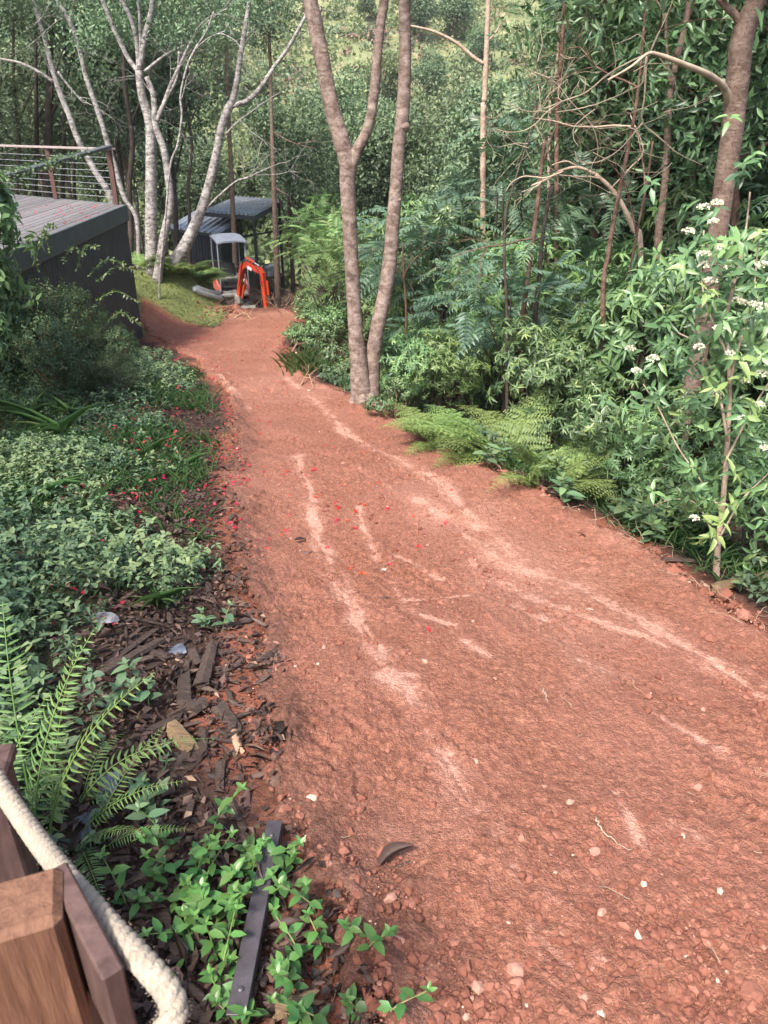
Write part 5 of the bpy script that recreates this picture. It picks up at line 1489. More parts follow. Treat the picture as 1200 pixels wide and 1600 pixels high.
# thin trunks inside the forest at the right
TH = [('reddish thin trunk leaning right in the middle of the forest', 'bark_red', [[(942, 470, 9), (950, 400, 8.5), (962, 330, 8), (975, 265, 7.5), (987, 205, 7), (996, 150, 6), (1004, 70, 5), (1010, -20, 4)]], 8.2),
      ('grey trunk leaning left behind the reddish leaning one', 'bark_tan', [[(1002, 405, 10), (990, 360, 10), (975, 325, 9), (955, 295, 8), (930, 272, 7)], [(930, 272, 6), (905, 262, 6), (880, 265, 5), (855, 280, 4), (830, 290, 2.5)], [(905, 262, 3.5), (885, 252, 3), (862, 258, 2)], [(955, 294, 3), (985, 262, 3), (1005, 235, 2.5), (985, 180, 2)]], 9.0),
      ('speckled brown trunk standing left of the stout leaning trunk', 'bark_brown', [[(1028, 400, 15), (1034, 330, 14), (1040, 270, 13), (1043, 215, 14), (1046, 150, 13), (1060, 85, 13), (1072, 30, 12), (1080, -50, 9)], [(1046, 130, 6), (1042, 80, 6), (1040, 20, 5)]], 10.5),
      ('left one of a pair of red brown stems low in the dark forest hollow', 'bark_red', [[(816, 520, 10), (824, 440, 9), (832, 380, 8.5), (842, 300, 8), (850, 220, 6)]], 9.6),
      ('darker right one of the pair of stems low in the forest hollow', 'bark_dark', [[(836, 510, 9), (842, 440, 8.5), (848, 370, 8), (862, 290, 6)]], 9.9),
      ('tan trunk with a pale bent side limb at the top centre of the forest', 'bark_tan', [[(755, 210, 11), (757, 160, 11), (759, 110, 10.5), (761, 60, 10), (763, 0, 9), (764, -60, 6)], [(756, 100, 7), (738, 88, 7), (712, 66, 6), (680, 50, 5), (650, 42, 4), (625, 38, 3)], [(760, 66, 4), (775, 50, 3), (790, 20, 3)]], 17.0),
      ('thin red trunk right of the tan trunk near the top of the forest', 'bark_red', [[(870, 210, 9), (873, 150, 8.5), (876, 100, 8), (880, 40, 7), (883, -40, 5)]], 13.0),
      ('pale slim trunk close behind the thin red trunk near the top', 'bark_tan', [[(858, 215, 6), (865, 150, 6), (871, 90, 5), (874, 30, 4)]], 13.6),
      ('thin dark stem rising from the hollow beside the ferns', 'bark_dark', [[(792, 520, 6), (791, 460, 5.5), (788, 410, 5), (790, 330, 4)]], 9.0),
      ('slender reddish stem slanting in front of the speckled trunk', 'bark_red', [[(974, 470, 6), (985, 420, 5.5), (998, 350, 5), (1010, 290, 4.5), (1020, 220, 4)]], 8.8),
      ('thin brown stem standing right of the twin trunks in the bushes', 'stem_brown', [[(635, 520, 5), (634, 470, 4.5), (631, 430, 4), (629, 380, 3)]], 10.6)]
for lab, mk, paths, Y in TH: trunk_tree('slim_tree', lab, 'tree', M[mk], paths, Y, None, None, 2, 8)

# bare, curling dead branches hanging in front of the forest
t = thing('dead_branch', 'tangle of bare curling beige twigs hanging left of the stout leaning trunk', 'branch', at_y(1000, 100, 7.9))
CURL = [[(1012, 84, 6), (960, 110, 5), (915, 145, 4.5), (880, 158, 4), (850, 170, 3)], [(1010, 88, 5), (1003, 130, 4), (985, 140, 4), (940, 160, 3.5), (905, 170, 3), (870, 175, 2)], [(1010, 90, 5), (1007, 150, 4.5), (1004, 190, 4), (1030, 215, 4), (1060, 240, 3), (1098, 258, 2)],
        [(1004, 192, 4), (985, 215, 3.5), (960, 240, 3), (930, 254, 3), (905, 252, 2.5), (898, 236, 2)], [(880, 158, 3.5), (855, 175, 3), (835, 195, 3), (815, 205, 2.5), (790, 207, 2)], [(835, 195, 3), (845, 210, 2.5), (850, 225, 2)], [(930, 170, 3), (900, 195, 3), (896, 215, 2.5), (905, 230, 2)],
        [(1015, 84, 5), (1030, 50, 4), (1046, 15, 3.5), (1058, -20, 3)], [(1018, 86, 3), (1000, 55, 2.5), (985, 60, 2), (960, 70, 2)], [(990, 112, 3.5), (1015, 100, 3), (1045, 100, 3)], [(925, 195, 2.5), (932, 215, 2.5), (934, 240, 2), (924, 262, 2), (922, 300, 1.5)], [(1030, 90, 3), (1052, 120, 2.5), (1060, 150, 2.5), (1075, 160, 2)],
        [(912, 145, 3), (915, 125, 2.5), (905, 118, 2)], [(955, 60, 2.5), (962, 100, 2), (950, 130, 2)], [(880, 268, 4), (850, 278, 4), (820, 275, 4), (800, 285, 3), (790, 300, 2)], [(850, 278, 3), (840, 290, 2.5), (815, 300, 2)]]
for p in CURL: limb_obj(t, 'twig', [(a_, b_, w * .6) for a_, b_, w in p], 7.9 + rng.normal() * .15, M['dead_twig'], 6, 18, 1, .05, .2)
mb = MB()
for k in range(26):
    p = at_y(rng.uniform(790, 1060), rng.uniform(60, 260), 7.9 + rng.normal() * .3); twig_tree(mb, p, rng.normal(size=3) + (-.4, 0, -.3), rng.uniform(.3, .7), .005, 2, rng, .9, None, 3, 2)
child(mb, 'fine_twig', M['dead_twig'], t)['kind'] = 'stuff'

# ------------------------------------------------------------------ white flowering shrub at the right edge
rng = np.random.default_rng(71)
YF = 5.0
f0 = on_ground(1120, 905); YF = f0[1]
t = thing('flowering_shrub', 'tall shrub with white flower clusters on thin stems at the right edge of the track', 'shrub', f0)
STM = [[(1118, 915, 14), (1122, 850, 12), (1130, 780, 11), (1136, 700, 10), (1140, 620, 9), (1138, 560, 8), (1135, 500, 7), (1150, 430, 6), (1165, 360, 4), (1172, 300, 3)], [(1137, 690, 6), (1120, 600, 5), (1090, 540, 4), (1060, 520, 3)], [(1140, 600, 6), (1155, 540, 5), (1175, 470, 4), (1185, 380, 3)],
       [(1128, 800, 5), (1095, 750, 4), (1060, 700, 3.5), (1030, 640, 3), (1005, 600, 2)], [(1122, 850, 5), (1090, 790, 4), (1055, 780, 3), (1020, 790, 2)], [(1134, 720, 5), (1170, 650, 4), (1200, 600, 3.5), (1230, 560, 3)], [(1124, 840, 4), (1160, 780, 3.5), (1200, 740, 3), (1230, 700, 2)], [(1138, 560, 5), (1105, 480, 4), (1095, 420, 3), (1100, 360, 2.5)]]
ends = []
for i, p in enumerate(STM):
    yy = YF + (0 if i == 0 else rng.normal() * .12)
    S = limb_obj(t, 'stem', p, [YF + (yy - YF) * q / (len(p) - 1) + .25 * q / (len(p) - 1) for q in range(len(p))], M['bark_tan'] if i == 0 else M['dead_twig'], 7, None, .8)
    for q in range(len(S) // 5, len(S), 2): ends.append(S[q])
ends = np.array(ends)
n = 330; C = ends[rng.integers(0, len(ends), n)] + rng.normal(size=(n, 3)) * np.array([.22, .22, .20])
C = C[(C[:, 2] > ground_z(f0[0], f0[1]) + .25)]
A = unit(C - (f0 + np.array([.1, .25, 1.3])) + np.array([0, -.35, .5]) + rng.normal(size=C.shape) * .4)
mb = MB(); whorls(mb, 'lance', C, A, 6, .098, .032, rng, np.clip(rng.normal(.42, .2, len(C)), 0, .8), (-.2, .6), .05)
child(mb, 'foliage', M['leaf_glossy'], t)
mb = MB()
for px, py in ((1120, 318), (1100, 325), (1115, 348), (1075, 363), (1125, 390), (1100, 398), (1100, 415), (1127, 420), (1110, 440), (1152, 470), (1162, 474), (1176, 476), (1192, 415), (1123, 515), (1093, 543), (1140, 552), (1163, 596), (1187, 632), (1165, 655), (1190, 585), (1118, 615), (994, 580), (1020, 562), (985, 545), (1195, 700), (1085, 810), (1190, 480)):
    c = at_y(px, py, YF - .25 + rng.normal() * .05); k = 60
    d = randunit(rng, k); d[:, 2] = np.abs(d[:, 2]); P = c + d * np.array([.026, .026, .015]) * rng.uniform(.6, 1.1)
    leaves(mb, 'oval', P, d + rng.normal(size=(k, 3)) * .5, d, .013, .010, rng.random(k))
child(mb, 'flower_cluster', M['flower'], t)
mb = MB(); k = 34                                             # young bright leaves near the base
sp = [(1130, 815), (1118, 838), (1145, 740), (1120, 560 + 50), (1157, 560), (1165, 585), (1105, 455), (1140, 790), (1110, 820), (1175, 630)]
for px, py in sp:
    c = at_y(px, py, YF - .3)[None]; whorls(mb, 'lance', c, np.array([[.2, -.5, .8]]), 5, .11, .034, rng, np.array([.85]), (-.1, .7), .04)
child(mb, 'young_leaves', M['leaf_bright'], t)

# ------------------------------------------------------------------ bracken and broad leaved weeds on the right verge
rng = np.random.default_rng(81)
FR = [frond_mesh('frond', M['fern'], 1.0, 15, .36, .05, np.random.default_rng(400 + i), 13, .32 + .1 * i, .66 + .1 * i) for i in range(4)]
def fern_plant(px, py, n, sc, lab, name='bracken_fern', meshes=FR, lean=(.35, .85), head=None, group='ferns', seed=0, spread=.12, cat='fern'):
    rg = np.random.default_rng(500 + seed); g = on_ground(px, py)
    t = thing(name, lab, cat, g, group)
    for i in range(n):
        o = link('frond', meshes[i % len(meshes)], t, (rg.normal() * spread, rg.normal() * spread, -.02))
        az = (rg.random() * 6.283) if head is None else head + rg.normal() * .7
        s = 1.15 * sc * rg.uniform(.7, 1.15); o.scale = (s, s, s)
        o.rotation_euler = (0, rg.uniform(*lean) - .25, az)
    return t
for i, (px, py, n, sc, lab) in enumerate(((690, 690, 7, .62, 'small yellowish bracken fern at the uphill end of the fern bank'), (725, 700, 8, .75, 'bracken fern arching over the track edge left in the fern bank'), (772, 715, 9, .95, 'bracken fern with drooping tips in the middle of the fern bank'),
                                      (830, 735, 11, .95, 'largest bright bracken fern standing out over the verge'), (868, 725, 9, .95, 'tall bracken fern at the back of the fern bank by the dark shrub'), (905, 740, 7, .8, 'low bracken fern beside the broad leaved weed'), (800, 700, 8, .8, 'bracken fern half hidden behind the middle of the fern bank'), (850, 762, 6, .7, 'short bracken fern at the foot of the largest fern'))):
    fern_plant(px + 6, py - 2, n, sc, lab, seed=i, head=math.radians(200) if i < 3 else None, group='bracken ferns on the right verge')
for i, (px, py, sc, lab) in enumerate(((240, 425, .9, 'golden green fern at the foot of the white trunks'), (268, 432, .9, 'pale fern under the leaning white trunk'), (216, 400, 1.0, 'green fern leaning against the corner of the deck wall'), (318, 445, 1.1, 'dark arching fern left of the excavator'), (335, 440, 1.0, 'fern drooping towards the orange soil beside the excavator'), (295, 430, .9, 'low fern between the leaning white trunk and the shed'))):
    fern_plant(px, py, 11, sc, lab, seed=20 + i, group='ferns below the white trunks')

def leafy_weed(name, lab, g, nst, h, L, W, leafmat, stemmat, seed, kind='oval', pairs=5, lean=.35, group=None, bare=0.2, cat='plant', lab_t=(.3, .8), opp=2, hd=None):
    """weed whose leaves are single parts sharing a few leaf meshes"""
    rg = np.random.default_rng(seed)
    t = thing(name, lab, cat, g, group)
    lm = []
    for q in range(5):
        mb = MB(); leaves(mb, kind, np.zeros((1, 3)), np.array([[1.0, 0, 0]]), np.array([[0, 0, 1.0]]), 1.0, W / L, lab_t[0] + (lab_t[1] - lab_t[0]) * q / 4, curl=rg.uniform(.5, 1.4))
        lm.append(mb.mesh('leaf', leafmat))
    for s in range(nst):
        a = rg.random() * 6.283 if hd is None else hd + rg.normal() * .8
        d = np.array([math.cos(a), math.sin(a), 0]); hh = h * rg.uniform(.6, 1.15); ln = lean * rg.uniform(.3, 1.5)
        p0 = np.array([rg.normal() * .04 * nst ** .5, rg.normal() * .04 * nst ** .5, -.02])
        S = spline([p0, p0 + d * ln * hh * .25 + (0, 0, hh * .5), p0 + d * ln * hh + (rg.normal() * .02, rg.normal() * .02, hh)], 9)
        mb = MB(); tube(mb, S, np.linspace(.0032, .0014, 9), 5, cap=False); link('stem', mb.mesh('stem', stemmat), t)
        ph = rg.random() * 3.14
        for q in range(pairs + 1):
            f = bare + (1 - bare) * q / pairs; i = f * 8; i0 = min(7, int(i)); p = S[i0] + (S[i0 + 1] - S[i0]) * (i - i0)
            ph += 1.571
            for e in range(opp if q < pairs else 4):
                al = ph + e * (6.283 / (opp if q < pairs else 4))
                el = rg.uniform(.05, .6) + (.35 if q == pairs else 0)
                x = np.array([math.cos(al) * math.cos(el), math.sin(al) * math.cos(el), math.sin(el)])
                R_ = frame(x, np.array([0, 0, 1.0]) + rg.normal(size=3) * .2)
                l = L * rg.uniform(.75, 1.15) * (.6 + .4 * math.sin(3.14 * (.25 + .6 * q / pairs))) * (.62 if q == pairs else 1)
                o = link('leaf', lm[min(4, int(5 * np.clip(rg.normal(.35 + .5 * q / pairs, .2), 0, .99)))], t)
                M4 = Matrix(np.vstack([np.hstack([R_ * l, p[:, None]]), [0, 0, 0, 1]]).tolist()); o.matrix_local = M4
    return t
for i, (px, py, n, h, L, lab) in enumerate(((908, 745, 4, .42, .16, 'broad leaved weed standing between the ferns and the dark shrubs'), (895, 790, 3, .30, .15, 'broad leaved weed low on the verge grass'), (935, 775, 3, .3, .14, 'broad leaved weed behind the low one on the verge'),
                                            (990, 830, 4, .24, .15, 'spreading broad leaved weed beside the pale rubble edge'), (1030, 845, 3, .2, .13, 'small broad leaved weed nearest the thin flowering stem'), (1190, 870, 3, .25, .13, 'broad leaved weed at the right border of the verge'), (760, 730, 2, .35, .15, 'pair of broad pale leaves poking out of the fern bank'))):
    leafy_weed('broad_leaved_weed', lab, on_ground(px, py), n, h, L, L * .5, M['leaf_cover'], M['stem'], 600 + i, 'broad', 3, .4, 'broad leaved weeds on the right verge', .4, lab_t=(.45, .8))
# ------------------------------------------------------------------ bushes on the left bank
rng = np.random.default_rng(91)
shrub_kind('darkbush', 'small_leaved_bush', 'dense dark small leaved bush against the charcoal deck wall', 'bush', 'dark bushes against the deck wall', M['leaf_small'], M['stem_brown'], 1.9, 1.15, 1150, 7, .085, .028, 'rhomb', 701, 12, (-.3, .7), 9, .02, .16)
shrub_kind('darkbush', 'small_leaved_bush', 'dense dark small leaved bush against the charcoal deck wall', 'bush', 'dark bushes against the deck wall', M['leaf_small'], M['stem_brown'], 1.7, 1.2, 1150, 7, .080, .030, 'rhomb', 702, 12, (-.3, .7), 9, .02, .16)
DB = [((-4.45, 11.4), .46, 'end of the dark bush row nearest the deck corner'), ((-4.6, 10.8), .70, 'dark bush with pale shoots against the middle of the deck wall'), ((-4.3, 9.6), .70, 'dark rounded bush in front of the deck fascia'), ((-4.75, 8.6), .88, 'tall dark bush left in the row below the deck'),
      ((-3.65, 8.3), .60, 'low dark bush bulging towards the track below the deck'), ((-3.8, 10.3), .46, 'small dark bush hugging the bank beside the track'), ((-4.35, 12.6), .28, 'little dark bush at the bottom corner of the deck wall'), ((-3.15, 8.7), .36, 'lowest dark bush spilling down the bank'), ((-4.9, 7.5), .95, 'dark bush at the left border under the broad leaves')]
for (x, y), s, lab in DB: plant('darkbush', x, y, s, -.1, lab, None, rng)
mb = MB()                                                     # long arching shoots of the bush
t = thing('arching_shoots', 'light green arching shoots reaching from the dark bush across the deck wall', 'shrub', (-4.0, 10.8, ground_z(-4, 10.8)))
P_ = []; D_ = []
for px, py, ex, ey in ((150, 440, 222, 425), (140, 430, 195, 412), (120, 420, 150, 385), (80, 400, 72, 365), (60, 390, 85, 352), (150, 470, 215, 470), (100, 410, 130, 395), (170, 500, 215, 505), (60, 420, 40, 372)):
    a = at_y(px, py, 10.6); b2 = at_y(ex, ey, 10.2); S = spline([a, (a + b2) / 2 + np.array([0, 0, .12]), b2], 16)
    tube(mb, S, np.linspace(.006, .002, 16), 4, cap=False); P_.append(np.repeat(S, 3, 0)); 
    D_.append(np.repeat(unit(np.gradient(S, axis=0)), 3, 0))
child(mb, 'stem', M['stem'], t)
P_ = np.concatenate(P_); D_ = np.concatenate(D_); k = len(P_)
mb = MB(); leaves(mb, 'oval', P_, D_ * .5 + randunit(rng, k) * .9, np.array([0, 0, 1.0]) + randunit(rng, k) * .6, .058, .027, np.clip(rng.normal(.7, .2, k), 0, 1)); child(mb, 'foliage', M['leaf_small'], t)
shrub_kind('bigleaf', 'broad_leaved_shrub', 'very dark shrub with large drooping leaves at the left border by the deck', 'shrub', 'dark broad leaved shrubs at the left border', M['leaf_glossy'], M['bark_dark'], 2.7, .9, 260, 7, .20, .075, 'lance', 711, 9, (-.5, .4), 7, .05, .1)
plant('bigleaf', -3.72, 7.0, .80, 0, 'very dark shrub with large drooping leaves at the left border by the deck', None, rng)
plant('bigleaf', -3.5, 6.4, .45, 0, 'smaller dark shrub with drooping leaves in front at the left border', None, rng)
plant('bigleaf', -4.55, 8.2, .95, 0, 'dark broad leaved shrub half out of view beside the deck rail', None, rng)

# overhanging tree on the bank that drops the red blossom
t = thing('blossom_tree', 'large spreading tree overhanging the left bank', 'tree', (-6.9, -1.6, ground_z(-6.9, -1.6)))
mb = MB(); g = np.array([-6.9, -1.6, ground_z(-6.9, -1.6)]); S = spline([g + (0, 0, -.3), g + (.2, .1, 1.8), g + (.5, .3, 3.4), g + (.9, .6, 5.4)], 20); tube(mb, S, np.linspace(.30, .14, 20), 12, wob=.1); child(mb, 'trunk', M['bark_brown'], t)
for d in ((2.6, 1.2, 1.6), (1.2, -1.5, 2.0), (-1.5, 1.2, 2.2), (2.0, 3.4, 1.8), (.2, 3.0, 1.5)):
    mb = MB(); tube(mb, spline([S[13], S[13] + np.array(d) * .5 + (0, 0, .2), S[13] + np.array(d)], 10), np.linspace(.12, .03, 10), 7); child(mb, 'branch', M['bark_brown'], t)
BT_C = [((-5.6, -1.2, 5.6), (2.6, 3.0, 1.4)), ((-5.9, 2.2, 5.9), (1.8, 1.8, 1.0))]
for q, (c, r) in enumerate(BT_C): crown_at(t, M['leaf_small'], c, r, 850 if q == 0 else 260, .16, .07, 720 + q, 12)

# ------------------------------------------------------------------ ground cover on the left bank
rng = np.random.default_rng(101)
def left_cover_mask(x, y):
    """where the weeds cover the bank: not on the bare strip of litter along the track"""
    s = xl(y) - x
    wide = smooth(4.3, 5.2, y) * smooth(11.5, 9, y)
    m_ = smooth(.10 + .38 * wide, .42 + .75 * wide, s + .5 * fbm(x * 1.1, y * 1.1, 161, 3))
    px_low = smooth(3.35, 3.75, y + .35 * fbm(x * 1.3, y * 1.3, 165, 3))   # litter patch by the steps stays bare
    return m_ * np.maximum(px_low, smooth(.62, .95, s + .3 * fbm(x * 2, y * 2, 167, 2)) * smooth(1.3, 1.8, y))
x = rng.uniform(-8.5, -.4, 60000); y = .8 + 12.8 * rng.random(60000) ** 1.35
f = smooth(-.35, .25, fbm(x * .9, y * .9, 171, 4))
k = (rng.random(len(x)) < left_cover_mask(x, y) * (.12 + .88 * f) * np.clip(5.5 / y, .35, 1)) & (np.abs(x) < .62 * y + 1.2) & (poly_sd(x, y) < -.05)
x, y = x[k][:11000], y[k][:11000]; n = len(x)
tpat = .55 * fbm(x * .8, y * .8, 177, 3); z = land(x, y); hh = rng.uniform(.04, .22, n) * (.55 + .8 * smooth(-.3, .4, fbm(x * .7, y * .7, 173, 3)))
mb = MB()
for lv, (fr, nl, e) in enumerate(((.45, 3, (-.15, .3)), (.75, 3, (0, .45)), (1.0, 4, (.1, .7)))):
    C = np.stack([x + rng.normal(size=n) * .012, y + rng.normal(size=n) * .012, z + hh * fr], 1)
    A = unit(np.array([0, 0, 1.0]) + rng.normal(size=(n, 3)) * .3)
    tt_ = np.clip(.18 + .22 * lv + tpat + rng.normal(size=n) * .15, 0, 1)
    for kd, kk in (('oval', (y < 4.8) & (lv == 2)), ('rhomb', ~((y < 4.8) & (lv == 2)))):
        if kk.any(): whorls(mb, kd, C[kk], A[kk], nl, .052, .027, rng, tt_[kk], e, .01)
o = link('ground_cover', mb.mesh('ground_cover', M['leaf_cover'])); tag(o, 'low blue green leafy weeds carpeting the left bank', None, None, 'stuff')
# dull tiny-leaved mat in the darker hollows
x = rng.uniform(-8.5, -.4, 60000); y = 1.2 + 11.5 * rng.random(60000) ** 1.3
k = (rng.random(len(x)) < left_cover_mask(x, y) * np.clip(3.2 / y, .2, .8)) & (np.abs(x) < .6 * y + 1)
x, y = x[k][:14000], y[k][:14000]; n = len(x)
C = np.stack([x, y, land(x, y) + rng.uniform(.01, .08, n)], 1)
mb = MB(); whorls(mb, 'rhomb', C, unit(np.array([0, 0, 1.0]) + rng.normal(size=(n, 3)) * .4), 5, .032, .018, rng, rng.uniform(.1, .7, n), (-.1, .6), .02)
o = link('creeping_mat', mb.mesh('creeping_mat', M['leaf_small'])); tag(o, 'mat of tiny dark leaves creeping between the bank weeds', None, None, 'stuff')

def grass_patch(name, x, y, hmin, hmax, w, mat, label, lean=.5, tint=(.4, .22)):
    n = len(x); P = np.stack([x, y, land(x, y) + spoil(x, y) - .01], 1)
    L = rng.uniform(hmin, hmax, n); D = unit(np.array([0, 0, 1.0]) + rng.normal(size=(n, 3)) * np.array([lean, lean, .1]))
    mb = MB(); tv, tt, tq = LEAF['blade']
    leaves(mb, 'blade', P, D, np.stack([-D[:, 0], -D[:, 1], np.full(n, .25)], 1) + rng.normal(size=(n, 3)) * .1, L, w, np.clip(rng.normal(tint[0], tint[1], n), 0, 1), curl=1.6)
    o = link(name, mb.mesh(name, mat)); tag(o, label, None, None, 'stuff'); return o
# grass among the weeds
x = rng.uniform(-6, -.9, 40000); y = 3.4 + 8.5 * rng.random(40000)
g_ = smooth(-.12, .28, fbm(x * 1.1 + 4, y * 1.1, 181, 3) + .25 * smooth(1.6, .5, xl(y) - x) * smooth(5.0, 6.0, y) * smooth(9, 7.5, y))
k = (rng.random(len(x)) < g_ * .6 * smooth(.05, .35, xl(y) - x)) & (np.abs(x) < .6 * y + 1)
x, y = x[k][:9000], y[k][:9000]
grass_patch('bank_grass', x, y, .06, .22, .008, M['grass'], 'tufts of green grass between the weeds on the left bank')
# lawn patch beside the far end
x = rng.uniform(lx - 3.5, lx + 2.5, 40000); y = rng.uniform(ly - 4.5, ly + 4.5, 40000)
k = (rng.random(len(x)) < smooth(1.3, .75, np.hypot((x - lx) / 1.6, (y - ly) / 2.9) + .3 * fbm(x, y, 71, 3)) * .6) & (poly_sd(x, y) < -.1)
grass_patch('lawn', x[k][:11000], y[k][:11000], .03, .10, .016, M['lawn'], 'short pale sunlit grass beside the far end of the track', .7, (.6, .25))
# verge on the right
y = 2.6 + 11 * rng.random(40000); x = xr(y) + rng.uniform(.05, 1.9, 40000)
k = rng.random(len(x)) < smooth(-.25, .3, fbm(x * 1.2, y * 1.2, 191, 3)) * .5 * smooth(.0, .35, x - xr(y) + .3 * fbm(x * 2, y * 2, 193, 2))
x, y = x[k][:6500], y[k][:6500]
grass_patch('verge_grass', x, y, .06, .22, .008, M['grass'], 'soft green grass on the verge right of the track', .6, (.5, .22))
g = on_ground(462, 575); x = g[0] + .1 + rng.normal(size=200) * .14; y = g[1] + rng.normal(size=200) * .3
grass_patch('grass_tuft', x, y, .18, .42, .012, M['grass'], 'tall grass tuft at the right bend of the track', .3, (.75, .12))
y = 2.6 + 9 * rng.random(9000); x = xr(y) + rng.uniform(.15, 1.8, 9000)
k = rng.random(len(x)) < smooth(-.1, .3, fbm(x * 1.4 + 9, y * 1.4, 197, 3)) * .5
x, y = x[k][:1500], y[k][:1500]; n = len(x); mb = MB()
for lv in range(2):
    C = np.stack([x, y, land(x, y) + rng.uniform(.03, .12, n) * (lv + 1)], 1); whorls(mb, 'oval', C, unit(np.array([0, 0, 1.0]) + rng.normal(size=(n, 3)) * .3), 4, .06, .030, rng, np.clip(.3 + .2 * lv + rng.normal(size=n) * .15, 0, 1), (-.1, .5), .01)
o = link('verge_weeds', mb.mesh('verge_weeds', M['leaf_cover'])); tag(o, 'small weeds sprouting on the verge right of the track', None, None, 'stuff')
# strap-leaved clumps standing out of the cover
SB = []
for q in range(3):
    rg = np.random.default_rng(800 + q); n = 9; mb = MB(); a = rg.random(n) * 6.283
    leaves(mb, 'blade', rg.normal(size=(n, 3)) * (.02, .02, 0), np.stack([np.cos(a) * .45, np.sin(a) * .45, np.ones(n)], 1), np.stack([-np.cos(a), -np.sin(a), np.full(n, .45)], 1), rg.uniform(.25, .6, n), .022, np.clip(rg.normal(.6, .15, n), 0, 1), curl=3.2)
    SB.append(mb.mesh('leaf_blades', M['grass']))
for i, (px, py, s, lab) in enumerate(((72, 790, .75, 'single bright strap leaved clump in the middle of the left bank'), (95, 690, .9, 'arching grass clump left on the bank under the dark bush'), (110, 655, .7, 'grass clump close below the dark bush'), (45, 660, .8, 'strap leaved clump at the left border under the bush'), (230, 720, .55, 'short grass clump among the fallen petals'), (290, 735, .5, 'grass clump at the edge of the red petal drift'), (150, 800, .5, 'small strap leaved clump right of the bright one'), (250, 950, .5, 'grass clump by the flat grey stone'), (300, 640, .4, 'small grass clump on the litter strip by the track'))):
    t = thing('grass_clump', lab, 'grass clump', on_ground(px, py), 'strap leaved clumps on the left bank'); o = link('leaf_blades', SB[i % 3], t); o.scale = (s, s, s); o.rotation_euler = (0, 0, i * 1.3)

# ------------------------------------------------------------------ leaf litter and rotting wood on the left strip
rng = np.random.default_rng(111)
def dead_leaf_mesh(q):
    rg = np.random.default_rng(820 + q); mb = MB(); nx = 7
    V = []; cu = rg.uniform(-1.6, 1.6); tw = rg.uniform(-1.2, 1.2); wd = rg.uniform(.16, .26)
    for i in range(nx):
        u = i / (nx - 1); w = wd * math.sin(math.pi * min(1, .06 + u * .94)) ** .8 + .004
        for s in (-1, -.5, 0, .5, 1):
            a = s * (.6 + cu * .4); V.append((u - .5, s * w * math.cos(a * .8), abs(s) ** 1.5 * w * cu * .7 + .16 * tw * (u - .5) * s * w * 6 + .10 * math.sin(u * 3.1) * cu))
    Q = [(5 * i + j, 5 * i + j + 1, 5 * i + j + 6, 5 * i + j + 5) for i in range(nx - 1) for j in range(4)]
    mb.add(V, None, Q, rg.random()); return mb.mesh('dead_leaf', M['dead_leaf'])
DL = [dead_leaf_mesh(q) for q in range(7)]
# mass of litter
y = .9 + 9.0 * rng.random(50000) ** 1.5; x = xl(y) - rng.uniform(-.2, 2.3, 50000) - .20 * smooth(2.6, 1.9, y)
k = (rng.random(len(x)) < np.clip(1.25 - left_cover_mask(x, y), .1, 1) * smooth(-.2, .2, xl(y) - x + .3 * fbm(x * 3, y * 3, 201, 3)) * np.clip(3.0 / y, .2, 1) * .7) & (np.abs(x) < .6 * y + .7)
x, y = x[k][:9000], y[k][:9000]; n = len(x)
mb = MB(); P = np.stack([x, y, np.maximum(track_surface(x, y), land(x, y)) + rng.uniform(.005, .035, n)], 1)
D = unit(rng.normal(size=(n, 3)) * (1, 1, .25)); Nn = np.array([0, 0, 1.0]) + rng.normal(size=(n, 3)) * .5
leaves(mb, 'rhomb', P, D, Nn, np.clip(.028 * (1 - rng.random(n)) ** -.4, 0, .13), rng.uniform(.012, .032, n), np.clip(rng.normal(.32, .25, n), 0, 1), curl=rng.choice([-2.0, 1.5]))
o = link('leaf_litter', mb.mesh('leaf_litter', M['dead_leaf'])); tag(o, 'dark dead leaves and bark scraps littering the strip beside the track', None, None, 'stuff')
n = 2600; y = .9 + 6.5 * rng.random(n) ** 1.4; x = xl(y) - rng.uniform(-.2, 1.5, n) - .20 * smooth(2.6, 1.9, y); k = np.abs(x) < .6 * y + .6; x, y = x[k], y[k]; n = len(x)
P = np.stack([x, y, np.maximum(track_surface(x, y), land(x, y)) + .008], 1); mb = MB()
scatter_lumps(mb, P, np.clip(.006 * (1 - rng.random(n)) ** -.45, .005, .03), rng, tint=rng.random(n) * .6)
o = link('soil_crumbs', mb.mesh('soil_crumbs', plain('dark_crumbs', (.10, .055, .04), .9, var=.5, scale=20, bumps=.4), smooth_shade=False)); tag(o, 'dark soil crumbs and bark bits in the litter strip', None, None, 'stuff')
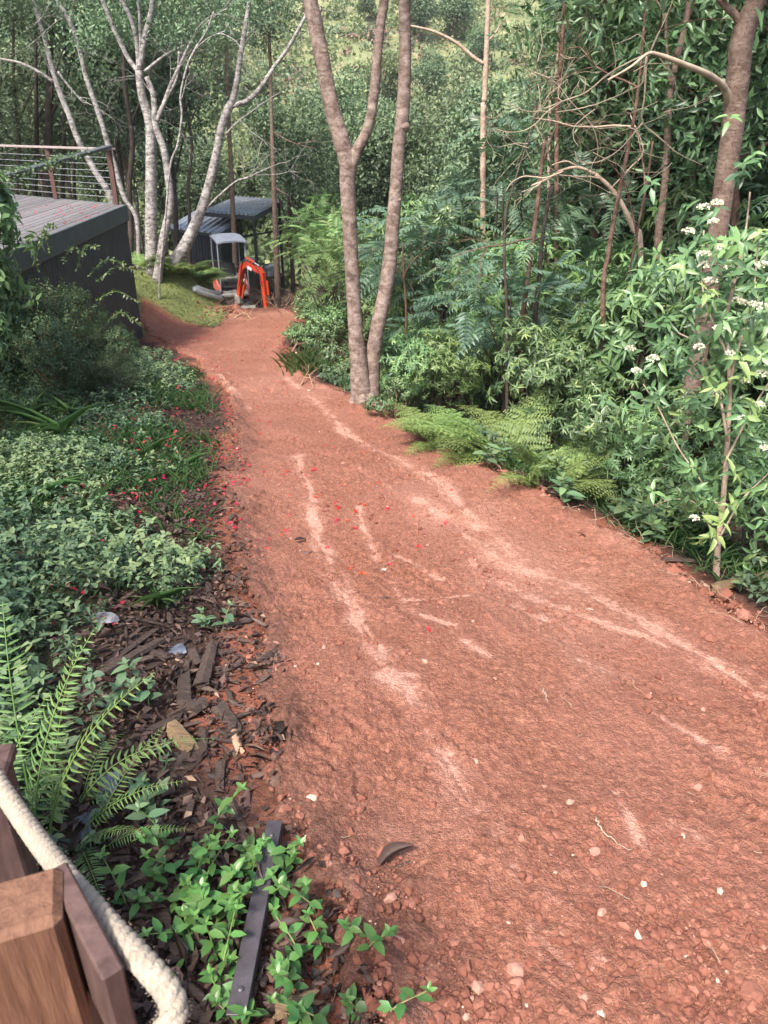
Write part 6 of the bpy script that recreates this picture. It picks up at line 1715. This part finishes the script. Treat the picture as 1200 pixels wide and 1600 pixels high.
# single large dead leaves
for i, (px, py, s, a, lab) in enumerate(((440, 1165, .13, 1.2, 'pair of curled dark leaves on the red soil, the upper one'), (452, 1172, .11, 1.7, 'curled maroon leaf lying beside the other on the red soil'), (245, 1218, .11, .4, 'pointed tan leaf on the dark litter'), (295, 1195, .24, 1.1, 'long rolled brown leaf below the split wood block'), (262, 1250, .09, .6, 'pinkish torn leaf on the dark litter'),
                                     (215, 1378, .10, .9, 'pale brown dead leaf caught in the weeds by the rope'), (440, 1470, .14, .2, 'crumpled brown leaf right of the steel bar'), (455, 1515, .13, -.5, 'long dead leaf below the crumpled one by the steel bar'), (155, 930, .15, .3, 'large rusty dead leaf among the bank weeds'), (160, 915, .10, 1.0, 'small rusty dead leaf above the large one on the bank'),
                                     (345, 1060, .10, .5, 'orange brown leaf between the rotting sticks'), (335, 1075, .12, 2.0, 'brown leaf curled against the rotting stick'), (268, 1062, .06, .2, 'small yellow leaf on the litter'), (380, 1265, .14, 1.4, 'long bark like leaf above the leafy weeds'), (350, 1300, .12, .1, 'broad grey dead leaf above the leafy weeds'), (620, 1355, .14, .3, 'dark dead leaf lying at the edge of the red track'),
                                     (1175, 838, .2, .2, 'large rusty leaf under the flowering shrub'), (910, 862 - 20, .1, .4, 'yellow fallen leaf on the right verge'), (470, 850, .10, .6, 'dark curled leaf on the upper left of the track'), (480, 868, .08, .1, 'small dark leaf below the curled one on the track'))):
    g = on_ground(px, py); z = float(max(track_surface([g[0]], [g[1]])[0], g[2]))
    o = link('dead_leaf', DL[i % 7], None, (g[0], g[1], z + .02)); o.scale = (s, s, s); o.rotation_euler = (rng.normal() * .25, rng.normal() * .25, a); tag(o, lab, 'dead leaf', 'single dead leaves')
def wood_chunk(px0, py0, px1, py1, wpx, lab, mat='chunk', lift=.02, name='wood_chunk', flat=.6, cat='wood', seed=0, taper=.8):
    rg = np.random.default_rng(900 + seed)
    a = on_ground(px0, py0); b2 = on_ground(px1, py1); D_ = (a - EYE) @ FWD; w = 1.25 * wpx * D_ / FPX
    L = np.linalg.norm(b2 - a); n = max(5, int(L / .03)); mb = MB(); sides = 7
    ang = np.sort(rg.random(sides) * 6.283 / 1 * 1.0 + 0); ang = np.arange(sides) / sides * 6.283 + rg.normal(size=sides) * .25
    rad = rg.uniform(.75, 1.15, sides); V = []
    d = unit(b2 - a); u = unit(np.cross(d, (0, 0, 1))); v_ = np.cross(u, d)
    for i in range(n):
        t = i / (n - 1); c = a + (b2 - a) * t + np.array([0, 0, w * flat * .5 + lift - .01])
        r = rad * (1 - (1 - taper) * t) * (1 + rg.normal(size=sides) * .07)
        V.append(c + (np.outer(np.cos(ang) * r, u) + np.outer(np.sin(ang) * r * flat, v_)) * w / 2 + (rg.normal(size=(sides, 1)) * .02 * d if i in (0, n - 1) else 0))
    V = np.concatenate(V + [[a + np.array([0, 0, w * flat * .5 + lift - .01])], [b2 + np.array([0, 0, w * flat * .5 + lift - .01])]])
    i = np.arange(n - 1)[:, None] * sides; j = np.arange(sides)[None]; k = (j + 1) % sides
    T = [(n * sides, (q + 1) % sides, q) for q in range(sides)] + [(n * sides + 1, (n - 1) * sides + q, (n - 1) * sides + (q + 1) % sides) for q in range(sides)]
    mb.add(V, T, np.stack([i + j, i + k, i + sides + k, i + sides + j], -1).reshape(-1, 4), rg.uniform(.4, 1))
    m0 = (a + b2) / 2; m0[2] = min(a[2], b2[2])
    o = link(name, mb.mesh(name, M[mat], m0, False), None, m0); tag(o, lab, cat, 'rotting wood in the litter'); return o
CH = [(160, 1062, 250, 1010, 22, 'long grooved rotting plank lying across the litter', 'chunk'), (170, 1045, 245, 990, 14, 'dark bark strip above the grooved plank', 'chunk'), (318, 1080, 335, 1015, 24, 'upright grey brown rotting stick near the track', 'chunk'), (288, 1110, 288, 1055, 22, 'broken grey stick left of the upright one', 'chunk'), (300, 1120, 320, 1105, 26, 'square stub of rotten wood below the broken stick', 'chunk'),
      (275, 1150, 305, 1185, 32, 'pale split block of wood in the middle of the litter', 'chunk_light'), (340, 1110, 370, 1145, 20, 'wedge of rotting wood pointing at the track', 'chunk'), (235, 1150, 285, 1125, 18, 'dark plank end left of the split block', 'chunk'), (320, 1150, 318, 1180, 14, 'short dark peg of wood right of the split block', 'chunk'), (345, 1200, 342, 1235, 16, 'rusty brown stick stub below the peg', 'chunk'),
      (375, 1180, 352, 1110, 11, 'thin curved root along the edge of the red soil', 'root'), (355, 1255, 380, 1300, 13, 'peeling bark strip above the steel bar', 'chunk'), (300, 1440, 330, 1400, 26, 'dark log end under the leafy weeds', 'chunk'), (335, 1580, 372, 1530, 30, 'weathered log lying left of the steel bar', 'chunk'), (285, 1570, 320, 1610, 22, 'dark stick beside the hanging rope', 'chunk'),
      (430, 1590, 490, 1570, 26, 'pale splintered wood right of the steel bar', 'chunk_light'), (560, 1600, 592, 1555, 16, 'short stick standing at the bottom edge of the red soil', 'chunk'), (270, 1495, 318, 1478, 18, 'flat piece of bark in the weeds', 'chunk'), (600, 1372, 650, 1350, 13, 'dark twig stub on the left edge of the red track', 'chunk'), (568, 940, 600, 938, 6, 'thin dark stick across the middle of the track', 'chunk'),
      (215, 1020, 262, 1030, 12, 'bark flake by the blue grey plastic scrap', 'chunk'), (300, 1020, 312, 1045, 16, 'dark chip of wood above the broken stick', 'chunk'), (410, 1040, 432, 1020, 14, 'stained chip of wood at the left track edge', 'chunk'), (1110, 938, 1215, 908, 20, 'pale peeled branch lying at the right edge of the track', 'chunk_light'), (1060, 925, 1140, 935, 10, 'dark fallen stick under the pale peeled branch', 'chunk'), (1040, 878, 1085, 880, 8, 'black stick lying on the rubble edge of the verge', 'chunk'), (820, 752, 850, 748, 6, 'dark stick under the bracken ferns', 'chunk')]
for i, (a, b_, c, d, w, lab, mk) in enumerate(CH): wood_chunk(a, b_, c, d, w, lab, mk, seed=i, flat=.55, lift=.07 if 'peeled branch lying' in lab else .02, name='root' if mk == 'root' else 'wood_chunk', cat='root' if mk == 'root' else 'wood')
y = 1.2 + 5.2 * rng.random(900) ** 1.3; x = xl(y) - rng.uniform(-.05, 1.0, 900) - .20 * smooth(2.6, 1.9, y); k = (np.abs(x) < .6 * y + .5) & (rng.random(900) < np.clip(1.2 - left_cover_mask(x, y), .05, 1))
x, y = x[k][:420], y[k][:420]; mb = MB()
for q in range(len(x)):
    a = rng.random() * 6.283; L_ = .018 + .06 * rng.random() ** 2; w_ = L_ * rng.uniform(.15, .4)
    v = lump(rng, ICO1, .3, 1.0) * (L_, w_, w_ * .6); v = v @ frame((math.cos(a), math.sin(a), rng.normal() * .25), (0, 0, 1)).T
    mb.add(v + (x[q], y[q], float(track_surface([x[q]], [y[q]])[0]) + .02), ICO1[1], None, rng.random())
o = link('wood_chips', mb.mesh('wood_chips', M['chunk'], smooth_shade=False)); tag(o, 'splintered wood chips and bark mixed through the litter', None, None, 'stuff')
# dead roots and brush at the far end of the track
ROOTS = [([(462, 500), (475, 492), (490, 470), (510, 455)], 5, 'longest bleached root at the right of the far track end'), ([(455, 478), (470, 465), (492, 450)], 4, 'slanting pale root left of the longest one'), ([(470, 487), (482, 475), (500, 472)], 3.5, 'short pale root in front of the bush'), ([(345, 487), (360, 480), (378, 492)], 4, 'pale root on the spoil heap in front of the excavator'), ([(365, 500), (382, 497), (392, 500)], 5, 'stubby pale root at the bottom of the spoil heap'),
         ([(455, 540), (470, 522), (485, 520)], 4, 'bent pale root at the bend of the track'), ([(452, 560), (470, 540), (480, 545)], 4, 'pale root sticking out at the grass tuft'), ([(425, 470), (430, 455), (428, 440)], 3, 'thin upright root beside the bucket'), ([(470, 605), (482, 598), (490, 610)], 3.5, 'small pale root on the right track edge'), ([(440, 480), (452, 468), (450, 455)], 3, 'thin forked root right of the bucket')]
for pts, w, lab in ROOTS:
    G = [on_ground(*p) + np.array([0, 0, .03 + .10 * (q % 2)]) for q, p in enumerate(pts)]
    D_ = (G[0] - EYE) @ FWD; S = spline(G, 14); mb = MB(); tube(mb, S, np.linspace(w, w * .4, 14) * .34 * D_ / FPX, 6, wob=.2)
    for q in range(5): twig_tree(mb, S[rng.integers(3, 13)], rng.normal(size=3) + (0, 0, .2), .2, .006, 1, rng, .8, None, 4, 2)
    o = link('root', mb.mesh('root', M['root'], G[0]), None, G[0]); tag(o, lab, 'root', 'dead roots at the far end of the track')
mb = MB()
for q in range(150):
    g = on_ground(rng.uniform(425, 520), rng.uniform(448, 500)) if rng.random() < .7 else on_ground(rng.uniform(335, 400), rng.uniform(470, 505))
    twig_tree(mb, g + (0, 0, .02), rng.normal(size=3) * (1, 1, .35) + (0, 0, .25), rng.uniform(.3, .8), .007, 1, rng, .8, None, 3, 2)
o = link('brushwood', mb.mesh('brushwood', M['root'])); tag(o, 'dry brush and torn roots heaped around the far end of the track', None, None, 'stuff')
# root hairs and little twigs on the track
mb = MB()
for q in range(130):
    i = rng.integers(0, 8); a = np.array(on_plane(*R_EDGE[i])); b2 = np.array(on_plane(*R_EDGE[i + 1])); p = a + (b2 - a) * rng.random() + rng.normal(size=2) * .05
    twig_tree(mb, np.array([p[0], p[1], float(track_surface([p[0]], [p[1]])[0]) + .005]), rng.normal(size=3) * (1, 1, .25) + (0, 0, .1), rng.uniform(.06, .2), .0025, 1, rng, 1.0, None, 3, 2)
for q in range(110):
    y_ = .9 + 8 * rng.random() ** 1.5; x_ = xl(np.array([y_]))[0] + rng.uniform(-.6, 2.2)
    twig_tree(mb, np.array([x_, y_, float(track_surface([x_], [y_])[0]) + .004]), rng.normal(size=3) * (1, 1, .08), rng.uniform(.03, .12), .0015, 1, rng, 1.0, None, 3, 1)
o = link('root_hairs', mb.mesh('root_hairs', M['dead_twig'])); tag(o, 'fine roots and twigs torn out along the track', None, None, 'stuff')
for i, (pts, lab) in enumerate((([(752, 1362), (775, 1420), (785, 1460), (808, 1500)], 'thin pale root curving down the lower middle of the track'), ([(848, 1080), (855, 1100), (860, 1112)], 'short pale twig on the right half of the track'), ([(930, 1285), (945, 1310), (985, 1335)], 'fine root on the gravelly right part of the track'), ([(432, 1050), (430, 1075), (415, 1100)], 'thin curly root at the left edge of the track'))):
    G = [on_ground(*p) + np.array([0, 0, .018]) for p in pts]; S = spline(G, 24) + rng.normal(size=(24, 3)) * .003; mb = MB(); tube(mb, S, np.linspace(.0032, .0012, 24), 5)
    o = link('root', mb.mesh('root', M['dead_twig'], G[0]), None, G[0]); tag(o, lab, 'root', 'thin roots on the track')

# flat stone and plastic scraps
g = on_ground(165, 972); mb = MB(); lm = lump(rng, ICO2, .06, .3); mb.add(lm * (.10, .065, .06) + (0, 0, .02), ICO2[1]); o = link('flat_stone', mb.mesh('flat_stone', M['stone_grey'], smooth_shade=False), None, g); tag(o, 'flat pale grey stone lying among the bank weeds', 'stone')
M['plastic'] = plain('blue_grey_plastic', (.075, .088, .115), .5, var=.2, bumps=.3, bscale=20)
def scrap(px, py, s, lab, seed, mat='plastic'):
    rg = np.random.default_rng(seed); g = on_ground(px, py); k = 8; u, v_ = np.meshgrid(np.linspace(-1, 1, k), np.linspace(-1, 1, k), indexing='ij')
    X = u * s * (1 + .15 * fbm(u * 2, v_ * 2, seed, 2)); Y = v_ * s * .7 * (1 + .2 * fbm(u * 2, v_ * 2, seed + 1, 2)); Z = s * (.35 + .5 * fbm(u * 1.5 + 3, v_ * 1.5, seed + 2, 2))
    V0, Q0, _ = grid_mesh(X, Y, Z); V = np.concatenate([V0, V0 - (0, 0, .004)]); mb = MB(); mb.add(V, None, np.concatenate([Q0, Q0[:, ::-1] + k * k]))
    o = link('plastic_scrap', mb.mesh('plastic_scrap', M[mat]), None, g); o.rotation_euler = (.15, -.1, rg.random() * 6); tag(o, lab, 'scrap', 'torn plastic scraps')
scrap(273, 1022, .055, 'blue grey torn plastic scrap above the broken stick', 3); scrap(165, 1235, .07, 'dull torn plastic scrap under the sword fern', 5); scrap(128, 1300, .05, 'crumpled pale plastic scrap beside the rope', 9); 
# weathered steel bar
a = on_ground(432, 1312) + (0, 0, .09); b2 = on_ground(372, 1612) + (0, 0, .07); t = thing('steel_bar', 'weathered dark steel angle bar lying through the leafy weeds', 'steel bar', (a + b2) / 2)
mb = MB(); bar(mb, a, b2, .052, .006, bev=.0015); s_ = unit(np.cross(b2 - a, (0, 0, 1))); 
child(mb, 'flange', M['steel'], t, False)
mb = MB(); bar(mb, a + s_ * -.023 + (0, 0, -.026), b2 + s_ * -.023 + (0, 0, -.026), .005, .046, bev=.001); child(mb, 'flange', M['steel'], t, False)
for f in (.10, .9):
    mb = MB(); turned(mb, [(.009, 0), (.009, .004), (.006, .007), (0, .008)], a + (b2 - a) * f + (0, 0, .003), 10); child(mb, 'bolt', M['steel'], t)

# ------------------------------------------------------------------ weeds and ferns by the steps
W = [((265, 1430), 6, .17, 'leafy green weed beside the rope, leftmost of the near clump'), ((320, 1400), 9, .19, 'tallest leafy green weed left of the steel bar'), ((370, 1385), 7, .16, 'leafy green weed growing against the top half of the steel bar'), ((345, 1460), 8, .17, 'leafy green weed at the front of the near clump'), ((290, 1480), 6, .15, 'leafy weed in front of the log end beside the rope'), ((400, 1340), 4, .13, 'leafy weed at the top end of the steel bar')]
for i, (p, n, h, lab) in enumerate(W): leafy_weed('leafy_weed', lab, on_ground(*p), n, h, .058, .029, M['leaf_weed'], M['stem'], 630 + i, 'oval', 4, .55, 'leafy weeds beside the steel bar', .2)
W = [((505, 1500), 4, .24, 'weed with bare pale stems just right of the steel bar'), ((560, 1530), 3, .22, 'straggling weed leaning over the red soil'), ((455, 1555), 4, .16, 'low weed with thin stems by the splintered wood'), ((540, 1590), 2, .14, 'small weed at the bottom edge beside the short stick')]
for i, (p, n, h, lab) in enumerate(W): leafy_weed('straggling_weed', lab, on_ground(*p), n, h, .055, .027, M['leaf_weed'], M['stem_tan'], 650 + i, 'oval', 4, .45, 'straggling weeds right of the steel bar', .35)
for i, (px, py, n, h, lab) in enumerate(((235, 1130, 2, .18, 'small broad leaved seedling above the bright fern'), (215, 1240, 3, .14, 'seedling beside the pointed tan leaf'), (195, 1320, 2, .16, 'seedling under the sword fern by the plastic scrap'), (530, 1270, 2, .07, 'tiny pale seedling alone on the red soil'), (260, 1210, 2, .10, 'tiny seedling left of the rolled leaf'), (340, 985, 3, .12, 'seedling at the corner of the weeds and the track'), (180, 1090, 3, .2, 'seedling between the plank and the ferns'))):
    leafy_weed('seedling', lab, on_ground(px, py), n, h, .075 if h > .1 else .04, .04 if h > .1 else .01, M['leaf_cover'], M['stem'], 670 + i, 'broad', 2, .6, 'seedlings in the litter', .5, lab_t=(.4, .7))
SF = [frond_mesh('frond', M['sword_fern'], .80, 24, .125, .0135, np.random.default_rng(430 + i), 0, .12 + .10 * i, .52 + .1 * i) for i in range(3)]
SFB = [frond_mesh('frond', M['sword_fern'], .60, 18, .16, .024, np.random.default_rng(440 + i), 0, .65 + .2 * i, .68) for i in range(2)]
rg = np.random.default_rng(77)
def sword(px, py, lab, specs, meshes):
    t = thing('sword_fern', lab, 'fern', on_ground(px, py), 'sword ferns behind the rope')
    for i, (dx, dy, az, lean, s) in enumerate(specs):
        o = link('frond', meshes[i % len(meshes)], t, (dx, dy, -.02)); o.rotation_euler = (0, lean, az); o.scale = (s, s, s)
sword(48, 1325, 'tall upright sword fern rising behind the rope at the left border', [(-.09, 0, 1.9, -.05, 1.12), (.0, .02, .9, -.06, 1.0), (.05, 0, .5, -.04, .95), (-.16, .05, 2.2, 0, 1.0), (-.22, 0, 2.6, .1, .9), (-.12, -.05, 1.2, .1, .75), (.02, .1, 1.2, .05, .85), (-.04, .12, 1.9, .0, 1.0)], SF)
sword(110, 1320, 'low dark sword fern drooping over the litter by the rope', [(0, 0, -.4, .5, .5), (.03, 0, -1.0, .6, .55), (0, .05, .2, .45, .55), (-.05, 0, -1.6, .5, .5), (.05, .05, .9, .4, .55), (.1, .0, .0, .6, .42)], SF)
sword(120, 1255, 'bright young sword fern reaching out over the litter', [(0, 0, .55, .35, .85), (-.03, .02, 0.1, .75, .5), (.0, .05, 1.4, .5, .55)], SFB)

# ------------------------------------------------------------------ red petals
rng = np.random.default_rng(121)
def petal_mesh(q):
    rg2 = np.random.default_rng(850 + q); mb = MB(); k = 3 + q % 3
    a = rg2.random(k) * 6.283; leaves(mb, 'oval', np.zeros((k, 3)), np.stack([np.cos(a), np.sin(a), rg2.uniform(.05, .5, k)], 1), np.array([0, 0, 1.0]) + rg2.normal(size=(k, 3)) * .3, rg2.uniform(.6, 1.1, k), .6, rg2.random(k)); return mb.mesh('petal', M['petal'])
PM = [petal_mesh(q) for q in range(6)]
spots = []
for cx, cy, sx, sy, n in ((420, 620, 30, 22, 26), (520, 750, 70, 45, 34), (400, 860, 22, 30, 6), (640, 860, 80, 50, 10), (470, 700, 60, 40, 22), (330, 545, 50, 22, 26), (560, 800, 70, 30, 16)):
    for q in range(n): spots.append((rng.normal(cx, sx), rng.normal(cy, sy)))
for px, py in spots:
    if py < 500: continue
    g = on_ground(px, py)
    if poly_sd([g[0]], [g[1]])[0] < .05: continue
    z = float(track_surface([g[0]], [g[1]])[0]); o = link('petal', PM[rng.integers(0, 6)], None, (g[0], g[1], z + .006)); s = rng.uniform(.018, .034); o.scale = (s, s, s); o.rotation_euler = (rng.normal() * .2, rng.normal() * .2, rng.random() * 6.28)
    tag(o, 'single red petal lying on the bare red soil of the track', 'petal', 'red petals on the track')
mb = MB(); n = 0
P_ = []
for cx, cy, sx, sy, k in ((300, 520, 28, 18, 190), (255, 545, 30, 25, 100), (325, 760, 32, 60, 95), (265, 740, 55, 50, 60), (220, 640, 60, 40, 50), (200, 700, 90, 60, 60), (350, 680, 22, 60, 60), (430, 540, 50, 14, 60), (130, 860, 90, 80, 25)):
    for q in range(k): P_.append((rng.normal(cx, sx), rng.normal(cy, sy)))
G = np.array([on_ground(px, max(455, py)) for px, py in P_]); k = len(G)
G[:, 2] = np.maximum(G[:, 2], track_surface(G[:, 0], G[:, 1])) + rng.uniform(.01, .09, k) * (xl(G[:, 1]) - G[:, 0] > .5) + .012
leaves(mb, 'oval', np.repeat(G, 2, 0) + rng.normal(size=(2 * k, 3)) * .012, randunit(rng, 2 * k) * (1, 1, .25), np.array([0, 0, 1.0]) + rng.normal(size=(2 * k, 3)) * .4, rng.uniform(.02, .045, 2 * k), .022, rng.random(2 * k))
o = link('petal_drift', mb.mesh('petal_drift', M['petal'])); tag(o, 'drift of fallen red petals along the left side of the track', None, None, 'stuff')

# kinds that were never placed are not part of the site
for ps in PROTO.values():
    for t in ps:
        if not t['_used']:
            for ch in list(t.children): bpy.data.objects.remove(ch)
            bpy.data.objects.remove(t)
        elif '_used' in t: del t['_used']
for o in bpy.data.objects:
    if '_used' in o: del o['_used']
# labels that tell look-alike shrubs and trees apart by the landmarks beside them
MARKS = [(405, 'the shed'), (470, 'the straight brown trunk'), (570, 'the twin trunked tree'), (680, 'the fern bank'), (757, 'the tan trunk'), (825, 'the paired red stems'), (955, 'the leaning red trunk'), (1040, 'the speckled trunk'), (1130, 'the stout leaning trunk')]
BASE = {'glossy_shrub': 'dark glossy shrub', 'light_green_shrub': 'light green leafy shrub', 'feather_leaved_tree': 'dark feathery young tree', 'oval_leaved_shrub': 'low oval leaved shrub', 'canopy_tree': 'tall dark leaved tree', 'forest_tree': 'dark forest tree', 'hillside_tree': None, 'feather_leaved_sapling': 'pale feathery sapling'}
seen = {}
bpy.context.view_layer.update()
cands = [o for o in bpy.data.objects if o.parent is None and o.get('group') and o.name.split('.')[0] in BASE]
for o in sorted(cands, key=lambda o: o.location.y):
    kind = o.name.split('.')[0]
    if BASE[kind] is None: continue
    p = np.array(o.location) + (0, 0, 1); px, py, f = proj(p)
    i = min(range(len(MARKS)), key=lambda i: abs(MARKS[i][0] - px))
    row = 'in the front row' if f < 9 else ('in the second row' if f < 13 else ('deep in the forest' if f < 20 else 'far back'))
    if px < 330: where = 'behind the cable railing' if px < 190 else 'behind the white trunks'
    else: where = ('left of ' if px < MARKS[i][0] else 'right of ') + MARKS[i][1]
    size = 'large' if o.scale[2] > 1.05 else ('small' if o.scale[2] < .75 else 'middling')
    o['label'] = f"{size} {BASE[kind]} {row}, {where}"

# ------------------------------------------------------------------ thin air haze over the valley
mb = MB(); box(mb, (0, 92, 24), (420, 224, 100))
m = bpy.data.materials.new('air'); m.use_nodes = True; nt = m.node_tree
nt.nodes.remove(nt.nodes['Principled BSDF'])
pv = nt.nodes.new('ShaderNodeVolumePrincipled'); pv.inputs['Color'].default_value = (.93, .95, .97, 1); pv.inputs['Density'].default_value = .0004; pv.inputs['Anisotropy'].default_value = .2
nt.links.new(pv.outputs[0], nt.nodes['Material Output'].inputs['Volume'])
o = link('haze', mb.mesh('haze', m)); tag(o, 'thin pale air over the valley', None, None, 'stuff')
